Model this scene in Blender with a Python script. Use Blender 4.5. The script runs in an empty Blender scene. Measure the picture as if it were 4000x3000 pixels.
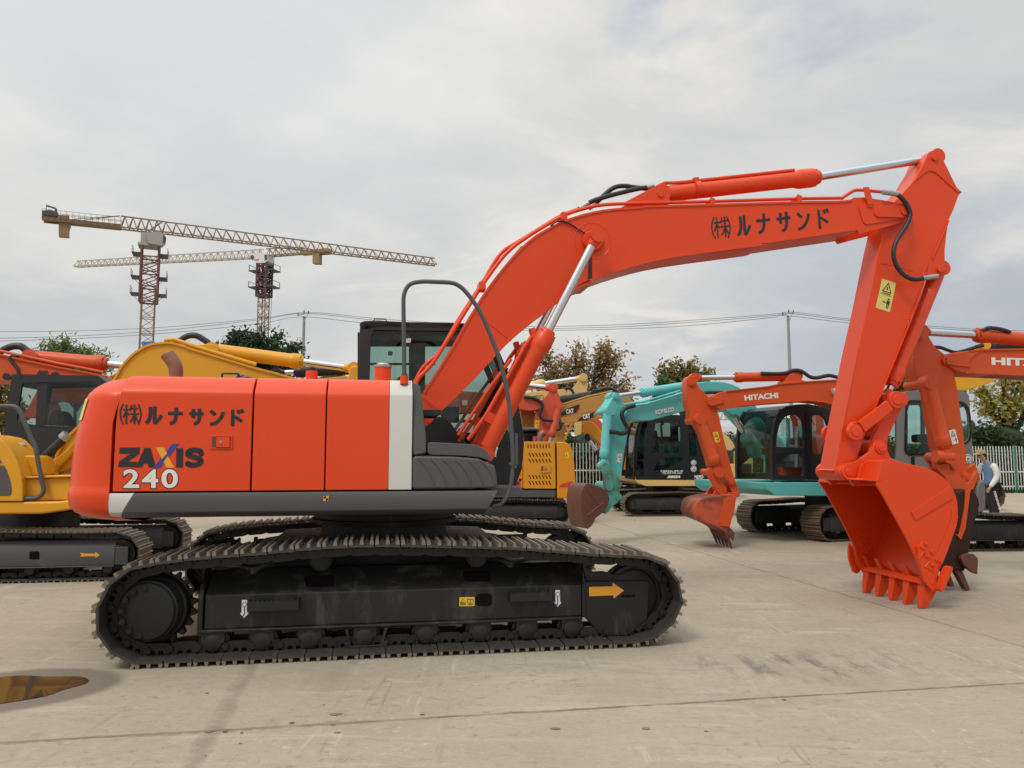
import bpy, bmesh, math, random
from mathutils import Vector, Matrix
R = math.radians
random.seed(7)
SC = bpy.context.scene
COL = SC.collection

# ------------------------------------------------------------------ camera
CAM_H = 1.54
PITCH = math.atan(285 / 3000)
FPX = 3000.0
cd = bpy.data.cameras.new('camera')
cam = bpy.data.objects.new('camera', cd)
COL.objects.link(cam)
cam.location = (0, 0, CAM_H)
cam.rotation_euler = (R(90) + PITCH, 0, 0)
cd.sensor_width = 36
cd.lens = 36 * FPX / 4000
cd.clip_start = 0.05
cd.clip_end = 3000
SC.camera = cam

# ------------------------------------------------------------------ sun, sky, exposure
SUN_EL, SUN_AZ = R(52), R(215)          # azimuth measured from +Y towards +X (behind the camera, to the left)
sd = bpy.data.lights.new('sun', 'SUN')
sd.energy = 1.1
sd.angle = R(14)
sd.color = (1.0, 0.93, 0.83)
sun = bpy.data.objects.new('sun', sd)
COL.objects.link(sun)
sdir = Vector((math.sin(SUN_AZ) * math.cos(SUN_EL), math.cos(SUN_AZ) * math.cos(SUN_EL), math.sin(SUN_EL)))
sun.rotation_euler = sdir.to_track_quat('Z', 'Y').to_euler()
sun.location = (0, 0, 60)

SC.view_settings.view_transform = 'Standard'
SC.view_settings.look = 'None'
SC.view_settings.exposure = 0.26
SC.view_settings.gamma = 1.0
SC.cycles.max_bounces = 8
SC.cycles.transparent_max_bounces = 16
SC.cycles.caustics_reflective = False
SC.cycles.caustics_refractive = False

wd = bpy.data.worlds.new('World')
SC.world = wd
wd.use_nodes = True


class NT:
    """small helper to write node graphs"""
    def __init__(s, tree):
        s.t = tree
        tree.nodes.clear()

    def n(s, typ, **kw):
        nd = s.t.nodes.new(typ)
        for k, v in kw.items():
            if k == 'ins':
                for i, val in v.items():
                    if hasattr(val, 'links') or isinstance(val, bpy.types.NodeSocket):
                        s.t.links.new(val, nd.inputs[i])
                    else:
                        nd.inputs[i].default_value = val
            else:
                setattr(nd, k, v)
        return nd

    def math(s, op, a, b=0.0, clamp=False):
        nd = s.n('ShaderNodeMath', operation=op, use_clamp=clamp, ins={0: a, 1: b})
        return nd.outputs[0]

    def noise(s, vec, scale, detail=4, rough=0.55, dist=0.0):
        nd = s.n('ShaderNodeTexNoise', ins={'Vector': vec, 'Scale': scale, 'Detail': detail, 'Roughness': rough, 'Distortion': dist})
        return nd.outputs['Fac']

    def step(s, val, a, b):
        nd = s.n('ShaderNodeMapRange', interpolation_type='SMOOTHSTEP', ins={0: val, 1: a, 2: b, 3: 0.0, 4: 1.0})
        return nd.outputs[0]

    def mix(s, fac, a, b, blend='MIX'):
        nd = s.n('ShaderNodeMix', data_type='RGBA', blend_type=blend)
        for idx, val in ((0, fac), (6, a), (7, b)):
            if isinstance(val, bpy.types.NodeSocket):
                s.t.links.new(val, nd.inputs[idx])
            elif idx and len(val) == 3:
                nd.inputs[idx].default_value = (*val, 1)
            else:
                nd.inputs[idx].default_value = val
        return nd.outputs[2]


w = NT(wd.node_tree)
tc = w.n('ShaderNodeTexCoord').outputs['Generated']
sep = w.n('ShaderNodeSeparateXYZ', ins={0: tc})
dz = sep.outputs[2]
sky = w.n('ShaderNodeTexSky', sky_type='NISHITA', sun_disc=False, sun_elevation=SUN_EL, sun_rotation=SUN_AZ,
          air_density=1.0, dust_density=2.0, ozone_density=1.5).outputs[0]
den = w.math('ADD', w.math('MAXIMUM', dz, 0.0), 0.16)
px_ = w.math('DIVIDE', sep.outputs[0], den)
py_ = w.math('DIVIDE', sep.outputs[1], den)
pv = w.n('ShaderNodeCombineXYZ', ins={0: px_, 1: py_, 2: 0.0}).outputs[0]
n1 = w.noise(pv, 0.55, 7, 0.56, 0.25)
n2 = w.noise(w.n('ShaderNodeVectorMath', operation='ADD', ins={0: pv, 1: (3.7, 8.1, 2.0)}).outputs[0], 1.25, 8, 0.6, 0.5)
n3 = w.noise(w.n('ShaderNodeVectorMath', operation='ADD', ins={0: pv, 1: (13.1, 1.1, 5.0)}).outputs[0], 0.8, 6, 0.55, 0.3)
# cloud body: pale grey with slightly warm lit patches and bluer dark ones
light = w.step(n1, 0.40, 0.60)
cl = w.mix(light, (4.90, 5.08, 5.25), (6.35, 6.30, 6.15))
cl = w.mix(w.math('MULTIPLY', w.step(n2, 0.54, 0.70), 0.7), cl, (7.4, 7.0, 6.55))
# a darker, bluer bank of cloud low on the right
bank = w.math('MULTIPLY', w.step(sep.outputs[0], 0.12, 0.52), w.step(dz, 0.50, 0.22))
bank = w.math('MULTIPLY', bank, w.step(n3, 0.30, 0.62))
cl = w.mix(w.math('MULTIPLY', bank, 0.9), cl, (3.5, 3.95, 4.65))
# thin gaps where the blue sky shows
gap = w.math('MULTIPLY', w.step(n3, 0.50, 0.62), w.step(dz, 0.22, 0.42))
blue = w.mix(0.45, w.mix(1.0, sky, (1.15, 1.15, 1.15), 'MULTIPLY'), (4.6, 5.5, 6.6))
cl = w.mix(w.math('MULTIPLY', w.math('MULTIPLY', gap, w.step(sep.outputs[0], -0.02, 0.16)), 0.85), cl, blue)
# an overcast dome is brighter overhead (above what this frame sees)
up = w.math('ADD', 1.0, w.math('MULTIPLY', w.step(dz, 0.52, 0.95), 1.3))
cl = w.mix(1.0, cl, w.n('ShaderNodeCombineXYZ', ins={0: up, 1: up, 2: up}).outputs[0], 'MULTIPLY')
# cloud thins out and brightens towards the upper left
lft = w.math('ADD', 1.0, w.math('MULTIPLY', w.math('MULTIPLY', w.step(dz, 0.16, 0.50), w.step(sep.outputs[0], 0.18, -0.30)), 0.20))
cl = w.mix(1.0, cl, w.n('ShaderNodeCombineXYZ', ins={0: lft, 1: lft, 2: w.math('MULTIPLY', lft, 0.985)}).outputs[0], 'MULTIPLY')
bg = w.n('ShaderNodeBackground', ins={'Color': cl, 'Strength': 0.1})
out = w.n('ShaderNodeOutputWorld')
wd.node_tree.links.new(bg.outputs[0], out.inputs[0])

# ------------------------------------------------------------------ materials
MATS = {}


def mat(name, col, rough=0.5, metal=0.0, coat=0.0, var=0.10, scale=2.5, dirt=None, bump=0.0, bscale=60, spec=0.5, stretch=None):
    """paint / metal / plastic with uneven colour, uneven gloss and optional dirt (colour, amount, scale)"""
    if name in MATS:
        return MATS[name]
    m = bpy.data.materials.new(name)
    m.use_nodes = True
    t = NT(m.node_tree)
    co = t.n('ShaderNodeTexCoord').outputs['Object']
    if stretch:
        co = t.n('ShaderNodeMapping', ins={0: co, 3: stretch}).outputs[0]
    n = t.noise(co, scale, 6, 0.6)
    a = tuple(max(0, c * (1 - var)) for c in col)
    b = tuple(min(1, c * (1 + var)) for c in col)
    c = t.mix(n, a, b)
    rg = t.math('ADD', rough - 0.06, t.math('MULTIPLY', t.noise(co, scale * 3.1, 4, 0.6), 0.12))
    if dirt:
        dn = t.step(t.noise(co, dirt[2], 8, 0.68, 0.4), 0.66 - dirt[1] * 0.4, 0.80 - dirt[1] * 0.25)
        c = t.mix(t.math('MULTIPLY', dn, 0.85), c, dirt[0])
        rg = t.math('ADD', rg, t.math('MULTIPLY', dn, 0.25), True)
    p = t.n('ShaderNodeBsdfPrincipled', ins={'Base Color': c, 'Roughness': rg, 'Metallic': metal, 'Coat Weight': coat,
                                             'Coat Roughness': 0.12, 'Specular IOR Level': spec})
    if bump:
        bn = t.n('ShaderNodeBump', ins={'Strength': bump, 'Distance': 0.01, 'Height': t.noise(co, bscale, 5, 0.6)})
        t.t.links.new(bn.outputs[0], p.inputs['Normal'])
    o = t.n('ShaderNodeOutputMaterial')
    t.t.links.new(p.outputs[0], o.inputs[0])
    MATS[name] = m
    return m


def glass_mat(name, tint, refl=1.0):
    m = bpy.data.materials.new(name)
    m.use_nodes = True
    t = NT(m.node_tree)
    tr = t.n('ShaderNodeBsdfTransparent', ins={0: (*tint, 1)})
    co = t.n('ShaderNodeTexCoord').outputs['Object']
    df = t.n('ShaderNodeBsdfDiffuse', ins={0: (0.42, 0.43, 0.40, 1)})
    gl = t.n('ShaderNodeBsdfGlossy', ins={0: (0.9, 0.95, 0.95, 1), 'Roughness': 0.015})
    fr = t.n('ShaderNodeFresnel', ins={0: 1.5}).outputs[0]
    dust = t.math('MULTIPLY', t.step(t.noise(co, 3.0, 6, 0.65), 0.4, 0.8), 0.09)
    m0 = t.n('ShaderNodeMixShader', ins={0: dust, 1: tr.outputs[0], 2: df.outputs[0]})
    m1 = t.n('ShaderNodeMixShader', ins={0: t.math('MULTIPLY', fr, refl), 1: m0.outputs[0], 2: gl.outputs[0]})
    o = t.n('ShaderNodeOutputMaterial')
    t.t.links.new(m1.outputs[0], o.inputs[0])
    return m


DUST = (0.30, 0.25, 0.19)
M_OR = mat('orange_red_paint', (0.70, 0.057, 0.007), 0.38, coat=0.10, spec=0.38, var=0.05, scale=0.9, bump=0.02, bscale=25)
M_OR2 = mat('weathered_orange_paint', (0.57, 0.075, 0.014), 0.45, coat=0.05, spec=0.35, var=0.10, scale=1.5, dirt=((0.22, 0.07, 0.03), 0.10, 2.2))
M_OR3 = mat('pinkish_orange_paint', (0.55, 0.085, 0.042), 0.5, spec=0.35, var=0.08, scale=1.5, dirt=((0.3, 0.1, 0.06), 0.12, 3))
M_GREY = mat('dark_grey_moulding', (0.075, 0.075, 0.078), 0.52, var=0.10, scale=2, bump=0.04, bscale=180)
M_STRIPE = mat('light_grey_paint', (0.56, 0.555, 0.52), 0.4, coat=0.15, var=0.04, scale=1.2)
M_BLACKP = mat('black_cab_paint', (0.009, 0.0095, 0.011), 0.40, coat=0.05, spec=0.4, var=0.2, scale=3)
M_CABGREY = mat('charcoal_cab_paint', (0.022, 0.0225, 0.025), 0.45, spec=0.4, var=0.15, scale=3)
M_GAP = mat('seam_and_shade_black', (0.007, 0.005, 0.005), 0.9, spec=0.1)  # near-black for seam gaps and the painted shade of openings and slots
M_FRAME = mat('black_undercarriage_paint', (0.013, 0.0128, 0.0122), 0.52, spec=0.4, var=0.25, scale=2.5, dirt=((0.070, 0.060, 0.047), 0.38, 4.5), stretch=(1, 1, 0.30), bump=0.05, bscale=40)
M_FRAME2 = mat('grey_undercarriage_paint', (0.045, 0.047, 0.049), 0.5, var=0.2, scale=2.5, dirt=((0.10, 0.085, 0.065), 0.2, 3.0))
M_SHOE = mat('track_steel', (0.055, 0.051, 0.046), 0.55, metal=0.25, var=0.3, scale=9, dirt=((0.17, 0.13, 0.09), 0.35, 7.0), bump=0.10, bscale=70)
M_WORN = mat('worn_grouser_steel', (0.235, 0.195, 0.155), 0.42, metal=0.5, var=0.25, scale=12, dirt=((0.24, 0.115, 0.055), 0.26, 4.0), bump=0.06)
M_SHOER = mat('rusty_track_steel', (0.13, 0.082, 0.052), 0.6, metal=0.2, var=0.3, scale=9, dirt=((0.18, 0.09, 0.045), 0.35, 6.0), bump=0.10, bscale=70)
M_LINK = mat('track_link_steel', (0.020, 0.018, 0.016), 0.5, metal=0.2, var=0.3, scale=10, dirt=((0.07, 0.055, 0.04), 0.3, 6.0), bump=0.08)
M_HUB = mat('drive_hub_paint', (0.014, 0.014, 0.0135), 0.58, spec=0.3, var=0.15, scale=5, dirt=((0.09, 0.06, 0.04), 0.18, 6.0))
M_CHROME = mat('chromed_rod', (0.62, 0.63, 0.64), 0.16, metal=1.0, var=0.04)
M_STEEL = mat('bare_steel', (0.42, 0.41, 0.39), 0.35, metal=0.8, var=0.12)
M_HOSE = mat('black_rubber_hose', (0.018, 0.018, 0.021), 0.45, var=0.15, bump=0.05, bscale=150)
M_BLACK = mat('black_lettering', (0.016, 0.015, 0.019), 0.45)
M_WHITE = mat('white_lettering', (0.72, 0.71, 0.67), 0.45)
M_BLUE = mat('blue_lettering', (0.028, 0.05, 0.27), 0.4)
M_AMBER = mat('amber_decal', (0.78, 0.33, 0.03), 0.45, var=0.04)
M_YLW = mat('yellow_decal', (0.76, 0.52, 0.03), 0.45, var=0.05)
M_PALEY = mat('pale_yellow_decal', (0.66, 0.57, 0.16), 0.5, var=0.06)
M_KOM = mat('yellow_paint', (0.68, 0.32, 0.012), 0.40, coat=0.08, spec=0.4, var=0.05, scale=1.0)
M_SANY = mat('amber_yellow_paint', (0.66, 0.26, 0.014), 0.38, coat=0.1, spec=0.4, var=0.05, scale=1.0)
M_CAT = mat('ochre_paint', (0.47, 0.235, 0.045), 0.48, var=0.10, scale=1.3, dirt=((0.20, 0.11, 0.04), 0.1, 2.5))
M_PALEO = mat('pale_ochre_paint', (0.62, 0.43, 0.15), 0.48, var=0.08, scale=1.3)
M_TEAL = mat('teal_paint', (0.12, 0.49, 0.49), 0.42, coat=0.05, var=0.06, scale=1.3, dirt=((0.07, 0.28, 0.27), 0.03, 3), spec=0.4)
M_TEALW = mat('chipped_teal_paint', (0.085, 0.34, 0.29), 0.55, var=0.15, scale=3, dirt=((0.09, 0.055, 0.035), 0.48, 3.2), bump=0.1)
M_RUST = mat('rusty_bucket_steel', (0.115, 0.042, 0.026), 0.5, var=0.2, scale=2, dirt=((0.07, 0.028, 0.02), 0.3, 2.5), bump=0.06)
M_RUSTO = mat('worn_orange_bucket', (0.50, 0.085, 0.035), 0.45, var=0.15, scale=2, dirt=((0.085, 0.035, 0.022), 0.62, 1.6), bump=0.05)
M_EXH = mat('rusty_exhaust_pipe', (0.24, 0.13, 0.09), 0.55, metal=0.3, var=0.3, scale=5, dirt=((0.38, 0.30, 0.25), 0.4, 5))
M_CABG = mat('mid_grey_cab_paint', (0.17, 0.166, 0.16), 0.5, var=0.08, scale=2, dirt=((0.2, 0.18, 0.15), 0.12, 3))
M_NAVY = mat('navy_black_cab_paint', (0.016, 0.018, 0.025), 0.42, spec=0.45, var=0.15)
M_SEAT = mat('black_seat_fabric', (0.018, 0.018, 0.018), 0.85, var=0.2)
M_TRIM = mat('cab_interior_trim', (0.035, 0.036, 0.034), 0.7, var=0.1)
M_REDD = mat('red_decal', (0.62, 0.03, 0.03), 0.45)
M_GREENP = mat('green_fence_paint', (0.018, 0.17, 0.085), 0.5, var=0.15)
M_WHITEP = mat('white_fence_paint', (0.66, 0.66, 0.63), 0.5, var=0.08, dirt=((0.35, 0.3, 0.24), 0.12, 4))
M_POLE = mat('concrete_pole', (0.27, 0.27, 0.265), 0.8, var=0.12, scale=1)
M_WIRE = mat('power_cable', (0.06, 0.06, 0.065), 0.6)
G_CAB = glass_mat('cab_glass', (0.62, 0.80, 0.74), 0.8)
G_MAIN = glass_mat('smoky_cab_glass', (0.50, 0.64, 0.60), 0.8)
G_DARK = glass_mat('dark_tinted_glass', (0.36, 0.47, 0.43), 0.8)


# ------------------------------------------------------------------ photo <-> place
def ray(px, py):
    x = (px - 2000) / FPX
    up = -(py - 1500) / FPX
    c, s = math.cos(PITCH), math.sin(PITCH)
    return Vector((x, c - up * s, s + up * c))


class Fr:
    """a thing's own frame: origin on the ground, u along the machine, v away from the road side, w up"""
    def __init__(s, x, y, yaw_deg=0.0, z=0.0):
        s.o = Vector((x, y, z))
        s.yaw = R(yaw_deg)
        s.ri = Matrix.Rotation(-s.yaw, 3, 'Z')
        s.c = s.ri @ (Vector((0, 0, CAM_H)) - s.o)

    def p(s, px, py, v):
        d = s.ri @ ray(px, py)
        t = (v - s.c.y) / d.y
        return (s.c.x + t * d.x, s.c.z + t * d.z)

    def poly(s, pts, v):
        return [s.p(a, b, v) for a, b in pts]

    def g(s, px, py, z=0.0):
        d = s.ri @ ray(px, py)
        t = (z - s.c.z) / d.z
        return (s.c.x + t * d.x, s.c.y + t * d.y)

    def u(s, px, v, py=1785):
        return s.p(px, py, v)[0]

    def w(s, py, v, px=2000):
        return s.p(px, py, v)[1]


def fr_at(px, py, yaw_deg, v_near=0.0):
    """frame whose near side (v = v_near) touches the ground where pixel (px, py) does"""
    d = ray(px, py)
    t = -CAM_H / d.z
    a = R(yaw_deg)
    x, y = t * d.x, t * d.y
    return Fr(x + math.sin(a) * v_near, y - math.cos(a) * v_near, yaw_deg)


# crop helper: points read off an enlarged crop -> full photo pixels
def cr(x0, y0, k, pts):
    return [(x0 + a / k, y0 + b / k) for a, b in pts]


K = 2.212


# ------------------------------------------------------------------ outline helpers
def rpoly(pts, r, n=4):
    """round every corner of a polygon"""
    outp = []
    N = len(pts)
    for i in range(N):
        p0, p1, p2 = Vector(pts[i - 1]), Vector(pts[i]), Vector(pts[(i + 1) % N])
        a, b = p0 - p1, p2 - p1
        la, lb = a.length, b.length
        if la < 1e-6 or lb < 1e-6:
            continue
        d = min(r, la * 0.45, lb * 0.45)
        q0, q2 = p1 + a / la * d, p1 + b / lb * d
        for k in range(n + 1):
            t = k / n
            outp.append(tuple(q0 * (1 - t) ** 2 + p1 * 2 * t * (1 - t) + q2 * t * t))
    return outp


def crv(pts, n=6, closed=False):
    """Catmull-Rom through the points"""
    P = [Vector(p) for p in pts]
    N = len(P)
    outp = []
    rng = range(N if closed else N - 1)
    for i in rng:
        p1, p2 = P[i], P[(i + 1) % N]
        p0 = P[i - 1] if (closed or i > 0) else p1 * 2 - p2
        p3 = P[(i + 2) % N] if (closed or i + 2 < N) else p2 * 2 - p1
        for k in range(n):
            t = k / n
            outp.append(tuple(0.5 * ((2 * p1) + (p2 - p0) * t + (2 * p0 - 5 * p1 + 4 * p2 - p3) * t * t
                                     + (3 * p1 - p0 - 3 * p2 + p3) * t ** 3)))
    if not closed:
        outp.append(tuple(P[-1]))
    return outp


def circ(c, r, n=20, a0=0.0, a1=2 * math.pi):
    full = abs(a1 - a0 - 2 * math.pi) < 1e-6
    m = n if full else n + 1
    return [(c[0] + r * math.cos(a0 + (a1 - a0) * k / n), c[1] + r * math.sin(a0 + (a1 - a0) * k / n)) for k in range(m)]


def hull2(c0, r0, c1, r1, n=10):
    """outline of a link: two round ends joined by tangents"""
    d = Vector(c1) - Vector(c0)
    a = math.atan2(d.y, d.x)
    return circ(c0, r0, n, a + math.pi / 2, a + 3 * math.pi / 2) + circ(c1, r1, n, a - math.pi / 2, a + math.pi / 2)


def strip(pts, th):
    """closed outline of a plate of thickness th that follows a polyline"""
    P = [Vector(p) for p in pts]
    nrm = []
    for i in range(len(P)):
        d = (P[min(i + 1, len(P) - 1)] - P[max(i - 1, 0)])
        d.normalize()
        nrm.append(Vector((-d.y, d.x)))
    return [tuple(p) for p in P] + [tuple(p + n * th) for p, n in reversed(list(zip(P, nrm)))]


# ------------------------------------------------------------------ mesh builder
class MB:
    def __init__(s):
        s.v, s.f, s.mi, s.cur = [], [], [], 0

    def add(s, verts, faces):
        b = len(s.v)
        s.v += [tuple(x) for x in verts]
        s.f += [tuple(b + i for i in f) for f in faces]
        s.mi += [s.cur] * len(faces)
        return s

    def mat(s, i):
        s.cur = i
        return s

    def prism(s, poly, v0, v1):
        n = len(poly)
        vs = [(a, v0, b) for a, b in poly] + [(a, v1, b) for a, b in poly]
        fs = [tuple(range(n)), tuple(range(2 * n - 1, n - 1, -1))]
        fs += [(i, n + i, n + (i + 1) % n, (i + 1) % n) for i in range(n)]
        return s.add(vs, fs)

    def prism2(s, poly0, v0, poly1, v1):
        n = len(poly0)
        vs = [(a, v0, b) for a, b in poly0] + [(a, v1, b) for a, b in poly1]
        fs = [tuple(range(n)), tuple(range(2 * n - 1, n - 1, -1))]
        fs += [(i, n + i, n + (i + 1) % n, (i + 1) % n) for i in range(n)]
        return s.add(vs, fs)

    def flat(s, poly, v):
        return s.add([(a, v, b) for a, b in poly], [tuple(range(len(poly)))])

    def prof(s, vw, u0, u1):
        n = len(vw)
        vs = [(u0, a, b) for a, b in vw] + [(u1, a, b) for a, b in vw]
        fs = [tuple(range(n)), tuple(range(2 * n - 1, n - 1, -1))]
        fs += [(i, n + i, n + (i + 1) % n, (i + 1) % n) for i in range(n)]
        return s.add(vs, fs)

    def plan(s, uv, w0, w1):
        n = len(uv)
        vs = [(a, b, w0) for a, b in uv] + [(a, b, w1) for a, b in uv]
        fs = [tuple(range(n)), tuple(range(2 * n - 1, n - 1, -1))]
        fs += [(i, n + i, n + (i + 1) % n, (i + 1) % n) for i in range(n)]
        return s.add(vs, fs)

    def box(s, u0, u1, v0, v1, w0, w1):
        vs = [(u, v, w) for w in (w0, w1) for v in (v0, v1) for u in (u0, u1)]
        return s.add(vs, [(0, 2, 3, 1), (4, 5, 7, 6), (0, 1, 5, 4), (1, 3, 7, 5), (3, 2, 6, 7), (2, 0, 4, 6)])

    def bar(s, p0, p1, a, b=None, up=(0, 0, 1)):
        """rectangular bar between two points, a x b section"""
        b = b or a
        p0, p1 = Vector(p0), Vector(p1)
        d = (p1 - p0).normalized()
        sx = d.cross(Vector(up))
        if sx.length < 1e-4:
            sx = d.cross(Vector((0, 1, 0)))
        sx.normalize()
        sy = sx.cross(d)
        vs = []
        for p in (p0, p1):
            for i, j in ((-1, -1), (1, -1), (1, 1), (-1, 1)):
                vs.append(p + sx * (i * a / 2) + sy * (j * b / 2))
        return s.add(vs, [(0, 1, 2, 3), (7, 6, 5, 4), (0, 4, 5, 1), (1, 5, 6, 2), (2, 6, 7, 3), (3, 7, 4, 0)])

    def cyl(s, p0, p1, r0, r1=None, n=20):
        return s.lathe(p0, p1, [(0, r0), (1, r0 if r1 is None else r1)], n)

    def lathe(s, p0, p1, prof, n=20):
        """turned shape along p0->p1; prof = (fraction along, radius)"""
        p0, p1 = Vector(p0), Vector(p1)
        ax = p1 - p0
        d = ax.normalized()
        sx = d.orthogonal().normalized()
        sy = d.cross(sx)
        vs, fs = [], []
        for t, r in prof:
            for k in range(n):
                a = 2 * math.pi * k / n
                vs.append(p0 + ax * t + (sx * math.cos(a) + sy * math.sin(a)) * r)
        m = len(prof)
        for i in range(m - 1):
            for k in range(n):
                fs.append((i * n + k, i * n + (k + 1) % n, (i + 1) * n + (k + 1) % n, (i + 1) * n + k))
        fs.append(tuple(range(n - 1, -1, -1)))
        fs.append(tuple((m - 1) * n + k for k in range(n)))
        return s.add(vs, fs)

    def tube(s, pts, r, n=8, flat=None):
        """round tube along points; flat = (axis index, factor) squashes it"""
        P = [Vector(p) for p in pts]
        vs, fs = [], []
        ref = None
        L = len(P)
        for i, p in enumerate(P):
            d = (P[min(i + 1, L - 1)] - P[max(i - 1, 0)])
            if d.length < 1e-9:
                d = Vector((1, 0, 0))
            d.normalize()
            if ref is None:
                ref = d.orthogonal().normalized()
            ref = (ref - d * ref.dot(d))
            if ref.length < 1e-6:
                ref = d.orthogonal()
            ref.normalize()
            q = d.cross(ref)
            rr = r[i] if isinstance(r, (list, tuple)) else r
            for k in range(n):
                a = 2 * math.pi * k / n
                vs.append(p + (ref * math.cos(a) + q * math.sin(a)) * rr)
        for i in range(L - 1):
            for k in range(n):
                fs.append((i * n + k, i * n + (k + 1) % n, (i + 1) * n + (k + 1) % n, (i + 1) * n + k))
        fs.append(tuple(range(n - 1, -1, -1)))
        fs.append(tuple((L - 1) * n + k for k in range(n)))
        return s.add(vs, fs)

    def ball(s, c, r, nu=14, nv=9, sc=(1, 1, 1)):
        vs, fs = [], []
        for j in range(nv + 1):
            th = math.pi * j / nv
            for k in range(nu):
                a = 2 * math.pi * k / nu
                vs.append((c[0] + r * sc[0] * math.sin(th) * math.cos(a), c[1] + r * sc[1] * math.sin(th) * math.sin(a), c[2] + r * sc[2] * math.cos(th)))
        for j in range(nv):
            for k in range(nu):
                fs.append((j * nu + k, j * nu + (k + 1) % nu, (j + 1) * nu + (k + 1) % nu, (j + 1) * nu + k))
        return s.add(vs, fs)

    def build(s, name, mats, parent=None, bevel=0.0, ang=35, seg=2, recalc=True, loc=None):
        me = bpy.data.meshes.new(name)
        me.from_pydata(s.v, [], s.f)
        if not isinstance(mats, (list, tuple)):
            mats = [mats]
        for m in mats:
            me.materials.append(m)
        me.polygons.foreach_set('material_index', s.mi)
        if recalc:
            bm = bmesh.new()
            bm.from_mesh(me)
            bmesh.ops.remove_doubles(bm, verts=bm.verts, dist=1e-5)
            bmesh.ops.recalc_face_normals(bm, faces=bm.faces)
            bm.to_mesh(me)
            bm.free()
        me.polygons.foreach_set('use_smooth', [True] * len(me.polygons))
        me.set_sharp_from_angle(angle=R(ang))
        o = bpy.data.objects.new(name, me)
        COL.objects.link(o)
        if parent is not None:
            o.parent = parent
        if loc:
            o.location = loc
        if bevel:
            b = o.modifiers.new('bevel', 'BEVEL')
            b.width = bevel
            b.segments = seg
            b.limit_method = 'ANGLE'
            b.angle_limit = R(38)
            b.harden_normals = True
        return o


def thing(name, label, cat, fr=None, group=None, loc=None):
    o = bpy.data.objects.new(name, None)
    COL.objects.link(o)
    if fr is not None:
        o.location = fr.o
        o.rotation_euler = (0, 0, fr.yaw)
    if loc is not None:
        o.location = loc
    o['label'] = label
    o['category'] = cat
    if group:
        o['group'] = group
    return o


def tag(o, label, cat, group=None, kind=None):
    if label:
        o['label'] = label
    if cat:
        o['category'] = cat
    if group:
        o['group'] = group
    if kind:
        o['kind'] = kind
    return o


def copy_part(o, parent, **kw):
    c = o.copy()
    COL.objects.link(c)
    c.parent = parent
    return c


# ------------------------------------------------------------------ writing
GL = {
    'ru': [[(.30, .97), (.30, .55), (.22, .22), (.05, .02)], [(.58, 1.0), (.56, .5), (.57, .07), (.68, .10), (.85, .28), (.97, .46)]],
    'na': [[(.02, .66), (.98, .66)], [(.56, 1.0), (.55, .62), (.48, .28), (.34, .10), (.14, .02)]],
    'sa': [[(.02, .68), (.98, .68)], [(.28, .97), (.28, .42)], [(.72, 1.0), (.72, .55), (.66, .24), (.52, .08), (.34, .02)]],
    'n': [[(.08, .90), (.38, .68)], [(.06, .06), (.30, .10), (.58, .26), (.80, .52), (.93, .82)]],
    'do': [[(.22, 1.0), (.22, .0)], [(.22, .62), (.50, .50), (.88, .30)], [(.62, .98), (.72, .80)], [(.86, 1.02), (.96, .84)]],
    'lp': [[(.75, 1.0), (.35, .75), (.22, .5), (.35, .25), (.75, 0)]],
    'rp': [[(.25, 1.0), (.65, .75), (.78, .5), (.65, .25), (.25, 0)]],
    'kabu': [[(.02, .74), (.42, .74)], [(.22, 1.0), (.22, .0)], [(.21, .68), (.03, .34)], [(.23, .62), (.40, .46)],
             [(.56, .97), (.47, .70)], [(.52, .80), (.95, .80)], [(.45, .52), (1.0, .52)], [(.74, 1.0), (.74, .0)], [(.73, .5), (.62, .26), (.46, .12)],
             [(.75, .5), (.86, .26), (1.0, .12)]],
    'ken': [[(.3, .95), (.95, .95), (.95, .6)], [(.25, .78), (1, .78)], [(.3, .6), (.95, .6)], [(.35, .42), (.9, .42)], [(.62, 1), (.62, .25)], [(.02, .85), (.22, .85), (.08, .5), (.2, .5), (.05, .05)], [(.1, .3), (.3, .1), (1, .06)]],
    'setsu': [[(.05, .9), (.42, .9)], [(.1, .72), (.4, .72)], [(.1, .56), (.4, .56)], [(.1, .4), (.4, .4), (.4, .08), (.1, .08), (.1, .4)], [(.58, .92), (.85, .92), (.85, .66), (.98, .66)], [(.6, .9), (.5, .62)], [(.52, .48), (.92, .48), (.75, .2), (.5, .02)], [(.58, .4), (.95, .03)]],
    'shi': [[(.12, .92), (.38, .78)], [(.06, .62), (.3, .5)], [(.08, .06), (.4, .14), (.7, .4), (.92, .75)]],
}


def glyph(mb, key, fr, bl, br, tl, v, width, n=8, flat=0.0012):
    """rounded brush-like strokes of one character laid on the face at depth v"""
    a, b, c = (Vector(fr.p(*q, v)) for q in (bl, br, tl))
    off = 0.0
    for st in GL[key]:
        pts = crv(st, 5) if len(st) > 2 else st
        P = [a + (b - a) * x + (c - a) * y for x, y in pts]
        d0 = (P[0] - P[1]).normalized()
        d1 = (P[-1] - P[-2]).normalized()
        r = width / 2
        P = [P[0] + d0 * r * 0.30, P[0] + d0 * r * 0.2] + P + [P[-1] + d1 * r * 0.2, P[-1] + d1 * r * 0.30]
        rad = [r * 0.5, r * 0.86] + [r] * (len(P) - 4) + [r * 0.86, r * 0.5]
        loc = MB()
        loc.tube([(p.x, 0, p.y) for p in P], rad, n)
        off += 0.0002
        mb.add([(x, v - 0.002 - off + y * (flat / r), z) for x, y, z in loc.v], loc.f)


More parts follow.
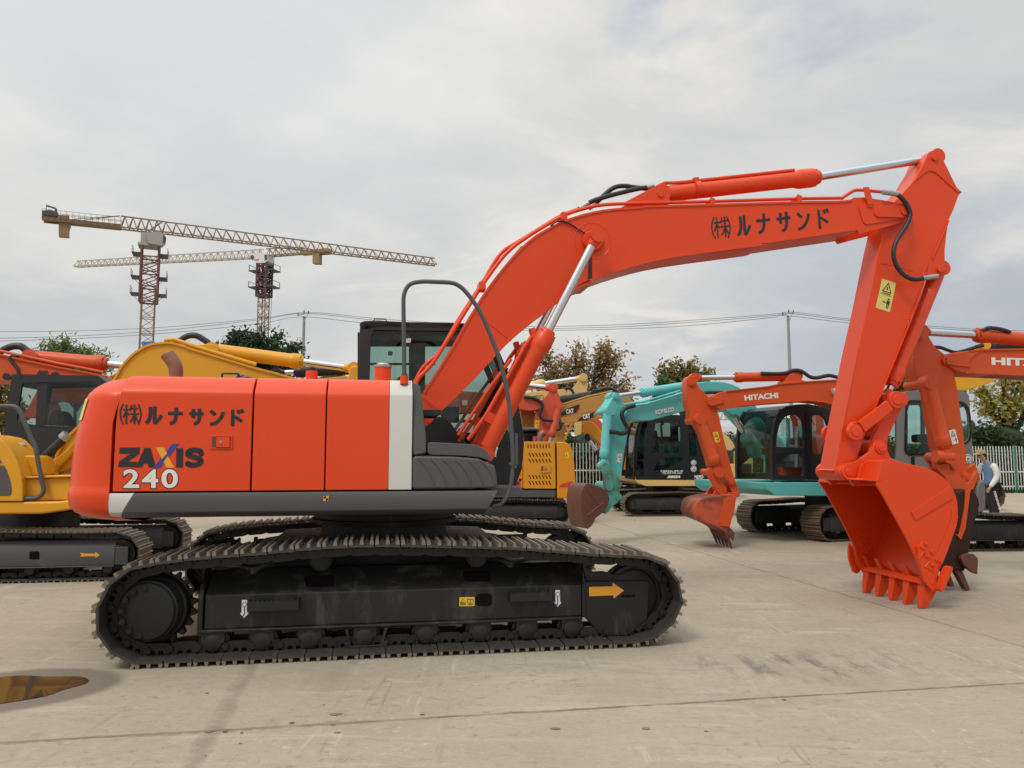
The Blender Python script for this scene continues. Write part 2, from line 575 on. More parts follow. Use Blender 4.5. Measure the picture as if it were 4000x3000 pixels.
def text_mesh(s, offset=0.0, shear=0.0, spacing=1.0):
    cu = bpy.data.curves.new('writing', 'FONT')
    cu.body = s
    cu.offset = offset
    cu.shear = shear
    cu.space_character = spacing
    ob = bpy.data.objects.new('writing', cu)
    COL.objects.link(ob)
    dg = bpy.context.evaluated_depsgraph_get()
    me = bpy.data.meshes.new_from_object(ob.evaluated_get(dg))
    vs = [tuple(q.co) for q in me.vertices]
    fs = [tuple(q.vertices) for q in me.polygons]
    bpy.data.objects.remove(ob)
    bpy.data.curves.remove(cu)
    bpy.data.meshes.remove(me)
    return vs, fs


def lettering(mb, s, fr, bl, br, tl, v, offset=0.02, shear=0.0, spacing=1.0, pad=0.0):
    """words fitted between the photo corners, lying on the face at depth v"""
    vs, fs = text_mesh(s, offset, shear, spacing)
    x0, x1 = min(q[0] for q in vs), max(q[0] for q in vs)
    y0, y1 = min(q[1] for q in vs), max(q[1] for q in vs)
    a, b, c = (Vector(fr.p(*q, v)) for q in (bl, br, tl))
    outv = []
    for x, y, z in vs:
        q = a + (b - a) * ((x - x0) / (x1 - x0)) + (c - a) * ((y - y0) / (y1 - y0))
        outv.append((q.x, v - pad, q.y))
    mb.add(outv, fs)


def warn_label(fr, quad, v, parent, base, name='warning_label', label=None):
    """warning sticker: triangle above, keep-away figure below"""
    q = [Vector(fr.p(*c, v)) for c in quad]      # tl, tr, br, bl

    def at(x, y):
        return tuple(q[3] * (1 - x) * (1 - y) + q[2] * x * (1 - y) + q[1] * x * y + q[0] * (1 - x) * y)
    mb = MB()
    mb.flat([at(0, 0), at(1, 0), at(1, 1), at(0, 1)], v - 0.003)
    mb.mat(1)
    tri = [(.5, .94), (.16, .60), (.84, .60)]
    tin = [(.5, .88), (.25, .63), (.75, .63)]
    for i in range(3):
        j = (i + 1) % 3
        mb.flat([at(*tri[i]), at(*tri[j]), at(*tin[j]), at(*tin[i])], v - 0.0045)
    mb.flat([at(.45, .68), at(.55, .68), at(.52, .80), at(.46, .79)], v - 0.0045)
    mb.flat([at(.10, .515), at(.90, .515), at(.90, .505), at(.10, .505)], v - 0.0045)
    mb.flat([at(.2, .54), at(.8, .54), at(.8, .57), at(.2, .57)], v - 0.0045)
    for k in range(8):
        pass
    mb.flat([at(.66, .40), at(.74, .44), at(.82, .40), at(.74, .36)], v - 0.0045)
    mb.flat([at(.62, .35), at(.86, .35), at(.84, .22), at(.64, .22)], v - 0.0045)
    mb.flat([at(.66, .21), at(.73, .21), at(.72, .08), at(.67, .08)], v - 0.0045)
    mb.flat([at(.76, .21), at(.83, .21), at(.82, .08), at(.77, .08)], v - 0.0045)
    mb.flat([at(.34, .27), at(.42, .31), at(.42, .23)], v - 0.0045)
    mb.flat([at(.58, .27), at(.50, .31), at(.50, .23)], v - 0.0045)
    mb.flat([at(.42, .28), at(.50, .28), at(.50, .26), at(.42, .26)], v - 0.0045)
    o = mb.build(name, [base, M_BLACK], parent)
    if label:
        o['label'] = label
    return o


def cylinder_parts(parent, p_base, p_head, p_tip, r, rod_r, m_body, head=0.14, name='hydraulic_cylinder', head_k=1.28, eye=None):
    """hydraulic cylinder: barrel with gland head and eyes, chromed rod as its sub-part"""
    pb, ph, pt = Vector(p_base), Vector(p_head), Vector(p_tip)
    d = (ph - pb).normalized()
    L = (ph - pb).length
    mb = MB()
    e = eye or r * 1.05
    h = head / L
    mb.lathe(pb + d * e * 0.5, ph, [(0, r * 0.7), (0.02, r * 0.98), (0.06, r), (1 - h - 0.03, r), (1 - h, r * head_k * 0.97), (1 - h + 0.01, r * head_k), (0.992 - h * 0.28, r * head_k),
                          (1 - h * 0.25, r * head_k * 0.94), (1 - h * 0.24, r * head_k * 0.8), (0.99, r * head_k * 0.78), (1, r * head_k * 0.7)], 24)
    mb.cyl(pb + Vector((0, -r * 1.0, 0)), pb + Vector((0, r * 1.0, 0)), e, n=18)
    for k in range(8):          # gland bolts
        a = 2 * math.pi * k / 8
        sx = d.orthogonal().normalized()
        sy = d.cross(sx)
        c = ph - d * head * 0.24 + (sx * math.cos(a) + sy * math.sin(a)) * r * head_k * 0.86
        mb.cyl(c - d * 0.012, c + d * 0.016, 0.011 * r / 0.08, n=6)
    mb.cyl(pb + Vector((0, -r * 1.0 - 0.004, 0)), pb + Vector((0, r * 1.0 + 0.004, 0)), e * 0.55, n=14)
    body = mb.build(name, m_body, parent, ang=30)
    rb = MB()
    rb.cyl(ph - d * 0.05, pt - (pt - ph).normalized() * e * 0.8, rod_r, n=20)
    rb.build('piston_rod', M_CHROME, body)
    rb = MB()
    rb.cyl(pt + Vector((0, -r * 0.95, 0)), pt + Vector((0, r * 0.95, 0)), e * 0.95, n=18)
    rb.lathe(pt - (pt - ph).normalized() * e * 1.5, pt, [(0, rod_r * 1.02), (0.3, rod_r * 1.3), (1, rod_r * 1.3)], 16)
    rb.build('rod_eye', m_body, body, ang=30)
    return body
# ================================================================== ground
g = MB()
g.add([(-400, -60, 0), (400, -60, 0), (400, 900, 0), (-400, 900, 0)], [(0, 1, 2, 3)])
GM = bpy.data.materials.new('concrete_yard')
gr = g.build('ground', GM)
tag(gr, None, None, kind='structure')
GM.use_nodes = True
t = NT(GM.node_tree)
co = t.n('ShaderNodeTexCoord').outputs['Object']
big = t.noise(co, 0.22, 5, 0.6, 0.5)
midn = t.noise(co, 1.1, 8, 0.68, 0.6)
fine = t.noise(co, 14, 6, 0.7)
grit = t.noise(co, 110, 3, 0.6)
stre = t.noise(t.n('ShaderNodeMapping', ins={0: co, 2: (0, 0, R(12)), 3: (0.35, 2.6, 1)}).outputs[0], 1.6, 8, 0.7, 0.8)
stre2 = t.noise(t.n('ShaderNodeMapping', ins={0: co, 2: (0, 0, R(-35)), 3: (0.30, 2.2, 1)}).outputs[0], 1.9, 8, 0.72, 1.2)
c = t.mix(t.step(big, .3, .7), (.338, .283, .215), (.405, .350, .274))
c = t.mix(t.math('MULTIPLY', t.step(midn, .38, .68), .6), c, (.31, .26, .19))
c = t.mix(t.math('MULTIPLY', t.step(stre, .53, .70), .62), c, (.46, .41, .325))
c = t.mix(t.math('MULTIPLY', t.step(stre2, .57, .72), .5), c, (.215, .195, .165))
c = t.mix(t.math('MULTIPLY', t.step(fine, .52, .75), .35), c, (.225, .19, .145))
c = t.mix(t.math('MULTIPLY', t.step(fine, .50, .25), .25), c, (.47, .43, .36))
c = t.mix(t.math('MULTIPLY', t.step(grit, .62, .78), .5), c, (.13, .11, .09))
fine2 = t.noise(t.n('ShaderNodeMapping', ins={0: co, 2: (0, 0, R(8)), 3: (.55, 1.6, 1)}).outputs[0], 34, 6, .75)
c = t.mix(t.math('MULTIPLY', t.step(fine2, .50, .72), .38), c, (.20, .165, .12))
c = t.mix(t.math('MULTIPLY', t.step(fine2, .47, .28), .28), c, (.50, .45, .36))
blot = t.noise(co, .55, 9, .72, 1.0)
c = t.mix(t.math('MULTIPLY', t.step(blot, .54, .72), .42), c, (.235, .20, .15))
c = t.mix(t.math('MULTIPLY', t.step(blot, .44, .28), .35), c, (.45, .40, .315))
fl1 = t.noise(t.n('ShaderNodeMapping', ins={0: co, 2: (0, 0, R(20)), 3: (1.0, 1.5, 1)}).outputs[0], 8.5, 5, .72, .4)
fl2 = t.noise(t.n('ShaderNodeVectorMath', operation='ADD', ins={0: co, 1: (7.3, 2.1, 4.4)}).outputs[0], 13, 5, .72, .3)
scr = t.noise(t.n('ShaderNodeMapping', ins={0: co, 2: (0, 0, R(-38)), 3: (1.0, .10, 1)}).outputs[0], 11, 5, .65, .5)
scr2 = t.noise(t.n('ShaderNodeMapping', ins={0: co, 2: (0, 0, R(75)), 3: (1.0, .08, 1)}).outputs[0], 9, 5, .65, .7)
clus = t.step(t.noise(co, .8, 5, .65, .8), .42, .62)
clus2 = t.step(t.noise(t.n('ShaderNodeVectorMath', operation='ADD', ins={0: co, 1: (1.3, 9.1, 3)}).outputs[0], .7, 5, .65, .8), .45, .62)
c = t.mix(t.math('MULTIPLY', t.math('MULTIPLY', t.step(fl1, .56, .64), t.math('ADD', .25, t.math('MULTIPLY', clus, .75))), .50), c, (.175, .145, .108))
c = t.mix(t.math('MULTIPLY', t.math('MULTIPLY', t.step(fl2, .58, .66), t.math('ADD', .2, t.math('MULTIPLY', clus2, .8))), .55), c, (.50, .46, .39))
c = t.mix(t.math('MULTIPLY', t.math('MULTIPLY', t.step(scr, .57, .68), clus2), .40), c, (.52, .49, .43))
c = t.mix(t.math('MULTIPLY', t.math('MULTIPLY', t.step(scr2, .58, .68), clus), .50), c, (.17, .15, .125))
vor = t.n('ShaderNodeTexVoronoi', ins={'Vector': co, 'Scale': 9.0, 'Randomness': 1.0}).outputs['Distance']
c = t.mix(t.math('MULTIPLY', t.step(vor, .055, .030), t.math('MULTIPLY', t.step(midn, .5, .6), .8)), c, (.09, .075, .06))
sepg = t.n('ShaderNodeSeparateXYZ', ins={0: co})
X_, Y_ = sepg.outputs[0], sepg.outputs[1]
wob = t.math('MULTIPLY', t.math('SUBTRACT', t.noise(co, 1.7, 6, 0.7), .5), .16)
wobf = t.math('MULTIPLY', t.math('SUBTRACT', t.noise(co, 16, 4, 0.7), .5), .035)
GW = Fr(0, 0, 0)
jheight = None


def joint(p0, p1, width, soft, rough, amt, colr=(.12, .098, .075), seg=None):
    """a crack or filled joint on the yard, a straight line between two ground points"""
    global c, jheight
    a, b = Vector(GW.g(*p0)), Vector(GW.g(*p1))
    d = (b - a).normalized()
    nrm = Vector((-d.y, d.x))
    off = nrm.dot(a)
    dist = t.math('SUBTRACT', t.math('ADD', t.math('MULTIPLY', X_, nrm.x), t.math('MULTIPLY', Y_, nrm.y)), off)
    dist = t.math('ADD', dist, t.math('ADD', t.math('MULTIPLY', wob, rough), t.math('MULTIPLY', wobf, rough)))
    m = t.step(t.math('ABSOLUTE', dist), width + soft, width)
    if seg is not None:
        al = t.math('ADD', t.math('MULTIPLY', X_, d.x), t.math('MULTIPLY', Y_, d.y))
        lo, hi = d.dot(Vector(GW.g(*seg[0]))), d.dot(Vector(GW.g(*seg[1])))
        m = t.math('MULTIPLY', m, t.math('MULTIPLY', t.step(al, lo - .1, lo), t.step(al, hi + .1, hi)))
    brk_ = t.step(t.noise(co, 4, 6, .7), .35, .6)
    m = t.math('MULTIPLY', m, t.math('ADD', .35, t.math('MULTIPLY', brk_, .65)))
    c = t.mix(t.math('MULTIPLY', m, amt), c, colr)
    jheight = m if jheight is None else t.math('MAXIMUM', jheight, m)


joint((0, 2902), (4000, 2668), .005, .020, .42, .75)
joint((2000, 2788), (4000, 2668), .004, .010, .9, .5)
joint((976, 2608), (800, 2918), .045, .03, .9, .22, (.21, .175, .135))
joint((976, 2608), (800, 2918), .012, .05, 1.3, .28)
joint((2344, 2045), (3990, 2524), .006, .03, .6, .55)
joint((2633, 2233), (3031, 2237), .006, .02, .4, .35, seg=((2300, 2229), (3031, 2237)))
joint((0, 2318), (360, 2296), .006, .02, .4, .35, seg=((-900, 2370), (700, 2280)))
joint((3990, 2090), (2300, 2105), .01, .03, .4, .35)
# dark scuff where a track has turned
sc0 = Vector(GW.g(3090, 2600))
dx_, dy_ = t.math('SUBTRACT', X_, sc0.x), t.math('SUBTRACT', Y_, sc0.y)
rad = t.math('SQRT', t.math('ADD', t.math('POWER', t.math('MULTIPLY', dx_, 1.0), 2), t.math('POWER', t.math('MULTIPLY', dy_, 1.9), 2)))
scf = t.math('MULTIPLY', t.step(rad, 1.15, .1), t.step(t.noise(t.n('ShaderNodeMapping', ins={0: co, 2: (0, 0, R(62)), 3: (1, .22, 1)}).outputs[0], 7, 6, .7, .6), .46, .64))
c = t.mix(t.math('MULTIPLY', scf, .75), c, (.10, .092, .085))
sc1 = Vector(GW.g(2560, 2600))
dx_, dy_ = t.math('SUBTRACT', X_, sc1.x), t.math('SUBTRACT', Y_, sc1.y)
rad = t.math('SQRT', t.math('ADD', t.math('POWER', dx_, 2), t.math('POWER', t.math('MULTIPLY', dy_, 3.2), 2)))
scf2 = t.math('MULTIPLY', t.step(rad, 1.2, .1), t.step(t.noise(t.n('ShaderNodeMapping', ins={0: co, 3: (.25, 1.2, 1)}).outputs[0], 6, 6, .7, .6), .48, .66))
c = t.mix(t.math('MULTIPLY', scf2, .40), c, (.12, .11, .10))
# damp ring round the puddle
pc0 = Vector(GW.g(20, 2702))
dx_, dy_ = t.math('SUBTRACT', X_, pc0.x - .02), t.math('SUBTRACT', Y_, pc0.y + .04)
rx_ = t.math('ADD', t.math('MULTIPLY', dx_, math.cos(R(18))), t.math('MULTIPLY', dy_, math.sin(R(18))))
ry_ = t.math('SUBTRACT', t.math('MULTIPLY', dy_, math.cos(R(18))), t.math('MULTIPLY', dx_, math.sin(R(18))))
rad = t.math('SQRT', t.math('ADD', t.math('POWER', t.math('MULTIPLY', rx_, 1.30), 2), t.math('POWER', t.math('MULTIPLY', ry_, 1.75), 2)))
damp = t.step(t.math('ADD', rad, t.math('MULTIPLY', wob, 1.4)), .98, .80)
c = t.mix(t.math('MULTIPLY', damp, .85), c, (.150, .122, .092))
ht = t.math('ADD', t.math('MULTIPLY', fine, .5), t.math('MULTIPLY', grit, .35))
if jheight is not None:
    ht = t.math('SUBTRACT', ht, t.math('MULTIPLY', jheight, 1.2))
bn = t.n('ShaderNodeBump', ins={'Strength': .35, 'Distance': .012, 'Height': ht})
rg = t.math('SUBTRACT', .88, t.math('MULTIPLY', damp, .35))
p = t.n('ShaderNodeBsdfPrincipled', ins={'Base Color': c, 'Roughness': rg, 'Specular IOR Level': .25, 'Normal': bn.outputs[0]})
o = t.n('ShaderNodeOutputMaterial')
t.t.links.new(p.outputs[0], o.inputs[0])
# puddle: a thin sheet of water in a dip
PM = bpy.data.materials.new('puddle_water')
PM.use_nodes = True
t = NT(PM.node_tree)
p = t.n('ShaderNodeBsdfPrincipled', ins={'Base Color': (.050, .036, .022, 1), 'Roughness': .035, 'IOR': 1.36, 'Specular IOR Level': .5})
co = t.n('ShaderNodeTexCoord').outputs['Object']
bn = t.n('ShaderNodeBump', ins={'Strength': .02, 'Distance': .01, 'Height': t.noise(co, 5, 2)})
t.t.links.new(bn.outputs[0], p.inputs['Normal'])
o = t.n('ShaderNodeOutputMaterial')
t.t.links.new(p.outputs[0], o.inputs[0])
g = MB()
pp = []
for k in range(48):
    a = 2 * math.pi * k / 48
    rr = 1 + .07 * math.sin(3 * a + 1) + .05 * math.sin(5 * a) + .02 * math.sin(9 * a + 2)
    x, y = .50 * rr * math.cos(a), .345 * rr * math.sin(a)
    ca, sa = math.cos(R(18)), math.sin(R(18))
    pp.append((pc0.x - .08 + x * ca - y * sa, pc0.y + .02 + x * sa + y * ca, .004))
g.add(pp, [tuple(range(48))])
tag(g.build('puddle', PM, recalc=False), None, None, kind='structure')
# ================================================================== generic machine pieces
def ring(mb, outer, inner, v0, v1):
    """frame between two outlines with the same number of points"""
    n = len(outer)
    for i in range(n):
        j = (i + 1) % n
        q = [outer[i], outer[j], inner[j], inner[i]]
        mb.prism(q, v0, v1)


def inset(pts, d):
    """shrink a polygon by moving its edges inwards"""
    P = [Vector(p) for p in pts]
    n = len(P)
    area = sum(P[i].x * P[(i + 1) % n].y - P[(i + 1) % n].x * P[i].y for i in range(n))
    sg = 1 if area > 0 else -1
    outp = []
    for i in range(n):
        a, b, c = P[i - 1], P[i], P[(i + 1) % n]
        d0, d1 = (b - a).normalized(), (c - b).normalized()
        n0, n1 = Vector((-d0.y, d0.x)) * sg, Vector((-d1.y, d1.x)) * sg
        m = n0 + n1
        if m.length < 1e-6:
            m = n0
        m.normalize()
        k = max(0.4, m.dot(n0))
        outp.append(tuple(b + m * (d / k)))
    return outp


def resample(path, n):
    P = [Vector(p) for p in path]
    P.append(P[0].copy())
    L = [0.0]
    for i in range(1, len(P)):
        L.append(L[-1] + (P[i] - P[i - 1]).length)
    tot = L[-1]
    outp = []
    k = 0
    for i in range(n):
        s = tot * i / n
        while L[k + 1] < s:
            k += 1
        f = (s - L[k]) / max(1e-9, L[k + 1] - L[k])
        outp.append(P[k].lerp(P[k + 1], f))
    return outp, tot / n


def shoe_mesh(L, width, gh=0.033, links=True, ng=3):
    """one track shoe: plate with grousers and bolts, link pair with pin below it. Material 0 plate, 1 grouser tops, 2 links"""
    mb = MB()
    hw = width / 2
    pz = -gh
    mb.prism([(-L / 2 + 0.002, pz - 0.004), (-L / 2 + 0.014, pz), (L / 2 - 0.024, pz), (L / 2 - 0.008, pz - 0.008), (L / 2 - 0.006, pz - 0.022), (-L / 2 + 0.002, pz - 0.018)], -hw, hw)
    mb.mat(1)
    xs = {3: (-L / 2 + 0.016, -0.002, L / 2 - 0.026), 2: (-L / 2 + 0.02, L / 2 - 0.03)}[ng]
    for x in xs:
        mb.prism([(x - 0.016, pz - 0.002), (x + 0.016, pz - 0.002), (x + 0.010, 0), (x - 0.010, 0)], -hw * 0.995, hw * 0.995)
    if links:
        mb.mat(0)
        for y in (-0.11, -0.055, 0.055, 0.11):
            for x in ((xs[0] + xs[1]) / 2, (xs[1] + xs[-1]) / 2) if ng == 3 else (0.0,):
                mb.cyl((x, y, pz - 0.002), (x, y, pz + 0.014), 0.013, n=6)
        mb.mat(2)
        t = pz - 0.018
        b = t - 0.088
        out = [(-L * .56, t - .045), (-L * .50, t - .014), (-L * .30, t), (-L * .27, t - .030), (-L * .20, t - .034), (-L * .10, t - .030), (-L * .08, t), (L * .02, t),
               (L * .04, t - .030), (L * .12, t - .034), (L * .20, t - .030), (L * .23, t), (L * .40, t), (L * .52, t - .025), (L * .53, t - .06), (L * .44, b + .008), (L * .30, b), (-L * .34, b), (-L * .50, b + .012)]
        for y0, y1 in ((-0.115, -0.080), (0.080, 0.115)):
            mb.prism(out, y0, y1)
        mb.cyl((-L / 2, -0.135, t - 0.048), (-L / 2, 0.135, t - 0.048), 0.026, n=10)
    return mb


def lay_shoes(parent, path, vc, n, mb, mats, name='track_shoe', turn=0.0):
    pts, L = resample(path, n)
    src = mb.build(name, mats, parent, ang=25)
    for i in range(n):
        a, b = pts[i], pts[(i + 1) % n]
        t = (b - a).normalized()
        nr = Vector((-t.y, t.x))
        m = (a + b) / 2
        o = src if i == 0 else copy_part(src, parent)
        M = Matrix(((t.x, 0, nr.x, m.x), (0, 1, 0, vc), (t.y, 0, nr.y, m.y), (0, 0, 0, 1)))
        o.matrix_local = M
    return L


def belt(mb, path, v0, v1, n, gh=0.02, ng=1):
    """a far machine's track as one belt of shoes. Material 0 shoes, 1 grousers, 2 links"""
    pts, L = resample(path, n)
    vc, hw = (v0 + v1) / 2, (v1 - v0) / 2
    for i in range(n):
        a, b = pts[i], pts[(i + 1) % n]
        t = (b - a).normalized()
        nr = Vector((-t.y, t.x))

        def q(x, z):
            p = (a + b) / 2 + t * x + nr * z
            return (p.x, p.y)
        mb.mat(0)
        mb.prism([q(-L * .49, -gh), q(L * .47, -gh), q(L * .47, -gh - .014), q(-L * .49, -gh - .014)], v0, v1)
        mb.mat(1)
        for x in ((-L * .38,) if ng == 1 else (-L * .40, 0, L * .36)):
            mb.prism([q(x - .012, -gh - .001), q(x + .012, -gh - .001), q(x + .006, 0), q(x - .006, 0)], v0, v1)
        mb.mat(2)
        mb.prism([q(-L * .52, -gh - .02), q(-L * .2, -gh - .016), q(-L * .1, -gh - .04), q(L * .1, -gh - .04), q(L * .2, -gh - .016), q(L * .5, -gh - .03), q(L * .4, -gh - .085), q(-L * .42, -gh - .085)], vc - hw * .30, vc - hw * .22)
        mb.prism([q(-L * .52, -gh - .02), q(-L * .2, -gh - .016), q(-L * .1, -gh - .04), q(L * .1, -gh - .04), q(L * .2, -gh - .016), q(L * .5, -gh - .03), q(L * .4, -gh - .085), q(-L * .42, -gh - .085)], vc + hw * .22, vc + hw * .30)


def stadium(u0, u1, h, sag=0.03, bump=0.03, n=10):
    """side outline of a track, clockwise seen from the near side"""
    r = h / 2
    pts = []
    for k in range(n + 1):
        a = -math.pi / 2 - math.pi * k / n
        pts.append((u0 + r + r * math.cos(a), r + r * math.sin(a)))
    m = 12
    for k in range(1, m):
        f = k / m
        pts.append((u0 + r + (u1 - u0 - 2 * r) * f, h + bump * math.sin(math.pi * f) - sag * abs(math.sin(2 * math.pi * f)) * 0.6))
    for k in range(n + 1):
        a = math.pi / 2 - math.pi * k / n
        pts.append((u1 - r + r * math.cos(a), r + r * math.sin(a)))
    return pts


def bg_track(root, u0, u1, v0, v1, h, n=40, mats=None, frame=None, hub_end=1, ng=3, arrow=None, near=True):
    """crawler track of a background machine: frame part with belt, idler, sprocket and rollers below it"""
    frame = frame or M_FRAME2
    vc = (v0 + v1) / 2
    wd_ = v1 - v0
    f = MB()
    fn = v0 + wd_ * 0.12
    f.prof([(fn, h * .30), (fn, h * .60), (fn + .08, h * .80), (v1 - wd_ * .2, h * .80), (v1 - wd_ * .12, h * .60), (v1 - wd_ * .12, h * .30)], u0 + h * .55, u1 - h * .55)
    f.box(u0 + h * .55, u1 - h * .55, fn - .012, v1 - wd_ * .1, h * .27, h * .30)
    f.box(u0 + h * .30, u0 + h * .6, fn + .01, fn + .05, h * .30, h * .66)
    f.box(u1 - h * .6, u1 - h * .30, fn + .01, fn + .05, h * .30, h * .66)
    fo = f.build('track_frame', frame, root, bevel=0.012)
    b = MB()
    belt(b, stadium(u0, u1, h), v0, v1, n, ng=ng)
    b.build('track_belt', mats or [M_SHOE, M_WORN, M_LINK], fo, ang=25)
    for e, nm in ((u0, 'idler_wheel'), (u1, 'drive_sprocket')):
        c = e + h / 2 if e == u0 else e - h / 2
        g = MB()
        rr = h / 2 - .115
        g.lathe((c, fn + .02, h / 2), (c, v1 - wd_ * .15, h / 2), [(0, rr * .55), (.02, rr * .6), (.12, rr * .62), (.14, rr * .95), (.3, rr), (.9, rr)], 28)
        g.build(nm, M_HUB, fo, ang=30)
    nr = max(4, int((u1 - u0) / 0.5))
    for k in range(nr):
        c = u0 + h * .7 + (u1 - u0 - h * 1.4) * k / (nr - 1)
        g = MB()
        g.lathe((c, fn + .05, h * .225), (c, v1 - wd_ * .2, h * .225), [(0, .06), (.1, .065), (.15, .085), (.3, .085), (.4, .06), (.7, .06), (.75, .085), (1, .08)], 14)
        g.build('track_roller', M_LINK, fo, ang=30)
    return fo


# ================================================================== main excavator
MX = Fr(-1.249, 7.632, 9.7)
main = thing('crawler_excavator', 'large freshly painted orange red excavator with black katakana lettering, nearest to the camera', 'excavator', MX)


def PL(pts, v, fr=MX):
    return fr.poly(pts, v)


VN = -1.42
# ---- undercarriage
VT = -1.595
tp = cr(0, 1900, K, [(1150, 1572), (870, 1440), (765, 1200), (785, 1040), (845, 905), (1035, 690), (1550, 590)])
tp += cr(1000, 1900, K, [(0, 535), (480, 490), (960, 465), (1500, 470), (2212, 490)])
tp += cr(2000, 1900, K, [(400, 520), (800, 553), (1230, 580), (1430, 715), (1515, 935), (1500, 1060), (1410, 1230), (1210, 1372)])
tpl = PL(tp, VT)
ub0, ub1 = tpl[0][0], tpl[-1][0]
tpl[0] = (ub0, 0.0)
tpl[-1] = (ub1, 0.0)
bot = [(ub1 + (ub0 - ub1) * k / 8, 0.0) for k in range(1, 8)]
tpath = crv(tpl, 6) + bot
SHOE_N = 50
PITCHL = resample(tpath, SHOE_N)[1]

TRW0 = .392
TRW1 = .385
ridge, flange, top = MX.w(2308, VN, 1500), MX.w(2434, VN, 1500), MX.w(2212, -1.22, 1500)
uA, uB = MX.u(822, VN), MX.u(2268, VN)
for side in (-1, 1):
    s_ = -side  # side -1 is the near track

    def vv(v):  # mirror
        return v if side < 0 else -v
    f = MB()
    f.prof([(vv(VN), flange), (vv(VN), ridge), (vv(-1.20), top), (vv(-1.08), top), (vv(-1.08), flange)], uA, uB)
    f.box(uA - .03, uB, min(vv(VN - .035), vv(-1.05)), max(vv(VN - .035), vv(-1.05)), flange - .022, flange)
    f.prof([(vv(VN - .012), flange - .05), (vv(VN - .012), ridge + .02), (vv(-1.21), top + .02), (vv(-1.16), top + .02), (vv(-1.16), flange - .05)], uA - .05, uA - .012)
    f.prof([(vv(VN - .014), flange - .01), (vv(VN - .014), ridge + .01), (vv(-1.20), top + .015), (vv(-1.14), top + .015), (vv(-1.14), flange - .01)], uB + .0, uB + .03)
    # idler yoke: long side plate with cut-off lower corners
    yk = PL(cr(2000, 1900, K, [(610, 700), (610, 1110), (770, 1285), (1035, 1290), (1085, 1215), (1175, 1150), (1190, 830), (1150, 815), (640, 825)]), VN)
    f.prism(yk, min(vv(VN + .005), vv(VN + .055)), max(vv(VN + .005), vv(VN + .055)))
    yk2 = PL(cr(2000, 1900, K, [(610, 690), (620, 645), (700, 640), (720, 665), (640, 690), (650, 720), (720, 745), (800, 740), (880, 760), (1120, 770), (1150, 815), (640, 825)]), VN + .04)
    f.prism(yk2, min(vv(VN + .04), vv(VN + .12)), max(vv(VN + .04), vv(VN + .12)))
    fo = f.build('track_frame', M_FRAME, main, bevel=0.008)
    sm = shoe_mesh(PITCHL, 0.60)
    lay_shoes(fo, tpath, vv(-1.295), SHOE_N, sm, [M_SHOE, M_WORN, M_LINK])
    # drive sprocket with toothed rim and bolted hub
    cs = MX.p(*cr(0, 1900, K, [(1262, 1090)])[0], -1.50)
    cx_, cw_ = cs[0] + .025, TRW0
    g = MB()
    teeth = []
    for k in range(84):
        a = 2 * math.pi * k / 84
        tr_ = (.255, .295, .298, .258)[k % 4]
        teeth.append((cx_ + tr_ * math.cos(a), cw_ + tr_ * math.sin(a)))
    g.prism(teeth, min(vv(-1.325), vv(-1.265)), max(vv(-1.325), vv(-1.265)))
    g.lathe((cx_, vv(-1.42), cw_), (cx_, vv(-1.12), cw_), [(0, .235), (.10, .245), (.3, .25), (.32, .255), (.6, .255), (.62, .22), (1, .22)], 40)
    g.build('drive_sprocket', M_FRAME, fo, ang=30)
    g = MB()
    g.lathe((cs[0], vv(-1.515), cw_), (cs[0] + .02, vv(-1.38), cw_), [(0, .185), (.03, .205), (.12, .212), (.2, .212), (.25, .225), (.9, .235), (1, .25)], 44)
    for k in range(13):
        a = 2 * math.pi * (k + .35) / 13
        c = (cs[0] + .172 * math.cos(a), cw_ + .172 * math.sin(a))
        g.cyl((c[0], vv(-1.522), c[1]), (c[0], vv(-1.510), c[1]), .021, n=14)
        g.cyl((c[0], vv(-1.526), c[1]), (c[0], vv(-1.510), c[1]), .013, n=6)
    g.build('hub_cover', M_HUB, fo, ang=30)
    # idler
    ci = MX.p(*cr(2000, 1900, K, [(1050, 920)])[0], -1.37)
    g = MB()
    g.lathe((ci[0], vv(-1.385), TRW1), (ci[0], vv(-1.205), TRW1), [(0, .19), (.03, .20), (.06, .21), (.10, .215), (.11, .24), (.4, .245), (.42, .262), (.6, .262), (.62, .245), (1, .245)], 44)
    g.build('idler_wheel', M_FRAME, fo, ang=30)
    for a, b in cr(0, 1900, K, [(1910, 1290)]) + cr(1000, 1900, K, [(110, 1280), (510, 1255), (970, 1240), (1480, 1220), (1930, 1200)]) + cr(2000, 1900, K, [(110, 1180), (490, 1170)]):
        c = MX.u(a, -1.36)
        rw = flange - .10
        g = MB()
        g.lathe((c, vv(-1.44), rw), (c, vv(-1.10), rw), [(0, .05), (.02, .066), (.12, .07), (.16, .075), (.2, .115), (.32, .115), (.36, .085), (.64, .085), (.68, .115), (.8, .115), (.86, .07), (1, .06)], 22)
        g.box(c - .085, c + .085, min(vv(-1.43), vv(-1.39)), max(vv(-1.43), vv(-1.39)), rw + .0, flange - .024)
        g.build('track_roller', M_LINK, fo, ang=30)
    for a, b in cr(1000, 1900, K, [(557, 650), (1910, 620)]):
        c = MX.p(a, b, -1.36)
        g = MB()
        g.lathe((c[0], vv(-1.40), c[1] + .01), (c[0], vv(-1.2), c[1] + .01), [(0, .06), (.03, .072), (.3, .074), (.32, .088), (.7, .088), (1, .08)], 26)
        g.bar((c[0], vv(-1.22), top - .02), (c[0], vv(-1.22), c[1]), .07, .05)
        g.build('carrier_roller', M_HUB, fo, ang=30)
    # chain guide under the frame
    gx = MX.u(1000 + 980 / K, VN)
    g = MB()
